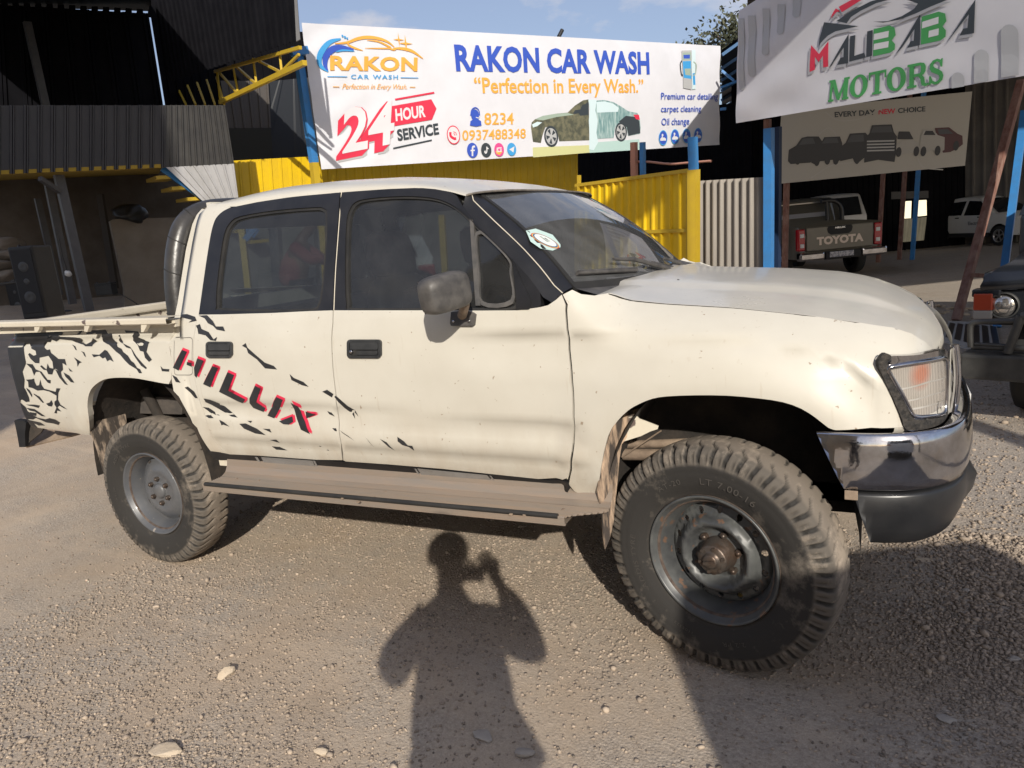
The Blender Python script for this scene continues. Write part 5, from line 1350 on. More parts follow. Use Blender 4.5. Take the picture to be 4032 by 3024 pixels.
PLASTER = M("dim_mud_plaster", (0.10, 0.083, 0.066), 0.95, col2=(0.16, 0.135, 0.11), scale=2.2, amt=0.9, bump=0.3, bscale=14)
CEMENT = M("cement_render", (0.25, 0.215, 0.175), 0.95, col2=(0.33, 0.29, 0.24), scale=2.5, amt=0.9, bump=0.4, bscale=12)
BLACK_PLASTIC = M("black_plastic", (0.014, 0.014, 0.015), 0.4, col2=(0.03, 0.03, 0.03), scale=8)
CLOTH_W = M("white_banner_vinyl", (0.64, 0.65, 0.70), 0.5, col2=(0.57, 0.58, 0.62), scale=1.4, amt=0.8)

def sheet(name, c00, c10, c11, c01, n, amp, mat, parent=None, shape='trap', thick=0.0, wob=0.0):
    """ribbed sheet between four corners (bottom-left, bottom-right, top-right, top-left) with n ribs along the bottom"""
    c00, c10, c11, c01 = [np.array(c, float) for c in (c00, c10, c11, c01)]
    nn = unit(np.cross(c10 - c00, c01 - c00))
    if np.dot(nn, CAM - c00) < 0: nn = -nn
    us, hs = [], []
    if shape == 'sin':
        for i in range(n*12+1): us.append(i/(n*12)); hs.append(amp*math.sin(2*math.pi*i/12))
    else:
        for k in range(n):
            for u, h in ((0.0, 0), (0.60, 0), (0.66, 1), (0.78, 1), (0.82, .35), (0.86, 1), (0.95, 1)) if shape == 'double' else ((0.0, 0), (0.66, 0), (0.74, 1), (0.90, 1), (0.98, 0)):
                us.append((k+u)/n); hs.append(amp*h)
        us.append(1.0); hs.append(0)
    V = []; m_ = 7
    for j in range(m_):
        t = j/(m_-1)
        for u, h in zip(us, hs):
            V.append(c00*(1-u)*(1-t) + c10*u*(1-t) + c11*u*t + c01*(1-u)*t + nn*(h + wob*math.sin(u*9+t*5)))
    k = len(us); F = [(j*k+i, j*k+i+1, (j+1)*k+i+1, (j+1)*k+i) for j in range(m_-1) for i in range(k-1)]
    return mesh_from(name, V, F, mat, None, shape == 'sin', parent)
def wsheet(name, w, px, n, amp, mat, parent=None, shape='trap', off=0.0, wob=0.0):
    return sheet(name, *[w.at(*p, off) for p in px], n, amp, mat, parent, shape, 0, wob)
def flat(name, pts, mat, parent=None, th=0.02, away=None):
    P = [np.array(p, float) for p in pts]; nn = unit(np.cross(P[1]-P[0], P[2]-P[0]))
    if np.dot(nn, CAM - P[0]) < 0: nn = -nn
    o = MB().prism(P, -nn*th).done(name, [mat], parent); fix_normals(o); return o
def beam(name, a, b, w, mat, parent=None, h=None):
    return MB().bar(a, b, w, h).done(name, [mat], parent)
def base_of(pts): p = np.array(pts[0]); return (p[0], p[1], float(ground_z(p[0], p[1])))

# ------------------------------------------------------------------ the black shed on the left
LF = Wall(450, 550, 10.0, H_L)
LB = Wall(450, 550, 10.0, H_L, back=3.2)
LR = Wall(450, 550, 10.0, H_L, back=5.2)
shed = thing("metal_shed", "tall black corrugated shed with grey clad balcony and dark room behind the pickup bed", "shed", base_of([LF.at(300, 1200)]))
wsheet("balcony_cladding", LF, c1([(-420,1282),(1200,1216),(1204,764),(-420,766)]), 17, 0.028, GREY_SHEET, shed, 'double')
wsheet("balcony_side_cladding", LF, c1([(1200,1216),(1700,1190),(1632,764),(1204,764)]), 11, 0.03, DARK_SHEET, shed, 'trap')
wsheet("upper_wall", LB, c1([(-500,1000),(1222,1000),(1078,98),(-500,6)]), 10, 0.03, BLACK_SHEET, shed, 'double')
wsheet("dark_side_wall", LB, c1([(1236,1000),(1700,1000),(1700,-150),(1050,-150)]), 9, 0.02, BLACK_SHEET, shed, off=-.12)
wsheet("dark_side_wall", LB, c1([(1700,1000),(2420,1000),(2240,230),(1700,230)]), 9, 0.02, BLACK_SHEET, shed, off=-.16)
# hanging side sheet under the roof, lower edge rising to the right
q = c1([(1225,600),(2168,292),(2128,-160),(1090,-160)])
sheet("side_sheet", at_depth(*q[0], 12.2), at_depth(*q[1], 9.6), at_depth(*q[2], 9.8), at_depth(*q[3], 12.4), 26, 0.03, BLACK_SHEET, shed)
q = c1([(2150,300),(2178,285),(2145,-160),(2128,-160)])
flat("corner_flashing", [at_depth(*p, 9.55) for p in q], GREY_STEEL, shed)
q = [at_depth(*c1([(-600,45)])[0], 11.0), at_depth(*c1([(1100,95)])[0], 13.4), at_depth(*c1([(1100,-420)])[0], 8.0), at_depth(*c1([(-600,-420)])[0], 8.0)]
flat("roof_sheet", [p + UPV*0.03 for p in q], BLACK_SHEET, shed)
for k in range(14):
    x = -20 + k*82
    flat('eave_closer', [LB.at(*p, .04) for p in c1([(x+26, 62+x*.058), (x+78, 65+x*.058), (x+74, 10+x*.058), (x+30, 8+x*.058)])], BLACK_SHEET, shed, .03)
flat("room_ceiling", [LF.at(*p) for p in c1([(-400,1282),(1190,1216)])] + [LR.at(*p) for p in c1([(1150,1262),(-300,1322)])], M("yellow_soffit", (0.35, 0.23, 0.02), 0.7), shed, 0.05)
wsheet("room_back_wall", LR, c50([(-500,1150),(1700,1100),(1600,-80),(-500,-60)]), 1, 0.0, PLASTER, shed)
for a, b, w in ((c1([(196,160)])[0], c1([(332,770)])[0], .11),): beam("post", LB.at(*a, .15), LB.at(*b, .15), w, GREY_STEEL, shed)
for a, b, w, off in (((425,-20),(648,965),.115,0.0), ((345,20),(528,915),.10,1.0), ((272,150),(432,850),.09,2.2)):
    A, B = c50([a, b]); wl_ = Wall(450, 550, 10.0, H_L, back=off + 0.3)
    beam("post", wl_.at(*A), wl_.at(*B), w, GREY_STEEL, shed)
A, B = c50([(290,5),(432,100)]); beam("corner_brace", LF.at(*A, .05), LF.at(*B, -.2), 0.06, GREY_STEEL, shed)
beam("timber_board", Wall(450,550,10,H_L,3.6).at(*c50([(725,120)])[0]), Wall(450,550,10,H_L,3.6).at(*c50([(835,800)])[0]), 0.34, M("dark_board", (0.06, 0.05, 0.04), 0.9), shed, 0.04)
LP = Wall(450, 550, 10.0, H_L, back=3.0)
flat("cement_wall", [LP.at(*p) for p in c50([(905,1150),(1700,1150),(1560,280),(830,300),(800,318),(905,810)])], CEMENT, shed, 0.25)
# yellow roof truss by the blue post
tr_ = thing("roof_truss", "yellow painted steel roof truss between the black shed and the blue banner post", "truss", base_of([LF.at(1180, 250)]))
TD = [at_depth(*p, d) for p, d in zip(c1([(1600,745),(2212,458)]), (12.0, 9.4))]
def tpt(x, y):
    px = c1([(x, y)])[0]; t = (x-1600)/612; return at_depth(*px, 12.0 + (9.4-12.0)*t)
MB().bar(tpt(1600,742), tpt(2212,455), 0.065).done("bottom_chord", [YELLOW_STEEL], tr_)
MB().bar(tpt(1560,520), tpt(2180,345), 0.045).done("top_chord", [YELLOW_STEEL], tr_)
for k, (a, b) in enumerate((((1575,510),(1600,740)), ((1595,530),(1725,680)), ((1692,480),(1728,682)), ((1710,478),(1860,610)), ((1838,425),(1862,612)), ((1850,428),(2030,520)), ((2030,385),(2045,520)), ((2050,515),(2170,395)))):
    MB().bar(tpt(*a), tpt(*b), 0.032).done("web_bar", [YELLOW_STEEL], tr_)
for k in range(5):
    x = 1290 + k*70
    beam("purlin", tpt(x, 640-k*20), tpt(x+60, 760), 0.03, YELLOW_STEEL, tr_)
wsheet("wall_panel", LB, c1([(1660,930),(1968,928),(1950,590),(1600,585)]), 5, 0.03, M("brown_grey_sheet", (0.075, 0.066, 0.06), 0.6), shed)
wsheet("wall_panel", LB, c1([(1640,1200),(2500,1190),(2260,560),(1955,590)]), 3, 0.01, M("black_blue_sheet", (0.010, 0.013, 0.019), 0.6), shed, off=-0.05)
wsheet("lower_panel", LB, c1([(1480,1260),(1990,1240),(1965,930),(1480,930)]), 1, 0.0, M("olive_dark_panel", (0.022, 0.022, 0.018), 0.8), shed, off=0.03)
# staircase under the galvanised panel
LS = Wall(450, 550, 10.0, H_L, back=0.15)
stair = thing("staircase", "steel staircase with blue stringer and yellow treads coming down from the balcony", "staircase", base_of([LS.at(800, 800)]))
MB().bar(LS.at(*c1([(1185,1208)])[0]), LS.at(*c1([(1860,1700)])[0]), 0.05, 0.16).done("stringer", [BLUE], stair)
for k in range(7):
    x, y = 1215 + k*112, 1272 + k*78
    a = LS.at(*c1([(x, y)])[0]); d = -LS.n*0.9
    MB().prism([a - LS.h*.16, a + LS.h*.14, a + LS.h*.14 - UPV*.05, a - LS.h*.16 - UPV*.05], d).done("tread", [YELLOW_STEEL], stair)
    fix_normals(bpy.data.objects[-1]) if False else None
gp = thing("galvanised_panel", "weathered grey galvanised sheet panel beside the stair, left of the yellow sheeting", "metal panel", base_of([LF.at(800, 760)]))
o = wsheet("sheeting", LF, c1([(1580,1560),(1745,1560),(1700,1188),(1205,1214)]), 7, 0.025, GALV, gp, 'trap', off=0.02)

# things inside the dark room
def on_floor(px, py): return at_ground(px, py)
ch = on_floor(*c50([(60, 1015)])[0])
chair = thing("plastic_chair", "black plastic lattice-back chair at the far left in the open room", "chair", ch, rad(150))
def local(o, fn):
    mb = MB(); fn(mb); return mb
mb = MB(); mb.box((0, 0, 0.42), (0.44, 0.44, 0.035), bev=0.012); r_ = mb.done("seat", [BLACK_PLASTIC]); r_.parent = chair
for sx in (-1, 1):
    for sy in (-1, 1):
        r_ = MB().tube([(sx*.19, sy*.19, .42), (sx*.22, sy*.23, 0)], [.022, .017], 8).done("leg", [BLACK_PLASTIC]); r_.parent = chair
mb = MB()
mb.tube(catmull([(-.20,-.20,.42),(-.21,-.25,.66),(-.17,-.28,.83),(0,-.29,.87),(.17,-.28,.83),(.21,-.25,.66),(.20,-.20,.42)], 5), 0.018, 8)
for k in range(5):
    for i in range(5):
        cx, cz = -.15 + .075*i + (.037 if k % 2 else 0), .50 + .075*k
        mb.tube([(cx + .04*math.cos(t), -.225 - (cz-.42)*.14, cz + .035*math.sin(t)) for t in np.linspace(0, math.pi, 7)], 0.006, 5)
r_ = mb.done("backrest", [BLACK_PLASTIC]); r_.parent = chair
def speaker(px, w, d, h, label, rz):
    p = on_floor(*px); t = thing("loudspeaker", label, "loudspeaker", p, rz, "loudspeakers in the open room")
    a = MB(); a.box((0, 0, h/2), (w, d, h), bev=0.02); o = a.done("cabinet", [BLACK_PLASTIC]); o.parent = t
    a = MB(); a.box((0, -d/2-.006, h*.52), (w*.84, .012, h*.88), bev=0.004); o = a.done("grille", [M("speaker_cloth", (0.02, 0.02, 0.021), 0.8)]); o.parent = t
    for k, r in ((.72, .06), (.52, .035), (.30, .07)):
        a = MB(); a.lathe([(0.001, -d/2-.012), (r*.4, -d/2-.014), (r*.9, -d/2-.016), (r, -d/2-.012)][::-1], 20, 0, 0, h*k); o = a.done("driver", [M("speaker_cone", (0.05, 0.05, 0.05), 0.4)]); o.parent = t
speaker(c50([(215,1050)])[0], .36, .36, 1.18, "taller black loudspeaker beside the plastic chair", rad(20))
speaker(c50([(330,1010)])[0], .30, .34, .85, "shorter black loudspeaker standing behind the taller one", rad(25))
def battery(px, label, top):
    p = on_floor(*px); t = thing("car_battery", label, "battery", p, rad(25), "batteries on the room floor")
    a = MB(); a.box((0, 0, .09), (.30, .17, .18), bev=0.008); o = a.done("case", [BLACK_PLASTIC]); o.parent = t
    a = MB(); a.box((0, 0, .195), (.31, .18, .03), bev=0.006); o = a.done("cover", [top]); o.parent = t
    for s_ in (-1, 1):
        a = MB(); a.lathe([(0.014, 0), (0.011, .025), (0.001, .026)], 10); a.V = [(x + s_*.11, z - .05, y + .21) for x, y, z in a.V]; o = a.done("terminal", [GREY_STEEL]); o.parent = t
GREYP = M("grey_plastic", (0.22, 0.22, 0.22), 0.5)
battery(c50([(560,848)])[0], "black battery lying left of the grey posts", BLACK_PLASTIC)
battery(c50([(780,848)])[0], "black battery standing beside the leaning board", BLACK_PLASTIC)
battery(c50([(1060,945)])[0], "battery with pale grey cover nearest the pickup's bed rail", GREYP)
bag = MB(); v, f = stone_shape(3, 3); c = LP.at(*c50([(932,268)])[0], -.1)
bag.add([c + np.array(p)*np.array([.42, .3, .19]) for p in v], [tuple(x) for x in f], 0, True); o = bag.done("black_bag", [BLACK_PLASTIC])
tag(o, "black bundled bag lying on top of the cement wall", "bag")
lam = thing("hanging_bulb", "small white bulb hanging on a cable by the grey post", "lamp", LF.at(*c50([(495,690)])[0], -.3))
a = MB(); a.tube([LF.at(*p, -.3) for p in c50([(430,440),(455,570),(490,680)])], 0.006, 6); a.done("cable", [BLACK_PLASTIC], lam)
a = MB(); c = LF.at(*c50([(496,692)])[0], -.3); v, f = stone_shape(1, 2); a.add([c + np.array(p)*.055 for p in v], [tuple(x) for x in f], 0, True); a.done("bulb", [M("white_plastic", (0.7, 0.7, 0.68), 0.4)], lam)
sk = thing("sack_stack", "pile of pale full sacks at the far left edge", "sacks", on_floor(*c50([(30,960)])[0]))
for k in range(4):
    v, f = stone_shape(k, 3); a = MB(); c = LP.at(*c50([(20, 700-k*70)])[0]); a.add([c + np.array(p)*np.array([.42, .3, .13]) for p in v], [tuple(x) for x in f], 0, True); a.done("sack", [M("sackcloth", (0.22, 0.19, 0.16), 0.9)], sk)
cbl = MB(); cbl.tube([on_floor(*p) + UPV*.01 for p in catmull(c50([(350,880),(400,930),(440,965),(520,970),(430,975)]), 4)], 0.008, 5)
cbl.tube([on_floor(*p) + UPV*.01 for p in catmull(c50([(820,850),(870,850),(930,880),(1010,930)]), 4)], 0.008, 5); o = cbl.done("power_cable", [BLACK_PLASTIC]); tag(o, "thin black cable trailing over the room floor", "cable")

# ------------------------------------------------------------------ yellow sheeting behind the banner
LY = Wall(450, 550, 10.0, H_L, back=1.15)
ys = thing("yellow_sheeting", "long strip of yellow ribbed sheeting below the car wash banner", "metal fence", base_of([LY.at(1500, 900)]))
wsheet("sheet_panel", LY, [(935, 990),(2275, 752),(2275, 560),(908, 633)], 44, 0.022, YELLOW, ys)
beam("top_rail", LY.at(912, 640, -.03), LY.at(2275, 566, -.03), 0.05, YELLOW_STEEL, ys)
bp_ = thing("banner_post", "blue steel post with yellow lower half at the left end of the car wash banner", "post", base_of([LF.at(1250, 900)]), group="blue steel posts")
A, B, C_ = LF.at(1172, 200, -.06), LF.at(1236, 640, -.06), LF.at(1262, 900, -.06)
MB().bar(A, B, 0.115).done("upper_length", [BLUE], bp_); MB().bar(B, C_, 0.115).done("lower_length", [YELLOW_STEEL], bp_)
MB().bar(LF.at(1146, 204, .0), LF.at(1210, 200, 0), 0.12, 0.12).done("head_plate", [BLUE], bp_)

# ------------------------------------------------------------------ yellow gate, grey fence, posts
GW = Wall(2723, 800, 9.8, H_G)
gate = thing("yellow_gate", "yellow ribbed sheet gate behind the windscreen, half in shadow", "gate", base_of([GW.at(2500, 1100)]))
wsheet("gate_sheet", GW, [(2262,1350),(2722,1290),(2722,672),(2262,728)], 15, 0.035, YELLOW, gate)
for a, b in (((2268,730),(2722,670)), ((2268,922),(2722,906)), ((2268,1120),(2722,1150))): MB().bar(GW.at(*a, .02), GW.at(*b, .02), 0.05).done("gate_rail", [YELLOW_STEEL], gate)
for x in (2280, 2712): MB().bar(GW.at(x, 1300, .02), GW.at(x, 690, .02), 0.05).done("gate_stile", [YELLOW_STEEL], gate)
yp = thing("gate_post", "yellow steel gate post with blue top between yellow gate and grey fence", "post", base_of([GW.at(2733, 1100)]), group="blue steel posts")
MB().bar(GW.at(2732, 1350, .03), GW.at(2731, 668, .03), 0.13).done("lower_length", [YELLOW_STEEL], yp); MB().bar(GW.at(2731, 668, .03), GW.at(2727, 540, .03), 0.10).done("upper_length", [BLUE], yp)
for x0, x1, mt, lb, y0 in ((2496, 2498, PINK, "faded pink primed post standing above the yellow gate", 560), (2530, 2532, BLUE, "thin blue post above the yellow gate, right of the pink one", 560)):
    o = MB().bar(GW.at(x1, 720, -.4), GW.at(x0, y0, -.4), 0.07 if mt is BLUE else 0.085).done("thin_post", [mt]); tag(o, lb, "post", "thin posts above the gate")
o = MB().tube([GW.at(*p, -.45) for p in catmull([(2484,636),(2560,638),(2640,646),(2720,640),(2800,634)], 4)], 0.018, 7).done("orange_pipe", [PINK]); tag(o, "thin pinkish pipe running sideways above the yellow gate", "pipe")
FW = Wall(3020, 800, 9.0, H_G)
fence = thing("corrugated_fence", "grey corrugated iron fence panel right of the yellow gate post", "metal fence", base_of([FW.at(2900, 1100)]))
wsheet("corrugated_sheet", FW, [(2752,1300),(3013,1290),(3013,697),(2752,712)], 9, 0.035, M("grey_corrugated_iron", (0.30, 0.275, 0.245), 0.5, metal=0.3, col2=(0.22, 0.20, 0.18), scale=3, amt=0.9, stretch=(2, 2, .3), rvar=0.1), fence, 'sin')
MB().bar(FW.at(2752, 780, -.06), FW.at(3013, 766, -.06), 0.05).done("back_rail", [GREY_STEEL], fence)
bp2 = thing("banner_post", "bright blue steel post between grey fence and dark parking shed", "post", base_of([FW.at(3030, 1100)]), group="blue steel posts")
MB().bar(FW.at(3026, 1300, .05), FW.at(3028, 505, .05), 0.10).done("shaft", [BLUE], bp2); MB().bar(FW.at(3022, 508, .05), FW.at(3022, 470, .05), 0.07).done("rusty_stub", [RUST_STEEL], bp2)
o = MB().bar(FW.at(3056, 1300, -.5), FW.at(3060, 500, -.5), 0.09).done("shadowed_post", [M("shaded_blue_paint", (0.006, 0.022, 0.065), 0.6)]); tag(o, "blue post with painted-in shade just behind the bright blue post", "post", "blue steel posts")  # shade on this post is put into its darker blue

# ------------------------------------------------------------------ the parking shed on the right
RB = Wall(3500, 700, 21.0, H_C)
ps = thing("parking_shed", "large dark open parking shed with black sheet walls behind the white and green banner", "shed", base_of([RB.at(3400, 980)]))
sheet("back_wall", RB.at(2880,1150), RB.at(3800,1010), RB.at(3800,-50), RB.at(2880,260), 40, 0.03, BLACK_SHEET, ps)
sheet("side_wall", RB.at(3800,1010), at_depth(4700, 900, 17), at_depth(4700, -100, 17), RB.at(3800,-50), 18, 0.05, M("dim_grey_wall_sheet", (0.16, 0.15, 0.14), 0.8, col2=(0.10, 0.095, 0.09), scale=1.5, amt=0.9), ps)
RS = Wall(2700, 700, 13.5, H_G)
sheet("inner_wall", at_depth(1900,1250,18.5), at_depth(2960,1120,18.5), at_depth(2960,400,18.5), at_depth(1900,500,18.5), 40, 0.03, BLACK_SHEET, ps)
rf = [at_depth(2842,206,16.8), at_depth(2990,100,16.8), at_depth(4800,-1500,9.0), at_depth(5200,-900,24), at_depth(2990,330,23), at_depth(2842,420,22)]
rfo = MB(); rfo.add([rf[0], rf[1], rf[4], rf[5]], [(0,1,2,3)]); rfo.add([np.array(p) + UPV*.06 for p in (rf[0], rf[1], rf[4], rf[5])], [(0,1,2,3)])
rfo.done("roof_sheet", [M("dark_blue_roof_sheet", (0.012, 0.016, 0.024), 0.6)], ps)
RZ = 5.0
cano = [(1.0,3.4),(7.55,2.48),(13.0,5.5),(13.0,24.0),(-2.2,24.0)]
flat("shade_canopy", [np.array([x, y, RZ + .02*y]) for x, y in cano], M("brown_roof_sheet", (0.05, 0.045, 0.04), .7), ps, .05)  # unseen roof stretched over the yard to keep the shed in shade
for k in range(6):
    t = k/5; a = np.array(rf[0])*(1-t) + np.array(rf[5])*t; b = np.array(rf[1])*(1-t) + np.array(rf[4])*t
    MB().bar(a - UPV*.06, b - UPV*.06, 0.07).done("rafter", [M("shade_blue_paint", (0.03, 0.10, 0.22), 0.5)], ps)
MB().bar(at_depth(2838,345,16.4), at_depth(2912,315,16.4), 0.05).done("tie_beam", [BLUE], ps); MB().bar(at_depth(2842,278,16.4), at_depth(2890,318,16.4), 0.05).done("tie_beam", [BLUE], ps)
MB().bar(at_depth(2838,430,16.4), at_depth(2858,428,16.4), 0.06).done("tie_beam", [BLUE], ps)
for x, d, mt in ((3090, 14, RUST_STEEL), (3462, 18, RUST_STEEL), (3545, 18.2, RUST_STEEL), (3596, 17.8, BLUE)):
    p = at_depth(x-4, 1000, d); g0 = np.array([p[0], p[1], float(ground_z(p[0], p[1]))]); MB().bar(g0, g0 + UPV*4.2, 0.09).done("post", [mt], ps)
# a doorway whose daylight is a glow given to the cloth and panel
RD = Wall(3600, 850, 20.4, H_C)
dw = thing("lit_doorway", "opening at the back of the shed, its daylight a glow in the cloth", "doorway", base_of([RD.at(3600, 980)]))
LITC = M("glowing_cloth", (0.85, 0.78, 0.58), 0.8, emit=(1.0, 0.88, 0.62, 1.1), col2=(0.5, 0.42, 0.28), scale=9, amt=0.9, stretch=(3, 3, .4))
for p in ([(1270,315),(1340,310),(1345,178),(1278,182)], [(1362,300),(1462,290),(1460,170),(1368,175)]):
    flat("cloth", [RD.at(*q) for q in c82(p)], LITC, dw)
flat("lower_sheet", [RD.at(*q) for q in c82([(1268,495),(1440,480),(1462,300),(1270,322)])], M("glowing_panel", (0.30, 0.27, 0.2), 0.7, emit=(0.5, 0.45, 0.3, 0.12), col2=(0.08, 0.07, 0.05), scale=6, amt=0.9, stretch=(3, 3, .3)), dw)
flat("lintel", [RD.at(*q, .05) for q in c82([(1190,165),(1475,155),(1475,100),(1190,108)])], BLACK_PLASTIC, dw)

# leaning props
def prop(a, b, w, mat, label, cat="post"):
    return tag(MB().bar(a, b, w).done("leaning_prop", [mat]), label, cat, "leaning steel props")
gp0 = at_ground(3765, 1262)
dpt = float(np.dot(gp0 - CAM, ROT[:, 1]))
prop(gp0, at_depth(4022, 320, dpt + 0.3), 0.085, RUST_STEEL, "rusty red leaning steel prop holding up the white and green banner")
prop(at_depth(3820, 1083, dpt), at_depth(3890, 1086, dpt), 0.05, RUST_STEEL, "short rusty cross bar between leaning prop and black off-roader")
prop(at_ground(3925, 1290), at_depth(4034, 440, dpt - 0.2), 0.075, BLUE, "blue leaning steel prop at the right edge behind black off-roader")

# ------------------------------------------------------------------ tree beyond the roofs
def tree(px, py, depth, label):
    c = at_depth(px, py, depth); g0 = at_ground(px, 1000) if False else np.array([c[0], c[1], 0.3])
    t = thing("tree", label, "tree", g0)
    a = MB(); a.tube(catmull([g0, g0*.5 + c*.5 + np.array([.2, 0, 0]), c - np.array([0, 0, .4])], 5), [0.24]*4 + [0.2]*4 + [0.12]*3, 9)
    for k in range(9):
        d = RNG.normal(size=3); d[2] = abs(d[2])*.6; a.tube([c - np.array([0, 0, .7]), c + unit(d)*1.4], [.08, .02], 6)
    a.done("trunk", [M("grey_bark", (0.12, 0.09, 0.07), 0.9)], t)
    V, F = [], []; cl = [c + RNG.normal(size=3)*np.array([.95, .8, .50]) for _ in range(24)]
    for q in cl:
        for _ in range(330):
            p = q + RNG.normal(size=3)*.33; u = unit(RNG.normal(size=3)); w = unit(np.cross(u, RNG.normal(size=3))); s = RNG.uniform(.06, .12)
            b = len(V); V += [p - u*s, p + w*s*.5, p + u*s, p - w*s*.5]; F.append((b, b+1, b+2, b+3))
    mesh_from("crown", V, F, M("dusty_leaves", (0.045, 0.055, 0.03), 0.7, col2=(0.10, 0.10, 0.06), scale=1.6, amt=0.9), parent=t)
tree(2925, 205, 26, "dusty green tree showing over the banner tops")

# ------------------------------------------------------------------ other vehicles
CAR_GLASS = M("dark_car_glass", (0.012, 0.014, 0.016), 0.06, spec=0.6)
CAR_TYRE = M("car_tyre_rubber", (0.02, 0.02, 0.02), 0.8)
ALLOY = M("alloy_wheel", (0.45, 0.45, 0.46), 0.3, metal=0.7)
WHITE_CAR = M("white_car_paint", (0.72, 0.71, 0.68), 0.3, coat=0.4)
RED_LENS = M("red_lamp_lens", (0.35, 0.012, 0.02), 0.15, coat=0.6)
CLEAR_LENS = M("clear_headlamp_lens", (0.6, 0.6, 0.6), 0.1, coat=0.6)
def put(o, parent): o.parent = parent; return o
def car_wheel(parent, x, y, r, w=0.20, spokes=5):
    s = 1 if y < 0 else -1
    e = thing("wheel", None, None); e.parent = parent; e.location = (x, y, r)
    if s < 0: e.rotation_euler = (0, 0, math.pi)
    a = MB(); a.lathe([(r*.62,-w*.5),(r*.9,-w*.52),(r*.98,-w*.42),(r,-w*.25),(r,w*.25),(r*.98,w*.42),(r*.9,w*.52),(r*.62,w*.5)][::-1], 40); put(a.done("tyre", [CAR_TYRE]), e)
    a = MB(); a.lathe([(r*.60,-w*.40),(r*.66,-w*.52),(r*.63,-w*.54),(r*.57,-w*.46),(r*.56,0)][::-1], 40)
    a.lathe([(.001,-w*.44),(r*.12,-w*.44),(r*.15,-w*.36)][::-1], 20)
    for k in range(spokes):
        t = 2*math.pi*k/spokes + .3
        for dt in (-.11, .11): a.bar((r*.1*math.cos(t), -w*.40, r*.1*math.sin(t)), (r*.60*math.cos(t+dt), -w*.42, r*.60*math.sin(t+dt)), r*.085, .02)
    put(a.done("rim", [ALLOY]), e)
    a = MB(); a.lathe([(.001,-w*.2),(r*.56,-w*.2),(r*.57,-w*.1)][::-1], 30); put(a.done("brake_disc", [DARK]), e)
def make_car(name, label, cat, loc, rz, prof, wins, half, belt, wheels, wr, paint, extras=(), arch=1.2, tumble=0.32, sill=None, group=None):
    """prof: closed side outline (x, z) counter-clockwise from the rear bottom; wins: named glass areas on the side"""
    t = thing(name, label, cat, loc, rz, group)
    zmin = min(p[1] for p in prof)
    def yy(x, z):
        y = half - (z - belt)*tumble if z > belt else half - 0.05*((belt - z)/(belt - zmin))**2
        xs = [p[0] for p in prof]; e = max(0, x - (max(xs) - .55))/.55; b = max(0, (min(xs) + .35) - x)/.35
        return y - 0.16*e**2 - .07*b**2
    f = lambda x, z: (x, -yy(x, z), z)
    out = list(prof); arches = []
    for wx in wheels:
        R_ = wr*arch; pts = []
        for a in np.linspace(0, math.pi, 18): pts.append((wx + R_*math.cos(a), max(zmin, wr + R_*math.sin(a))))
        arches.append(pts)
    # cut the arches out of the bottom edge
    bot = []
    for pts in sorted(arches, key=lambda p: p[0][0]): bot += pts[::-1]
    i0 = [i for i, p in enumerate(out) if p[1] <= zmin + 1e-6]
    a_, b_ = out[i0[0]], out[i0[-1]]
    rest = [p for p in out if p[1] > zmin + 1e-6]
    bots = [min(a_, b_)] + [(x, z if z > zmin + .02 else zmin) for x, z in bot] + [max(a_, b_)]
    outline = bots + rest
    objs = surf_panel("body_side", f, outline, [w[1] for w in wins], 0.12, paint, None, 0.03, mirror=True)
    for o in objs: put(o, t)
    ring = rest
    mb = MB(); rows = []
    for x, z in [max(a_, b_)] + ring + [min(a_, b_)]:
        y = yy(x, z); rows.append([(x, -y*s, z + (.03*(1-s*s) if z > belt else 0)) for s in np.linspace(1, -1, 9)])
    mb.grid(rows, 0, True, flip=False); o = put(mb.done("body", [paint]), t); fix_normals(o)
    for nm, poly, mt in wins:
        for o in surf_panel(nm, f, poly, (), 0.12, mt, None, 0, -.008, mirror=True): put(o, t)
    mb = MB(); xs = [p[0] for p in prof]; mb.box(((max(xs)+min(xs))/2, 0, zmin + .12), (max(xs)-min(xs)-.3, half*1.7, .2)); put(mb.done("underbody", [DARK]), t)
    for wx in wheels:
        for s in (-1, 1): car_wheel(t, wx, s*(half - .10), wr)
        mb = MB(); R_ = wr*arch
        for s in (-1, 1):
            arc = [(wx + R_*math.cos(a), wr + R_*math.sin(a)) for a in np.linspace(0, math.pi, 14)]
            mb.grid([[(x, s*(half - .03), z) for x, z in arc], [(x, s*(half - .30), z) for x, z in arc]], 0, True)
        put(mb.done("wheel_arch", [CAR_TYRE]), t)
    if sill:
        for s in (-1, 1): put(MB().bar((wheels[0] + wr*1.2, s*(half - .02), zmin + .03), (wheels[1] - wr*1.2, s*(half - .02), zmin + .03), .05, sill).done("side_skirt", [CAR_TYRE]), t)
    return t, f, yy
def panel_quad(name, t, pts, mat, th=.008):
    P = [np.array(p, float) for p in pts]; n = unit(np.cross(P[1]-P[0], P[2]-P[0])); o = MB().prism([p + n*th for p in P], -n*th*1.5).done(name, [mat]); fix_normals(o); return put(o, t)

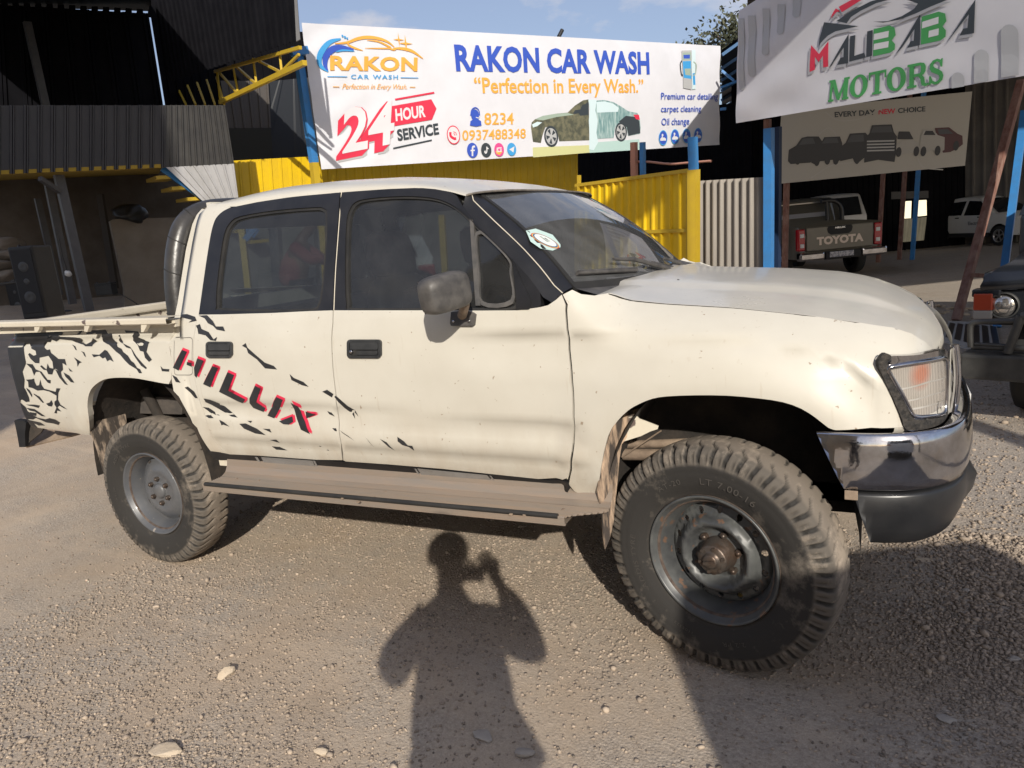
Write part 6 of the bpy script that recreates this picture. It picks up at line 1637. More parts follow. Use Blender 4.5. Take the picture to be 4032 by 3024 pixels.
# white crossover at the back of the shed; its left side as it drives to the right (we see its right flank)
g1, g2 = at_ground(3712, 968), at_ground(3946, 985)
sc = 0.86; best_ = None
for a_ in np.linspace(-2.2, 0.6, 200):
    P_2 = g1 + 2.45*sc*np.array([math.cos(a_), math.sin(a_), 0]); d_ = (P_2 + np.array([0, 0, .0]) - CAM) @ ROT; e_ = abs(W0/2 + FPX*d_[0]/d_[1] - 3940)
    if P_2[1] < g1[1] and (best_ is None or e_ < best_[0]): best_ = (e_, a_, P_2)
hd_ = best_[1]; g2 = best_[2]
prof = [(-1.85,.33),(1.95,.33),(2.0,.62),(1.92,.82),(1.75,.93),(1.05,1.04),(.62,1.30),(.32,1.52),(0,1.60),(-.6,1.61),(-1.25,1.56),(-1.5,1.46),(-1.78,1.08),(-1.92,.98),(-1.95,.6)]
wins = [("window_glass", [(-.22,1.02),(.92,1.00),(.60,1.26),(.34,1.46),(-.16,1.50)], CAR_GLASS), ("window_glass", [(-1.20,1.05),(-.32,1.03),(-.26,1.50),(-.95,1.48)], CAR_GLASS)]
t, f, yy = make_car("crossover_car", "small white crossover car parked in the shed behind the leaning props", "car", (g1 + (g2-g1)*.5) + np.array([-math.sin(hd_), math.cos(hd_), 0])*.72*sc, hd_, prof, wins, .84, 1.0, (-1.22, 1.23), .32, WHITE_CAR, sill=.14)
t.scale = (sc, sc, sc)
panel_quad("windscreen", t, [(1.08,-.70,1.05),(1.08,.70,1.05),(.40,.56,1.50),(.40,-.56,1.50)], CAR_GLASS, .03)
panel_quad("rear_glass", t, [(-1.80,.62,1.10),(-1.80,-.62,1.10),(-1.54,-.52,1.44),(-1.54,.52,1.44)], CAR_GLASS, .03)
for s in (-1, 1):
    panel_quad("headlight", t, [(1.80,s*.72,.78),(1.93,s*.45,.78),(1.90,s*.45,.88),(1.72,s*.72,.90)][::s], CLEAR_LENS, .03)
    panel_quad("tail_light", t, [(-1.93,s*.50,.95),(-1.88,s*.74,.95),(-1.84,s*.74,1.10),(-1.90,s*.50,1.08)][::s], RED_LENS, .03)
for x in (-.32, .62):
    o = surf_panel("door_handle", f, rrect(x-.24, .93, x-.08, .965, .015), (), .1, CAR_TYRE, None, .02, .02)[0]; put(o, t)
V_, F_ = text_mesh("Electric", .16, .003); put(mesh_from("door_lettering", [np.array(f(-.02 + x, .70 + y)) + np.array([0, -.006, 0]) for x, y, _ in V_], F_, M("grey_lettering", (.12, .13, .13), .5)), t)
panel_quad("bumper_grille", t, [(1.97,-.5,.45),(1.97,.5,.45),(1.99,.5,.60),(1.99,-.5,.60)], CAR_TYRE, .03)

# bronze pickup seen from behind in the shed
PAINT_BZ = M("bronze_green_paint", (0.105, 0.095, 0.070), 0.28, coat=0.5, col2=(0.085, 0.078, 0.06), scale=2, amt=.8)
hdt = math.atan2(ROT[1,1], ROT[0,1])
p0 = at_depth(3304, 1010, 15.0); pz = float(ground_z(p0[0], p0[1]))
prof = [(0.05,.45),(5.0,.45),(5.1,.8),(4.95,1.05),(3.7,1.14),(3.1,1.60),(2.85,1.70),(2.0,1.72),(1.75,1.62),(1.62,1.18),(0.02,1.13),(0.0,.9)]
wins = [("window_glass", [(2.62,1.16),(3.52,1.14),(3.08,1.50),(2.86,1.60),(2.68,1.62)], CAR_GLASS), ("window_glass", [(1.80,1.18),(2.54,1.16),(2.60,1.62),(2.0,1.62)], CAR_GLASS)]
t, f, yy = make_car("parked_pickup", "dark bronze pickup seen from behind, parked under the hanging car poster", "pickup truck", (p0[0], p0[1], pz), hdt, prof, wins, .92, 1.12, (1.0, 4.05), .38, PAINT_BZ)
put(MB().box((-.005, 0, .86), (.05, 1.42, .50), bev=.02).done("tailgate", [PAINT_BZ]), t)
V_, F_ = text_mesh("TOYOTA", .21, .012, wide=1.08, align='CENTER', spacing=1.05); put(mesh_from("lettering", [(-.036, -x, .74 + y) for x, y, _ in V_], F_, M("silver_lettering", (.45, .38, .33), .35, metal=.3)), t)
put(MB().prism([(-.04, y, z) for y, z in ((-.25,.97),(-.19,.92),(.19,.92),(.25,.97),(.27,1.05),(.24,1.10),(-.24,1.10),(-.27,1.05))], (.03, 0, 0)).done("tailgate_handle", [CAR_TYRE]), t); fix_normals(bpy.data.objects[t.children[-1].name])
V_, F_ = text_mesh("HILUX", .045, .003, wide=1.6, align='CENTER'); put(mesh_from("handle_lettering", [(-.052, -x, 1.045 + y) for x, y, _ in V_], F_, ALLOY), t)
for s in (-1, 1):
    o = put(MB().box((.03, s*.815, .86), (.14, .16, .46), bev=.03).done("tail_light", [RED_LENS]), t)
    for z in (.95, .74): o2 = MB().box((-.045, s*.805, z), (.02, .085, .08), bev=.01).done("reverse_lens", [CLEAR_LENS]); o2.parent = o
mb = MB(); mb.box((-.10, 0, .50), (.22, .75, .16), bev=.02)
put(mb.done("rear_bumper", [CAR_TYRE]), t)
for s in (-1, 1): put(MB().box((-.10, s*.66, .51), (.22, .52, .17), bev=.04).done("bumper_end", [CHROME]), t)
put(MB().box((-.225, .05, .52), (.01, .50, .11)).done("number_plate", [M("plate_grey", (.42, .42, .45), .4, col2=(.16, .16, .2), scale=22, amt=.9, lo=.45, hi=.55)]), t)
o = panel_quad("rear_window", t, [(1.66,.60,1.20),(1.66,-.60,1.20),(1.76,-.55,1.58),(1.76,.55,1.58)], CAR_GLASS, .02)
mb = MB()
fr = [(1.63,.68,1.16),(1.63,-.68,1.16),(1.745,-.62,1.63),(1.745,.62,1.63)]
for a, b in zip(fr, fr[1:] + fr[:1]): mb.bar(a, b, .045, .03)
mb.done("window_surround", [M("silver_frame", (.30, .29, .27), .3, metal=.5)]).parent = o
panel_quad("glass_reflection_strip", t, [(1.67,.56,1.30),(1.67,-.56,1.30),(1.69,-.55,1.40),(1.69,.55,1.40)], M("pale_reflection", (.22, .22, .23), .5), .025)  # pale strip painted on as a reflection in the rear glass
mb = MB(); mb.tube(catmull([(1.50,-.78,1.12),(1.50,-.76,1.45),(1.50,-.60,1.62),(1.50,-.30,1.64)], 5), .05, 10); mb.tube([(1.50,-.45,1.12),(1.5,-.42,1.63)], .045, 10); put(mb.done("sport_bar", [BLACK_PLASTIC]), t)

# white off-roader with a spare wheel on its tail, further back
p0 = at_depth(3300, 960, 21.0); pz = float(ground_z(p0[0], p0[1]))
prof = [(0.02,.45),(4.0,.45),(4.1,.8),(4.0,1.05),(2.95,1.14),(2.45,1.70),(2.2,1.80),(.3,1.82),(.12,1.76),(-.02,1.15),(-.02,.7)]
wins = [("window_glass", [(1.75,1.16),(2.78,1.14),(2.38,1.62),(1.85,1.68)], CAR_GLASS), ("window_glass", [(.30,1.18),(1.62,1.16),(1.70,1.68),(.42,1.68)], CAR_GLASS)]
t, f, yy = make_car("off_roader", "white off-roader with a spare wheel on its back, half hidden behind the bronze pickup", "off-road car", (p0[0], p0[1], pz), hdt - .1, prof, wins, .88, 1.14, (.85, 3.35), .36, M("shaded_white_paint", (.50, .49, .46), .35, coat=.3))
panel_quad("rear_glass", t, [(-.03,.66,1.20),(-.03,-.66,1.20),(.11,-.60,1.72),(.11,.60,1.72)], CAR_GLASS, .02)
w = thing("spare_wheel", None, None); w.parent = t; w.location = (-.12, .25, .98); w.rotation_euler = (0, 0, math.pi/2*3)
a = MB(); a.lathe([(.20,-.10),(.34,-.10),(.36,-.04),(.36,.05)][::-1], 36); put(a.done("tyre", [CAR_TYRE]), w)
a = MB(); a.lathe([(.001,-.10),(.06,-.10),(.07,-.06)][::-1], 20)
for k in range(5): a.bar((.05*math.cos(k*1.257), -.08, .05*math.sin(k*1.257)), (.20*math.cos(k*1.257), -.09, .20*math.sin(k*1.257)), .05, .02)
put(a.done("rim", [ALLOY]), w)
for s in (-1, 1): panel_quad("tail_light", t, [(-.03,s*.80,.72),(-.03,s*.68,.72),(-.03,s*.68,.98),(-.03,s*.80,.98)][::-s], RED_LENS, .03)
put(MB().box((-.08, 0, .55), (.2, 1.6, .16), bev=.03).done("rear_bumper", [CAR_TYRE]), t)

# white saloon standing beyond the pickup, seen through its cab windows
pT = at_depth(1682, 1072, 10.8); hs_ = math.atan2(ROT[1,1], ROT[0,1]) + rad(8)
prof = [(0.02,.40),(4.4,.40),(4.5,.62),(4.4,.78),(3.3,.90),(2.75,1.22),(2.5,1.36),(1.6,1.42),(1.0,1.36),(.55,1.05),(.04,.98),(0.0,.7)]
wins = [("window_glass", [(1.85,.95),(2.98,.92),(2.55,1.24),(1.9,1.33)], CAR_GLASS), ("window_glass", [(.85,.99),(1.75,.95),(1.8,1.33),(1.12,1.29)], CAR_GLASS)]
cy, sy_ = math.cos(hs_), math.sin(hs_)
loc = np.array([pT[0] + .70*(-sy_), pT[1] + .70*cy, pT[2] - .82])
t, f, yy = make_car("saloon_car", "white saloon car seen through the pickup's front side window", "car", loc, hs_, prof, wins, .86, .95, (.95, 3.55), .30, WHITE_CAR)
panel_quad("rear_glass", t, [(.50,.60,1.04),(.50,-.60,1.04),(.98,-.52,1.34),(.98,.52,1.34)], CAR_GLASS, .02)
for s in (-1, 1): put(MB().box((.02, s*.70, .82), (.08, .26, .24), bev=.03).done("tail_light", [RED_LENS]), t)
put(MB().box((-.04, 0, .52), (.14, 1.6, .22), bev=.05).done("rear_bumper", [WHITE_CAR]), t)

# black off-roader nosing in at the right edge
BLK = M("black_car_paint", (0.012, 0.014, 0.018), 0.26, coat=.4)
BULL = M("worn_black_bull_bar", (0.03, 0.03, 0.03), 0.45, col2=(0.07, 0.07, 0.065), scale=10, amt=.7)
zs = lambda P: zoomed(P, .42196, 3640, 1000)
gB = at_ground(4000, 1662); dB = float(np.dot(gB - CAM, ROT[:,1]))*0.985
org = at_depth(*zs([(500, 600)])[0], dB)
hb_ = math.atan2(H_C[1], H_C[0]) - rad(45)
black = thing("black_off_roader", "black off-roader with round headlamp and bull bar nosing in at right edge", "off-road car", (org[0], org[1], float(ground_z(org[0], org[1]))), hb_)
ez = black.location.z
def bl(px, py, off=0.0):
    """point on the car's front plane, in the car's own frame (x to its left in the picture's right, y back, z up)"""
    ax = np.array([math.cos(hb_), math.sin(hb_), 0]); ay = np.array([-ax[1], ax[0], 0])
    p = at_plane(px, py, np.array([org[0], org[1], 0]) + ay*off, ay); d = p - np.array(black.location)
    return np.array([d @ ax, d @ ay, d[2]])
Wb = 1.78
zg0, zg1 = bl(*zs([(600,610)])[0])[2], bl(*zs([(600,330)])[0])[2]
hl = bl(*zs([(745,478)])[0]); rhl = abs(bl(*zs([(877,478)])[0])[0] - hl[0])
x_ind = bl(*zs([(480,440)])[0])[0]
mb = MB(); mb.box((Wb/2 + x_ind, .06, (zg0+zg1)/2), (Wb - .02, .12, zg1-zg0), bev=.015); put(mb.done("grille_panel", [BLK]), black)
for s, X in ((0, hl[0]), (1, 2*x_ind + Wb - hl[0])):
    a = MB(); a.lathe([(.001,-.035),(rhl*.5,-.032),(rhl*.85,-.018),(rhl,-.004)][::-1], 36, 0, X, hl[2]); o = put(a.done("headlight", [M("mirror_headlamp", (.62,.60,.58), .08, metal=.85, col2=(.2,.19,.18), scale=16, amt=.9, stretch=(1,1,5))]), black)
    a = MB(); a.lathe([(rhl,-.004),(rhl*1.02,-.03),(rhl*1.10,-.03),(rhl*1.12,0)][::-1], 36, 0, X, hl[2]); a.done("bezel", [BULL]).parent = o
    sx = 1 if s == 0 else -1; X0 = x_ind if s == 0 else x_ind + Wb
    za, zb_, zc_ = [bl(*zs([(520, y)])[0])[2] for y in (365, 522, 600)]
    put(MB().box((X0 + sx*.045, .03, (za+zb_)/2), (.105, .13, za-zb_), bev=.008).done("indicator", [M("orange_indicator", (.30,.045,.02), .3, coat=.4)]), black)
    put(MB().box((X0 + sx*.045, .03, (zb_+zc_)/2), (.105, .13, zb_-zc_), bev=.008).done("marker_lens", [M("smoky_clear_lens", (.25,.24,.23), .3, coat=.4)]), black)
z0b = bl(*zs([(505,330)])[0])[2]; z1b = bl(*zs([(640,215)])[0])[2]; z2b = bl(*zs([(929,30)])[0])[2]
def hood_rows():
    rows = []
    for y, zc, inset in ((-.03, z1b-.085, .03), (-.05, z1b-.05, .03), (-.03, z1b-.01, .045), (.03, z1b+.04, .09), (.12, z1b+.085, .16), (.35, z1b+.12, .17), (1.1, z1b+.16, .15)):
        rows.append([(x_ind + inset + (Wb - 2*inset)*u, y, zc + .03*(1 - (2*u-1)**2)) for u in np.linspace(0, 1, 15)])
    return rows
mb = MB(); mb.grid(hood_rows(), 0, True); o = put(mb.done("bonnet", [BLK]), black); fix_normals(o)
mb = MB(); mb.box((x_ind + Wb/2, .62, (zg0+zg1)/2 + .05), (Wb, 1.0, zg1 - zg0 + .10), bev=.04); mb.box((x_ind + Wb/2, 2.6, .95), (Wb, 2.9, .75), bev=.05)
mb.box((x_ind + .06, .02, z1b - .10), (.16, .10, .05), bev=.012); mb.box((x_ind + Wb - .06, .02, z1b - .10), (.16, .10, .05), bev=.012)
put(mb.done("body", [BLK]), black)
mb = MB(); mb.grid([[(x_ind + (Wb)*u*(1-.08*k) + .04*k*Wb, 1.15 + yv, zv) for u in (0, .5, 1)] for k, (yv, zv) in enumerate(((0, 1.30), (.35, 1.72), (2.9, 1.75), (3.0, 1.3)))], 0, False); put(mb.done("cabin", [CAR_GLASS]), black)
# steel bumper and bull bar
zA, zB = bl(*zs([(450,880)])[0])[2], bl(*zs([(450,1110)])[0])[2]
xl = bl(*zs([(405,900)])[0])[0] - .0
mb = MB(); mb.box((xl + (Wb+.2)/2, -.10, (zA+zB)/2), (Wb + .2, .22, zA-zB), bev=.02); put(mb.done("front_bumper", [BULL]), black)
bb = MB()
p = [bl(*q, -.16) for q in zs([(432,870),(428,700),(450,648),(520,634),(700,628),(880,625)])]
bb.tube(catmull(p, 5), .018, 9); m_ = 2*(x_ind + Wb/2); bb.tube(catmull([(m_ - q[0], q[1], q[2]) for q in p], 5), .018, 9)
for a, b in (((775,925),(900,580)), ((900,580),(1500,560))):
    A, B = [bl(*q, -.17) for q in zs([a, b])]
    bb.tube([A, B], .026, 9)
A, B = [bl(*q, -.17) for q in zs([(775,925),(900,580)])]; bb.tube([(m_ - A[0], A[1], A[2]), (m_ - B[0], B[1], B[2])], .026, 9)
A, B = [bl(*q, -.15) for q in zs([(470,840),(840,862)])]; bb.tube([A, B], .012, 7)
bb.tube([p[0] + np.array([0, .02, 0]), np.array([m_ - p[0][0], p[0][1] + .02, p[0][2]])], .02, 8)
put(bb.done("bull_bar", [BULL]), black)
for s in (0, 1):
    X = x_ind + .17 if s == 0 else x_ind + Wb - .17
    e = thing("wheel", None, None); e.parent = black; e.location = (X + (.12 if s == 0 else -.12), .55, .37); e.rotation_euler = (0, 0, rad(-90 if s == 0 else 90))
    a = MB(); a.lathe([(.22,-.13),(.33,-.135),(.365,-.12),(.375,-.08),(.375,.08),(.365,.12),(.33,.135),(.22,.13)][::-1], 44); put(a.done("tyre", [CAR_TYRE]), e)
    a = MB(); a.lathe([(.001,-.05),(.10,-.05),(.12,-.02),(.20,-.03),(.225,-.12)][::-1], 36); put(a.done("rim", [RIM_DARK]), e)
    put(MB().box((X, .60, .72), (.30, .95, .16)).done("wheel_arch", [CAR_TYRE]), black)

# drain grating and kerb rubble
dg = thing("drain_grating", "slotted concrete drain cover on the ground beside the leaning prop", "drain cover", at_ground(3790, 1320))
G4 = [at_ground(*p) for p in zs([(225,640),(420,650),(400,890),(160,820)])]
G4 = [G4[0] + (G4[0]-G4[3])*.0, G4[1] + (G4[1]-G4[0])*1.2, G4[2] + (G4[2]-G4[3])*1.2, G4[3]]
flat("slab", [p + UPV*.02 for p in G4], M("pale_concrete", (0.40, 0.39, 0.37), .9, bump=.2, bscale=40), dg, .04)
for k in range(6):
    u = .10 + k*.165; a, b = G4[3] + (G4[2]-G4[3])*u, G4[0] + (G4[1]-G4[0])*u
    dv = (G4[2]-G4[3])*.055
    flat("slot", [a*.84+b*.16 - dv + UPV*.024, a*.84+b*.16 + dv + UPV*.024, a*.12+b*.88 + dv + UPV*.024, a*.12+b*.88 - dv + UPV*.024], BLACK_PLASTIC, dg, .002)
for k in range(26):
    px = 3640 + RNG.uniform(0, 240); py = 1205 + RNG.uniform(0, 45) + (px-3640)*.02
    stone(px, py, RNG.uniform(.05, .13), "broken pale rubble in the strip behind the leaning prop", k, MAT_STONE, .7, RNG.uniform(0, 3))
cap = MB(); cp = at_ground(3770, 1530); cap.lathe([(.001,.03),(.03,.03),(.034,.02),(.034,-.0)][::-1], 16); cap.V = [(x, z, y) for x, y, z in cap.V]
o = cap.done("bottle_cap", [M("blue_plastic_cap", (.06,.06,.42), .4)]); fix_normals(o); o.location = cp; tag(o, "small blue plastic cap on the gravel beyond the chrome bumper", "bottle cap")
# scattered larger stones
stone(890, 2660, .055, "pale upright stone lying left of the photographer's shadow", 2, MAT_STONE, 1.3, 1.2)
stone(655, 2965, .085, "largest tan stone near the bottom edge", 4, MAT_STONE, .55, .25)
stone(1265, 2965, .042, "small tan stone at the bottom edge, right of the largest one", 5, MAT_STONE, .8, .5)
stone(2065, 2965, .05, "grey angular stone at the feet of the photographer's shadow", 6, MAT_STONE_GREY, .7, .5)
stone(1900, 2900, .07, "broad grey stone half sunk inside the photographer's shadow", 8, MAT_STONE_GREY, .35, .1)
stone(3640, 2207, .06, "flat pale stone in the shade below the front bumper", 9, MAT_STONE, .3, .1)
stone(3805, 2330, .032, "rounded grey stone in the shade on the right", 3, MAT_STONE_GREY, .8, .5)
stone(3820, 2490, .034, "tan rounded stone in the shade, below the grey one", 1, MAT_STONE, .8, .9)
stone(3990, 2600, .042, "dark flat stone at the right edge in the shade", 7, MAT_STONE_GREY, .6, .4)
stone(3730, 2835, .05, "pale flat stone in the shade near the lower right corner", 10, MAT_STONE_GREY, .4, .2)

# ------------------------------------------------------------------ printed banners
def ink_mat(name, c, rough=.5): return M(name, c, rough)
INK_BLUE = ink_mat("blue_print", (0.035, 0.085, 0.45)); INK_ORANGE = ink_mat("orange_print", (0.78, 0.36, 0.06)); INK_RED = ink_mat("red_print", (0.62, 0.03, 0.07))
INK_DARK = ink_mat("dark_print", (0.035, 0.045, 0.055)); INK_WHITE = ink_mat("white_print", (0.62, 0.62, 0.65)); INK_GREY = ink_mat("grey_print", (0.40, 0.41, 0.42)); INK_GREEN = ink_mat("green_print", (0.055, 0.30, 0.085))
INK_SKY = ink_mat("sky_blue_print", (0.05, 0.30, 0.62)); INK_PALE = ink_mat("pale_blue_print", (0.55, 0.68, 0.72)); INK_OLIVE = M("muddy_car_print", (0.07, 0.075, 0.055), .5, col2=(0.16, 0.155, 0.10), scale=8, amt=.9, lo=.42, hi=.6)
INK_TEAL = M("wet_teal_print", (0.13, 0.25, 0.26), .5, col2=(0.40, 0.52, 0.52), scale=6, amt=.9, stretch=(4, 4, .6), lo=.4, hi=.65); INK_SAND = ink_mat("sand_print", (0.52, 0.53, 0.27)); INK_WATER = ink_mat("water_print", (0.40, 0.56, 0.54)); INK_SAGE = ink_mat("sage_print", (0.30, 0.38, 0.32))
INK_MAG = ink_mat("magenta_print", (0.62, 0.07, 0.25))
class Banner:
    def __init__(s, wall, root, wr): s.w = wall; s.root = root; s.wr = wr; s.k = 0; s.up = .002
    def p3(s, a, b, off): return s.w.pt(a, b, s.wr(a, b) + off)
    def ab(s, q): return tuple(s.w.ab(*q))
    def cloth(s, px, step, mat, name="cloth"):
        q = [np.array(s.ab(p)) for p in px]          # bl, br, tr, tl
        nu = max(8, int(np.linalg.norm(q[1]-q[0])/step)); nv = max(6, int(np.linalg.norm(q[3]-q[0])/step)); rows = []
        for j in range(nv+1):
            t = j/nv; row = []
            for i in range(nu+1):
                u = i/nu; ab = q[0]*(1-u)*(1-t) + q[1]*u*(1-t) + q[2]*u*t + q[3]*(1-u)*t; row.append(s.p3(ab[0], ab[1], 0))
            rows.append(row)
        m = MB(); m.grid(rows, 0, True); back = [[p - s.w.n*.004 for p in r] for r in rows]; m.grid(back, 0, True)
        o = m.done(name, [mat], s.root); fix_normals(o); return o
    def ink(s, name, px, mat, parent=None, lift=None, ab=None):
        s.k += 1; off = (lift if lift is not None else .004 + s.k*.00016) + s.up
        pts = ab if ab is not None else [s.ab(p) for p in px]
        ar = sum(pts[i][0]*pts[(i+1) % len(pts)][1] - pts[(i+1) % len(pts)][0]*pts[i][1] for i in range(len(pts)))
        v, f = fill2d(pts, (), .07); return mesh_from(name, [s.p3(x, y, off) for x, y in v], f, mat, None, False, parent or s.root)
    def circle(s, name, px, r, mat, lift=None, n=28, parent=None, sq=1.0):
        c = s.ab(px); return s.ink(name, None, mat, parent, lift, [(c[0] + r*math.cos(t)*sq, c[1] + r*math.sin(t)) for t in np.linspace(0, 6.2832, n, endpoint=False)])
    def stroke(s, name, px, w, mat, lift=None, smooth=True, taper=False, parent=None):
        P = np.array([s.ab(p) for p in (catmull(px, 6) if smooth else px)]); d = np.gradient(P, axis=0); d /= np.linalg.norm(d, axis=1)[:, None] + 1e-9
        n = np.stack([-d[:, 1], d[:, 0]], 1); k = len(P); ww = np.full(k, w/2)
        if taper: ww = w/2*np.sin(np.linspace(.12, math.pi-.12, k))**.7
        return s.ink(name, None, mat, parent, lift, [tuple(p) for p in P + n*ww[:, None]] + [tuple(p) for p in (P - n*ww[:, None])[::-1]])
    def text(s, name, txt, bl_, br_, tl_, mat, bold=0.0, shear=0.0, lift=None, spacing=1.0, dx=0, dy=0, parent=None):
        s.k += 1; off = (lift if lift is not None else .004 + s.k*.00016) + s.up
        V, F = text_mesh(txt, 1.0, bold, shear, spacing=spacing); H, _ = text_mesh("H", 1.0, bold); ch = H[:, 1].max(); base = H[:, 1].min()
        A, B, C = [np.array(s.ab((q[0]+dx, q[1]+dy))) for q in (bl_, br_, tl_)]
        x0, x1 = V[:, 0].min(), V[:, 0].max(); W = []
        P2 = [A + (B-A)*((x-x0)/(x1-x0)) + (C-A)*((y-base)/(ch-base)) for x, y, _z in V]
        bm = bmesh.new(); vv = [bm.verts.new((p[0], p[1], 0)) for p in P2]
        for f_ in F:
            try: bm.faces.new([vv[i] for i in f_])
            except ValueError: pass
        for _ in range(4):
            bmesh.ops.triangulate(bm, faces=[f_ for f_ in bm.faces if len(f_.verts) > 3])
            lg = [e for e in bm.edges if e.calc_length() > .10]
            if not lg: break
            bmesh.ops.subdivide_edges(bm, edges=lg, cuts=1)
        bmesh.ops.triangulate(bm, faces=[f_ for f_ in bm.faces if len(f_.verts) > 3])
        bm.verts.index_update(); F = [[v.index for v in f_.verts] for f_ in bm.faces]; W = [s.p3(v.co.x, v.co.y, off) for v in bm.verts]; bm.free()
        return mesh_from(name, W, F, mat, None, False, parent or s.root)
def poly_around(pts): return pts

BW = Wall(450, 550, 10.0, H_L, back=-.06)
A_ = BW.ab(1265, 667); B_ = BW.ab(2833, 570)
def wr1(a, b):
    u = (a - A_[0])/(B_[0]-A_[0]); v = (b - A_[1])/1.9
    e0 = math.exp(-max(u, 0)/.10); e1 = math.exp(-max(1-u, 0)/.12)
    return .009*e0*math.sin(12*(a*.6 - b*1.0)) + .012*e1*math.sin(9*(a*.7 + b*.9)) + .010*math.sin(a*1.3 + .5)*math.sin(b*2) + .02*math.sin(math.pi*min(max(u,0),1))
carwash = thing("car_wash_banner", "wide white car wash banner with blue and orange lettering and a 24 hour sign", "banner", base_of([BW.at(1900, 600)]))
b1 = Banner(BW, carwash, wr1)
b1.cloth([(1265,667),(2833,570),(2836,181),(1187,90)], .05, CLOTH_W)
# the oval of small things first: photo of a half washed car
b1.ink("printed_ground", c3([(430,1285),(920,1265),(925,1330),(432,1372)]), INK_SAND); b1.ink("printed_water", c3([(985,1240),(1360,1213),(1366,1305),(925,1332),(920,1290)]), INK_WATER)
b1.ink("printed_car", c3([(415,1110),(422,1068),(450,1040),(520,1010),(640,990),(735,982),(800,920),(868,876),(920,866),(922,1222),(660,1232),(650,1180),(600,1100),(540,1110),(515,1180),(500,1246),(432,1236)]), INK_OLIVE)
b1.ink("printed_car_rear", c3([(970,878),(1050,872),(1130,890),(1200,930),(1262,970),(1340,985),(1362,1030),(1372,1110),(1366,1165),(1262,1186),(1250,1120),(1200,1070),(1150,1110),(1135,1202),(970,1212)]), INK_TEAL)
b1.ink("printed_bonnet", c3([(450,1040),(520,1010),(640,990),(735,985),(790,1000),(640,1020),(520,1050)]), INK_SAGE)
b1.ink("printed_window", c3([(830,985),(860,920),(918,890),(918,1000),(845,1010)]), INK_DARK); b1.ink("printed_window", c3([(985,890),(1060,885),(1130,905),(1178,940),(1170,975),(990,982)]), INK_PALE)
b1.ink("printed_shadow_panel", c3([(1180,1060),(1240,1010),(1330,1020),(1360,1060),(1368,1160),(1265,1184),(1250,1110)]), INK_DARK)
b1.ink("printed_foam", c3([(915,868),(988,872),(975,960),(995,1050),(985,1160),(1000,1240),(960,1310),(920,1300),(925,1180),(918,1050),(928,960)]), INK_PALE)
b1.ink("printed_headlight", c3([(425,1085),(470,1062),(512,1068),(470,1100),(432,1112)]), INK_PALE); b1.ink("printed_tail_light", c3([(1305,1000),(1355,1000),(1362,1045),(1330,1040)]), INK_RED)
b1.ink("printed_mirror", c3([(780,990),(800,960),(845,955),(835,985),(800,995)]), INK_DARK)
for q, r in (((590,1190), .205), ((1200,1150), .20)):
    b1.circle("printed_tyre", c3([q])[0], r, INK_DARK, sq=.88); b1.circle("printed_rim", c3([q])[0], r*.78, INK_GREY, sq=.88)
    cc = b1.ab(c3([q])[0])
    for k in range(5):
        t = k*1.2566 + .3; b1.ink("printed_spoke", None, INK_DARK, ab=[(cc[0] + r*.72*math.cos(t+d)*.88*m_, cc[1] + r*.72*math.sin(t+d)*m_) for d, m_ in ((0.25, .3), (.15, 1), (.75, 1), (.65, .3))])
b1.text("lettering", "RAKON CAR WASH", (1793,282), (2554,294), (1784,176), INK_BLUE, .036, spacing=1.02)
b1.text("lettering", "\u201cPerfection in Every Wash.\u201d", (1866,368), (2530,366), (1861,306), INK_ORANGE, .018)
b1.text("lettering", "8234", (1904,492), (2020,490), (1903,446), INK_ORANGE, .012); b1.text("lettering", "0937488348", (1818,554), (2067,545), (1817,514), INK_ORANGE, .012)
b1.ink("red_arrow_panel", c2([(700,775),(1005,722),(1042,790),(1010,870),(703,922)]), INK_RED)
b1.stroke("red_rule", c2([(744,724),(1026,674)]), .03, INK_RED, smooth=False); b1.stroke("dark_rule", c2([(730,1078),(1010,1018)]), .026, INK_DARK, smooth=False)
b1.text("lettering", "HOUR", (1557,478), (1674,461), (1553,430), INK_WHITE, .034); b1.text("lettering", "SERVICE", (1565,556), (1727,529), (1559,511), INK_DARK, .034)
BL, BR, TL = (1345,606), (1546,566), (1352,430)
for k in range(3): b1.text("number_shadow", "24", BL, BR, TL, INK_GREY, .03, dx=-2-k*6, dy=26+k*4, lift=.004+k*.0012)
for k in range(7): b1.text("number_side", "24", BL, BR, TL, INK_RED, .050, dx=-k*4, dy=k*4.6, lift=.009+(7-k)*.0012)
b1.text("lettering", "24", BL, BR, TL, INK_WHITE, .022, lift=.021)
# emblem: car outline, swoosh, sparkles
b1.stroke("car_outline", c2([(308,318),(400,308),(470,283),(540,272),(620,280),(690,305),(738,342)]), .05, INK_ORANGE, taper=True)
b1.stroke("car_outline", c2([(730,352),(800,355),(870,375),(945,428)]), .05, INK_ORANGE, taper=True); b1.stroke("car_outline", c2([(390,308),(430,340),(510,368)]), .035, INK_ORANGE, taper=True)
b1.stroke("car_outline", c2([(540,293),(620,303),(690,335),(700,352),(525,351)]), .03, INK_ORANGE, taper=True); b1.stroke("car_outline", c2([(690,350),(735,362),(760,348)]), .03, INK_ORANGE, taper=True)
b1.stroke("water_swoosh", c2([(350,283),(270,308),(215,370),(195,430),(210,480),(262,520)]), .09, INK_SKY, taper=True); b1.stroke("water_swoosh", c2([(445,362),(360,346),(290,360),(245,410),(240,470),(258,512)]), .10, INK_BLUE, taper=True); b1.stroke("water_swoosh", c2([(315,378),(370,366),(452,372)]), .03, INK_SKY, taper=True)
for q, r in (((362,262), .018), ((380,272), .02), ((397,280), .016)): b1.circle("water_drop", c2([q])[0], r, INK_SKY, n=10)
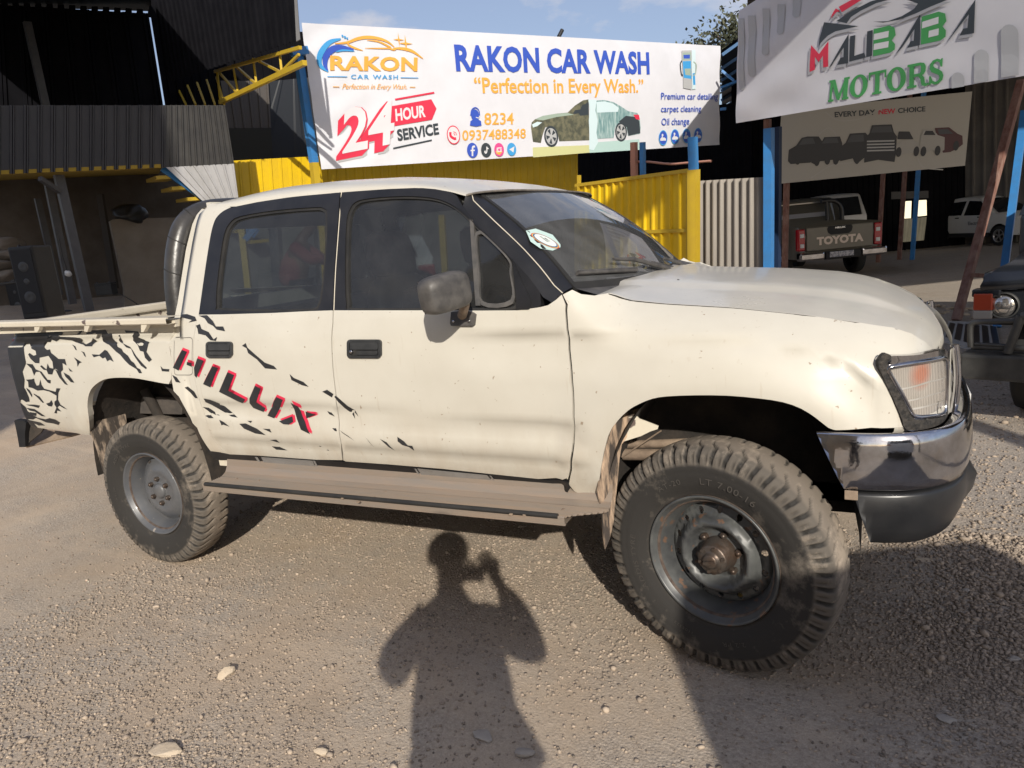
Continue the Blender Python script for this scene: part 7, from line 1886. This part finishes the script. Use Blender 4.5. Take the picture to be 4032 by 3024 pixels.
for q, r in (((770,290), .11), ((820,318), .14)):
    c = b1.ab(c2([q])[0]); b1.ink("sparkle", None, INK_ORANGE, ab=[(c[0] + r*k*math.cos(i*math.pi/4), c[1] + r*k*math.sin(i*math.pi/4)) for i in range(8) for k in ((1.0,) if i % 2 == 0 else (.16,))])
b1.text("lettering", "RAKON", (1299,277), (1640,282), (1299,219), INK_ORANGE, .035, spacing=1.05); b1.text("lettering", "CAR WASH", (1381,311), (1564,313), (1381,294), INK_SKY, .012, spacing=1.25)
b1.text("lettering", "Perfection in Every Wash.", (1347,350), (1600,352), (1348,330), INK_ORANGE, 0, .28)
for a, b in (((255,556),(398,558)), ((783,565),(910,568)), ((295,630),(342,631)), ((848,634),(888,635))): b1.stroke("emblem_rule", c2([a, b]), .012, INK_SKY if a[1] < 600 else INK_ORANGE, smooth=False)
# contact icons
b1.circle("icon_head", c2([(1321,838)])[0], .105, INK_BLUE, sq=.85); b1.ink("icon_body", c2([(1284,912),(1288,880),(1310,866),(1340,866),(1364,880),(1368,912),(1330,920)]), INK_BLUE)
b1.stroke("icon_headset", c2([(1288,840),(1296,800),(1321,783),(1346,800),(1355,840)]), .02, INK_BLUE); b1.stroke("icon_microphone", c2([(1355,842),(1345,858),(1326,852)]), .014, INK_WHITE)
b1.circle("icon_ring", c2([(1166,981)])[0], .165, INK_RED, sq=.86); b1.circle("icon_disc", c2([(1166,981)])[0], .145, INK_WHITE, sq=.86)
b1.stroke("icon_handset", c2([(1142,960),(1146,990),(1172,1008),(1185,1006)]), .05, INK_RED); b1.stroke("icon_wave", c2([(1164,958),(1182,966),(1188,984)]), .014, INK_RED); b1.stroke("icon_wave", c2([(1164,970),(1174,976),(1176,986)]), .014, INK_RED)
b1.circle("icon_disc", c2([(1304,1092)])[0], .135, INK_BLUE, sq=.9); b1.stroke("icon_letter", c2([(1322,1064),(1308,1066),(1304,1082),(1304,1134)]), .034, INK_WHITE); b1.stroke("icon_letter", c2([(1290,1094),(1320,1092)]), .026, INK_WHITE, smooth=False)
b1.circle("icon_disc", c2([(1403,1090)])[0], .13, INK_DARK, sq=.9); b1.stroke("icon_note", c2([(1407,1066),(1407,1100),(1400,1112),(1392,1104),(1398,1096)]), .024, INK_WHITE); b1.stroke("icon_note", c2([(1407,1068),(1412,1078),(1420,1080)]), .02, INK_WHITE)
b1.circle("icon_disc", c2([(1496,1088)])[0], .125, INK_MAG, sq=.9); b1.ink("icon_glow", c2([(1470,1098),(1494,1088),(1520,1102),(1500,1126),(1478,1118)]), INK_ORANGE)
b1.stroke("icon_camera", c2([(1480,1076),(1480,1104),(1512,1100),(1512,1072),(1480,1076)]), .016, INK_WHITE, smooth=False); b1.circle("icon_camera", c2([(1496,1088)])[0], .042, INK_WHITE); b1.circle("icon_camera", c2([(1496,1088)])[0], .026, INK_MAG)
b1.circle("icon_disc", c2([(1586,1085)])[0], .12, INK_SKY, sq=.9); b1.ink("icon_plane", c2([(1568,1086),(1606,1064),(1598,1108),(1584,1096)]), INK_WHITE)
# right-hand column
b1.ink("printed_machine", c3([(1728,442),(1812,440),(1812,782),(1742,768)]), INK_GREY); b1.ink("printed_machine_side", c3([(1812,440),(1846,436),(1850,776),(1818,782)]), INK_PALE)
b1.ink("printed_screen", c3([(1735,460),(1806,458),(1808,525),(1738,528)]), INK_SAGE); b1.ink("printed_panel", c3([(1736,536),(1808,532),(1812,690),(1742,680)]), INK_SKY); b1.ink("printed_panel", c3([(1742,480),(1798,478),(1798,512),(1745,512)]), INK_BLUE)
b1.ink("printed_panel", c3([(1752,600),(1806,598),(1808,660),(1758,654)]), INK_SAGE); b1.ink("printed_panel", c3([(1824,640),(1846,636),(1848,740),(1828,742)]), INK_SKY); b1.stroke("printed_hose", c3([(1728,530),(1715,560),(1722,640),(1735,660)]), .03, INK_DARK); b1.stroke("printed_hose", c3([(1830,540),(1855,570),(1850,640),(1830,660)]), .03, INK_SAGE)
b1.text("lettering", "Premium car detailing", (2598,392), (2826,392), (2598,366), INK_BLUE, .006); b1.text("lettering", "carpet cleaning", (2598,442), (2759,440), (2598,417), INK_BLUE, .006); b1.text("lettering", "Oil change", (2600,494), (2710,490), (2600,467), INK_BLUE, .006)
for q in ((1565,1202), (1668,1192), (1770,1185), (1868,1180)):
    b1.circle("icon_disc", c3([q])[0], .165, INK_SKY, sq=.85); b1.circle("icon_disc", c3([q])[0], .145, INK_BLUE, sq=.85); x, y = q
    b1.ink("icon_car", c3([(x-26,y+12),(x-18,y-2),(x+10,y-4),(x+26,y+8),(x+24,y+24),(x-24,y+26)]), INK_WHITE); b1.circle("icon_figure", c3([(x-6,y-24)])[0], .03, INK_WHITE, n=10); b1.stroke("icon_figure", c3([(x-6,y-18),(x-10,y+2)]), .034, INK_WHITE, smooth=False)
o = MB().tube([at_depth(2205, 142, BWd) for BWd in ()] or [BW.at(2200, 145, -.04), BW.at(2214, 118, -.04)], .04, 9).done("pole_tip", [BLACK_PLASTIC]); tag(o, "short black pole end sticking up over the car wash banner", "pole")

# ------------------------------------------------------------------ the white and green banner on the right
MW = Wall(2900, 250, 8.8, H_B)
Am = MW.ab(2898, 485)
def wr2(a, b):
    u = a - Am[0]; v = b - Am[1]
    return .009*math.exp(-u/.7)*math.sin(13*(v - u*.25))*min(1, u*4) + .008*math.exp(-v/.30)*math.sin(4.5*u + 11*v)*min(1, max(0, v)*8) + .007*math.sin(u*1.7 + v*2.0) + .007*math.sin(12*v - 3.2*u)*math.exp(-((u-.8)/.8)**2)
mal = thing("motor_dealer_banner", "white dealer banner with red, black and green lettering hung across the parking shed", "banner", base_of([MW.at(3400, 500)]))
b2 = Banner(MW, mal, wr2)
b2.cloth([(2898,485),(5300,90),(5300,-1500),(2910,43)], .05, M("white_banner_cloth", (0.62, 0.62, 0.66), .5, col2=(.55, .55, .59), scale=1.1, amt=.9))
PALE = ink_mat("pale_grey_print", (0.44, 0.45, 0.47)); SHD = ink_mat("grey_shadow_print", (0.37, 0.38, 0.41))
def pill(x0, y0, x1, y1): return [(x0, y0), (x1, y0)] + [((x0+x1)/2 + (x1-x0)/2*math.cos(t), y1 + (x1-x0)/2*.9*math.sin(t)) for t in np.linspace(0, math.pi, 9)]
for q in (pill(268,110,318,520), pill(368,60,415,370), pill(470,30,520,220), pill(575,-30,632,98), pill(200,130,240,620)): b2.ink("grey_bar", c4(q), PALE)
for x0, x1, yb, yt in ((1700,1790,625,556), (1860,1962,590,400), (2052,2178,550,235)): b2.ink("grey_bar", c4([(x0,yb+0),(x0,yt)] + [((x0+x1)/2 - (x1-x0)/2*math.cos(t), yt - (x1-x0)/2*math.sin(t)) for t in np.linspace(0, math.pi, 9)] + [(x1,yb-(x1-x0)*.16)]), PALE)
mal_polys = [(INK_RED, [(708,318),(768,382),(832,290),(830,470),(796,477),(796,392),(765,440),(740,402),(740,492),(703,508)]),
 (INK_DARK, [(835,480),(975,238),(970,446),(893,458),(916,408),(938,404),(942,335),(868,440),(856,462)]),
 (INK_DARK, [(985,256),(1022,248),(1014,395),(1084,372),(1096,406),(978,436)]), (INK_DARK, [(1105,222),(1144,212),(1140,394),(1098,404)]),
 (INK_GREEN, [(1150,206),(1262,180),(1298,196),(1306,248),(1278,285),(1302,312),(1300,350),(1268,372),(1147,398)]),
 (INK_DARK, [(1308,384),(1482,97),(1478,318),(1388,338),(1410,292),(1434,288),(1440,205),(1352,335)]),
 (INK_GREEN, [(1492,118),(1612,82),(1660,95),(1668,150),(1640,185),(1663,215),(1660,260),(1622,286),(1484,315)]),
 (INK_DARK, [(1668,300),(1876,-4),(1864,234),(1760,250),(1786,202),(1818,197),(1830,100),(1716,240)])]
for mt, P in mal_polys: b2.ink("letter_shadow", c4([(x-14, y+26) for x, y in P]), SHD)
for mt, P in mal_polys: b2.ink("lettering", c4(P), mt)
for a, b in (((1152,262),(1256,240)), ((1152,332),(1256,312)), ((1494,178),(1612,142)), ((1540,242),(1612,224))): b2.stroke("letter_slit", c4([a, b]), .055, INK_WHITE, smooth=False)
em = [(INK_DARK, [(765,330),(768,270),(785,210),(800,157),(1046,185),(960,203),(880,222),(830,250),(795,285),(778,305)]), (INK_DARK, [(884,150),(990,80),(1130,10),(1200,-10),(1275,-6),(1170,22),(1060,75),(990,120),(960,165),(920,155)]),
      (INK_DARK, [(1145,153),(1250,150),(1350,115),(1440,62),(1468,25),(1380,-6),(1700,-10),(1560,45),(1450,95),(1330,140),(1220,160)]), (INK_RED, [(845,132),(862,90),(884,58),(914,80),(890,84),(870,104)]), (INK_RED, [(904,48),(960,18),(1000,-4),(1070,-4),(1000,40),(926,86)])]
for mt, P in em: b2.ink("emblem_shadow", c4([(x+6, y+22) for x, y in P]), SHD)
for mt, P in em: b2.ink("emblem", c4(P), mt)
# MOTORS in slab serif letters
def slab(ch):
    R_ = lambda x0, y0, x1, y1: [(x0,y0),(x1,y0),(x1,y1),(x0,y1)]
    if ch == 'M': return [R_(.02,0,.30,.10), R_(.70,0,1.02,.10), R_(.08,0,.20,1), R_(.76,0,.96,1), R_(.0,.9,.28,1), R_(.74,.9,1.02,1), [(.10,1),(.30,1),(.56,.28),(.46,.05)], [(.46,.05),(.56,.28),(.80,1),(.94,1),(.58,.0)]]
    if ch == 'T': return [R_(.38,0,.62,1), R_(.26,0,.74,.10), R_(.04,.88,.96,1), R_(.04,.66,.13,.92), R_(.87,.66,.96,.92)]
    if ch == 'R': return [R_(.10,0,.32,1), R_(.0,0,.44,.10), R_(.0,.9,.3,1), R_(.3,.88,.62,1), R_(.3,.44,.62,.56), [(.60,1),(.78,.95),(.86,.82),(.86,.62),(.78,.49),(.60,.44),(.60,.56),(.64,.62),(.64,.82),(.60,.88)], [(.50,.48),(.70,.48),(.80,.36),(.84,.12),(.90,.09),(.98,.12),(1.0,.02),(.84,-.02),(.68,.04),(.62,.30)]]
    if ch == 'S': return [[(.06,.0),(.14,.0),(.18,.06),(.40,-.02),(.66,.0),(.88,.12),(.94,.30),(.86,.46),(.64,.58),(.40,.67),(.30,.76),(.36,.87),(.52,.91),(.68,.84),(.76,.66),(.86,.66),(.86,1.0),(.78,1.0),(.74,.95),(.52,1.02),(.26,.98),(.10,.84),(.08,.66),(.20,.52),(.46,.42),(.66,.34),(.70,.22),(.60,.12),(.44,.09),(.28,.16),(.16,.36),(.06,.36)]]
    return None
LW = [("M",0,.205),("O",.213,.175),("T",.385,.175),("O",.553,.175),("R",.735,.175),("S",.905,.125)]
O0, O1, O2 = [np.array(b2.ab(q)) for q in c4([(832,723),(1622,588),(838,570)])]
O3 = np.array(b2.ab(c4([(1628,412)])[0]))
def mpt(u, v): return tuple(O0*(1-u)*(1-v) + O1*u*(1-v) + O2*(1-u)*v + O3*u*v)
for c, x0, w_ in LW:
    if c == 'O':
        out = [mpt(x0 + w_*(.5 + .48*math.cos(t)), .5 + .51*math.sin(t)) for t in np.linspace(0, 6.2832, 30, endpoint=False)]; inn = [mpt(x0 + w_*(.5 + .22*math.cos(t)), .5 + .40*math.sin(t)) for t in np.linspace(0, 6.2832, 24, endpoint=False)]
        b2.k += 1; v, f = fill2d(out, [inn], .06); mesh_from("lettering", [b2.p3(x, y, .006 + b2.k*.00004) for x, y in v], f, INK_GREEN, parent=mal)
    else:
        m = MB(); b2.k += 1
        for i, P in enumerate(slab(c)):
            v, f = fill2d([mpt(x0 + w_*x, y) for x, y in P], (), .06); m.add([b2.p3(x, y, .006 + b2.k*.00004 + i*.0002) for x, y in v], f)
        m.done("lettering", [INK_GREEN], mal)

# ------------------------------------------------------------------ shaded poster of cars hanging inside the shed
PW = Wall(3400, 550, 13.2, H_C)
poster = thing("hanging_poster", "shaded white poster with a row of printed cars hanging inside the parking shed", "poster", base_of([PW.at(3400, 700)]))
b3 = Banner(PW, poster, lambda a, b: .012*math.sin(a*1.6)*math.sin(b*2))
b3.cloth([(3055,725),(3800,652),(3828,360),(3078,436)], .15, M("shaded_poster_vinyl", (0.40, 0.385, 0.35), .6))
b3.text("lettering", "EVERY DAY", (3287,462), (3446,452), (3286,441), INK_DARK, .03); b3.text("lettering", "NEW", (3458,451), (3524,447), (3458,431), INK_RED, .03); b3.text("lettering", "CHOICE", (3534,446), (3642,439), (3534,426), INK_DARK, .03)
for P in ([(805,790),(900,850),(1050,840),(1200,770)], [(700,1260),(850,1170),(1000,1150)], [(760,950),(830,905),(880,950),(885,1000)], [(1450,1090),(1500,1180),(1640,1200)]): b3.stroke("swirl_line", c4(P), .02, ink_mat("swirl_print", (.42,.41,.39)))
PDK = ink_mat("poster_black_car", (.02,.022,.028)); PMD = ink_mat("poster_dark_glass", (.055,.06,.07)); PWH = ink_mat("poster_silver_car", (.36,.35,.33)); PRD = ink_mat("poster_maroon_car", (.07,.02,.025))
cars = [(PDK, [(542,1140),(548,1060),(600,1030),(640,975),(680,965),(760,965),(785,1000),(790,1080),(740,1110),(700,1150),(560,1160)], [(620,1025),(650,980),(720,975),(735,1015)]),
 (PDK, [(705,1150),(712,1050),(770,1020),(800,970),(910,965),(925,1010),(930,1120),(880,1150),(860,1130),(770,1140),(740,1168)], [(780,1015),(808,978),(890,975),(900,1010)]),
 (PDK, [(910,1140),(912,1040),(950,1010),(980,945),(1090,938),(1110,960),(1100,1100),(1040,1150),(1010,1145),(1000,1120)], [(960,1008),(990,955),(1075,950),(1080,1000)]),
 (PRD, [(1580,905),(1680,900),(1740,945),(1775,960),(1778,1020),(1740,1050),(1690,1075),(1640,1080),(1600,1000)], [(1600,915),(1670,912),(1710,945),(1610,950)]),
 (PWH, [(1480,960),(1500,915),(1570,915),(1600,955),(1650,970),(1648,1060),(1600,1085),(1560,1060),(1500,1095),(1470,1080)], [(1500,955),(1515,925),(1565,925),(1585,955)]),
 (PWH, [(1310,1095),(1308,1020),(1350,990),(1420,985),(1470,1010),(1475,1070),(1440,1095),(1420,1080),(1350,1090),(1330,1110)], [(1315,985),(1325,930),(1400,930),(1430,985)]),
 (PDK, [(1080,1150),(1085,980),(1120,940),(1135,885),(1275,880),(1290,935),(1312,965),(1305,1090),(1296,1145),(1180,1130)], [(1128,938),(1145,895),(1268,892),(1280,935)])]
for mt, P, Wn in cars: b3.ink("printed_car", c4(P), mt); b3.ink("printed_glass", c4(Wn), PMD if mt is not PWH else PDK)
for k in range(4): b3.stroke("printed_grille", c4([(1100,1000+k*22),(1295,995+k*22)]), .025, INK_GREY, smooth=False)
for q in ((610,1130),(745,1140),(820,1130),(880,1130),(1030,1125),(1325,1075),(1450,1070),(1500,1070),(1600,1065),(1730,1030)): b3.circle("printed_wheel", c4([q])[0], .09, PDK, n=14, sq=.6)

# ------------------------------------------------------------------ people
def skin(name, pts, edges, radii, mat, parent, sub=2):
    me = bpy.data.meshes.new(name); me.from_pydata([tuple(map(float, p)) for p in pts], edges, []); o = bpy.data.objects.new(name, me); COL.objects.link(o)
    m = o.modifiers.new("skin", 'SKIN'); s = o.modifiers.new("sub", 'SUBSURF'); s.levels = sub; s.render_levels = sub
    for v, r in zip(me.skin_vertices[0].data, radii): v.radius = r if isinstance(r, tuple) else (r, r)
    me.skin_vertices[0].data[0].use_root = True
    bpy.context.view_layer.update()
    new = bpy.data.meshes.new_from_object(o.evaluated_get(bpy.context.evaluated_depsgraph_get()))
    bpy.data.objects.remove(o); bpy.data.meshes.remove(me)
    new.name = name; new.materials.clear(); new.materials.append(mat); new.polygons.foreach_set("use_smooth", [True]*len(new.polygons))
    r = bpy.data.objects.new(name, new); COL.objects.link(r); attach(r, parent); return r
SKIN = M("brown_skin", (0.13, 0.075, 0.05), .5); HAIR = M("black_hair", (.012, .011, .011), .8, bump=.5, bscale=60)
def figure(label, foot, fwd, up, J, shirt, trouser, hold=None, flare=0.0):
    """J: joint positions in the world: head, neck, shL, shR, elL, elR, haL, haR, hip, knL, knR, ftL, ftR"""
    t = thing("person", label, "person", foot)
    J = {k: np.array(v, float) for k, v in J.items()}; fwd = unit(fwd); side = unit(np.cross(fwd, [0, 0, 1])); upv = np.array([0, 0, 1.])
    hd = J['head']; chest = (J['shL'] + J['shR'])/2 - upv*.12; pel = J['hip']
    names = [pel, chest, J['neck'], hd - upv*.07 + fwd*.015, hd + fwd*.01, hd + upv*.07 - fwd*.01]; rad_ = [.13, .14, .055, .062, .088, .070]
    E = [(0,1),(1,2),(2,3),(3,4),(4,5)]
    def add(p, r, a): names.append(p); rad_.append(r); E.append((a, len(names)-1)); return len(names)-1
    for s, sh, el, ha in ((-1,'shL','elL','haL'), (1,'shR','elR','haR')):
        i = add(J[sh], .062, 1); i = add(J[el], .042, i); d = unit(J[ha]-J[el]); i = add(J[ha] - d*.075, .027, i); i = add(J[ha], .034, i)
        q = unit(np.cross(d, fwd)); 
        for k in range(4):
            b = add(J[ha] + d*.035 + q*(k-1.5)*.019, .0095, i); c = add(J[ha] + d*(.066 - abs(k-1.2)*.004) + q*(k-1.5)*.020 + fwd*.012, .0085, b); add(J[ha] + d*(.088 - abs(k-1.2)*.007) + q*(k-1.5)*.019 + fwd*.03, .0072, c)
        b = add(J[ha] - d*.005 + q*.036*(-s) + fwd*.012, .0105, i); add(J[ha] + d*.03 + q*.045*(-s) + fwd*.03, .009, b)
    for kn, ft in (('knL','ftL'), ('knR','ftR')):
        hp = pel + (J[kn]-pel)*np.array([.7, .7, .12]); i = add(hp, .085, 0); i = add(J[kn], .056, i); i = add(J[ft] + upv*.09, .036, i); i = add(J[ft] + upv*.04 + fwd*.09, .036, i); add(J[ft] + upv*.03 + fwd*.16, .028, i)
    b = skin("body", names, E, rad_, SKIN, t)
    f = MB(); c = hd + fwd*.088
    for s in (-1, 1):
        v, fc = stone_shape(2, 2); f.add([hd + side*s*.088 + np.array(p)*np.array([.014, .014, .03]) for p in v], [tuple(x) for x in fc], 0, True)
    v, fc = stone_shape(1, 2); f.add([c - upv*.015 + np.array(p)*np.array([.016, .016, .024]) for p in v], [tuple(x) for x in fc], 0, True)
    f.done("nose_and_ears", [SKIN], t)
    e = MB()
    for s in (-1, 1): v, fc = stone_shape(5, 2); e.add([hd + fwd*.083 + side*s*.034 + upv*.012 + np.array(p)*.011 for p in v], [tuple(x) for x in fc], 0, True)
    e.done("eyes", [M("eye_white", (.5,.48,.45), .3)], t)
    MB().bar(c - upv*.058 - side*.022 - fwd*.004, c - upv*.058 + side*.022 - fwd*.004, .008, .010).done("mouth", [M("lips", (.14,.05,.045), .5)], t)
    h = MB(); rows = []
    for a in np.linspace(0, 1, 9):
        th = a*math.pi*.60; rows.append([hd + upv*(.022 + .115*math.cos(th)) - fwd*.022 + (side*math.cos(p) + fwd*math.sin(p)*(1.05))*.105*math.sin(th) for p in np.linspace(0, 2*math.pi, 24)])
    h.grid(rows, 0, True); o = h.done("hair", [HAIR], t); fix_normals(o)
    # jacket with sleeves
    n2 = [pel - upv*.06, pel + upv*.12, chest, (J['shL']+J['shR'])/2 + upv*.0]; r2 = [.165 + flare, .155 + flare*.6, .135, .065]; E2 = [(0,1),(1,2),(2,3)]
    for sh, el, ha in (('shL','elL','haL'), ('shR','elR','haR')):
        i = len(n2); d = unit(J[ha]-J[el]); n2 += [J[sh], (J[sh]+J[el])/2, J[el], J[ha] - d*.10]; r2 += [.066, .072 + flare*.4, .070 + flare*.3, .040]; E2 += [(2,i),(i,i+1),(i+1,i+2),(i+2,i+3)]
    skin("jacket", n2, E2, r2, shirt, t)
    n3 = [pel + upv*.02]; r3 = [.15]; E3 = []
    for kn, ft in (('knL','ftL'), ('knR','ftR')):
        i = len(n3); n3 += [pel + (J[kn]-pel)*np.array([.7, .7, .15]), J[kn], J[ft] + upv*.10]; r3 += [.105, .078, .062]; E3 += [(0,i),(i,i+1),(i+1,i+2)]
    skin("trousers", n3, E3, r3, trouser, t)
    return t
SH = np.array([-0.53916, 0.84220, 0.0]); SR = np.array([0.84220, 0.53916, 0.0])
def sp(s, w, z): return SR*s + SH*w + np.array([0, 0, z])
WB = -3.64
ph = figure("person in a loose dark jacket standing by the camera, holding up a phone", sp(-.17, WB, 0), SH, None, dict(
    head=sp(-.19, WB, 1.655), neck=sp(-.185, WB, 1.485), shL=sp(-.315, WB, 1.345), shR=sp(-.045, WB, 1.335), elL=sp(-.425, WB+.03, 1.17), elR=sp(.135, WB+.03, 1.17), haL=sp(-.135, WB+.055, 1.50), haR=sp(.005, WB+.055, 1.515),
    hip=sp(-.155, WB, 1.0), knL=sp(-.245, WB, .53), knR=sp(-.075, WB+.02, .53), ftL=sp(-.26, WB-.02, 0.0), ftR=sp(-.05, WB-.02, 0.0)), M("dark_jacket", (.03,.03,.035), .8), M("dark_trousers", (.03,.03,.04), .8), flare=.045)
o = MB().box(CAM - ROT[:, 1]*.035 + ROT[:, 0]*(-.03), (.155, .009, .075), R=Matrix(ROT.tolist()), bev=.004).done("phone", [BLACK_PLASTIC]); tag(o, "black phone held up sideways by the photographer", "phone")
# man in red beyond the pickup, seen through the rear door window
q0 = at_depth(1160, 1010, 7.6); gq = np.array([q0[0], q0[1], q0[2] - 1.18]); fr = ROT[:, 0]; fr = unit(np.array([fr[0], fr[1], 0])); sd = np.array([-fr[1], fr[0], 0])
P_ = lambda f_, s_, z: gq + fr*f_ + sd*s_ + np.array([0, 0, z])
figure("person in a faded red shirt leaning forward, seen through the rear door window", gq, fr, None, dict(head=P_(.20,0,1.52), neck=P_(.12,0,1.38), shL=P_(.06,.17,1.29), shR=P_(.06,-.17,1.29), elL=P_(.26,.2,1.10), elR=P_(.24,-.22,1.12), haL=P_(.48,.1,1.14), haR=P_(.46,-.12,1.16),
    hip=P_(-.06,0,.90), knL=P_(0,.1,.48), knR=P_(.04,-.1,.48), ftL=P_(-.05,.12,0), ftR=P_(0,-.12,0)), M("red_shirt", (.20,.045,.045), .85), M("grey_trousers", (.06,.06,.065), .8))
# things beyond the pickup that show through its windows
for a, b, mt, lb in (((948,860),(1000,1330), YELLOW_STEEL, "yellow pole seen through the rear door window, left of the red shirt"), ((1268,860),(1300,1330), YELLOW_STEEL, "yellow pole seen through the rear door window, right of the red shirt"), ((1740,850),(1768,1330), YELLOW_STEEL, "yellow pole seen through the front door window")):
    o = MB().bar(at_depth(*b, 8.9), at_depth(*a, 8.9), .075).done("yellow_pole", [mt]); tag(o, lb, "pole", "yellow poles beyond the pickup")
o = MB().bar(at_depth(965,945,8.9), at_depth(1032,862,8.9), .07).done("blue_brace", [BLUE]); tag(o, "short blue diagonal brace on the left yellow pole beyond the pickup", "brace")
for a, b, lb in (((1080,860),(1112,1330), "dark post beyond the pickup, just left of the red shirt"), ((1222,860),(1250,1330), "dark post beyond the pickup, just right of the red shirt")):
    o = MB().bar(at_depth(*b, 9.2), at_depth(*a, 9.2), .12).done("dark_post", [GREY_STEEL]); tag(o, lb, "post", "dark posts beyond the pickup")
LG = Wall(450, 550, 10.0, H_L, back=.55)
yd = wsheet("yard_wall", LG, [(760,1500),(1860,1300),(1860,812),(760,842)], 1, 0, M("grey_yard_wall", (.15,.145,.13), .95, col2=(.20,.19,.17), scale=2, amt=.8)); tag(yd, "plain grey wall below the yellow sheeting, seen through the cab windows", "wall")

# ------------------------------------------------------------------ unseen things added behind the camera to throw the shade
hv = math.atan2(-SH[1], -SH[0])
prof = [(0.0,.35),(4.6,.35),(4.7,.8),(4.55,1.05),(3.9,1.2),(3.3,1.95),(3.0,2.08),(.35,2.17),(.08,2.08),(.0,1.3)]
wins = [("window_glass", [(2.2,1.25),(3.55,1.25),(3.15,1.80),(2.25,1.86)], CAR_GLASS), ("window_glass", [(.35,1.28),(2.0,1.28),(2.05,1.88),(.45,1.92)], CAR_GLASS)]
t, f, yy = make_car("minibus", "unseen white minibus added behind the photographer to throw the shade at the lower right", "minibus", sp(1.375, -5.0, 0), hv, prof, wins, .90, 1.25, (.95, 3.7), .33, WHITE_CAR, tumble=.16)  # invented vehicle, its outline set by the shade it has to cast
panel_quad("rear_glass", t, [(.0,.66,1.35),(.0,-.66,1.35),(.07,-.62,1.95),(.07,.62,1.95)], CAR_GLASS, .02)
for s in (-1, 1): panel_quad("tail_light", t, [(-.02,s*.80,.80),(-.02,s*.66,.80),(-.02,s*.66,1.20),(-.02,s*.80,1.20)][::-s], RED_LENS, .03)
bld = thing("added_building", "tall plain building added unseen behind the camera to shade the black shed", "building", sp(-7.6, -8.0, 0))
BW_ = 9.4
mb = MB(); c = sp(-8.75, -8.5, 5.6); mb.box(c, (BW_, 5.0, 11.2), math.atan2(SR[1], SR[0])); mb.done("walls", [M("ochre_render", (.36,.29,.20), .9, col2=(.30,.24,.17), scale=.6)], bld)  # invented block, placed out of view to shade the black shed
for i in range(3):
    for j in range(4):
        p = sp(-11.9 + j*2.1, -5.98, 2.0 + i*3.2); o = MB().box(p, (1.2, .06, 1.4), math.atan2(SR[1], SR[0])).done("window", [CAR_GLASS], bld)
MB().box(sp(-8.75, -8.5, 11.3), (BW_ + .5, 5.5, .2), math.atan2(SR[1], SR[0])).done("roof", [GALV], bld)

def shz(p): return (float(np.dot(p, SR)), float(p[2] + .49131*np.dot(p, SH) + .49131*6.0))
E1, E2 = shz(GW.at(2462, 914)), shz(GW.at(2700, 700)); ES = (E2[1]-E1[1])/(E2[0]-E1[0]); print('board', E1, E2)
bb_ = thing("billboard", "unseen one-post billboard added behind the camera to shade the gate", "billboard", sp(3.3, -6.05, 0))
MB().prism([sp(s_, -6.0, z_) for s_, z_ in ((E1[0]-2.2,E1[1]-2.2*ES),E1,E2,(E2[0]+.05,E2[1]),(E2[0]+.05,E2[1]+.75),(E1[0]-2.2,E2[1]+.3))], SH*-.08).done("board", [GALV], bb_)  # invented board, lower edge shaped to shade the upper part of the gate
MB().tube([sp(3.3, -6.12, 0), sp(3.3, -6.12, 9.4)], .09, 12).done("pole", [GREY_STEEL], bb_)
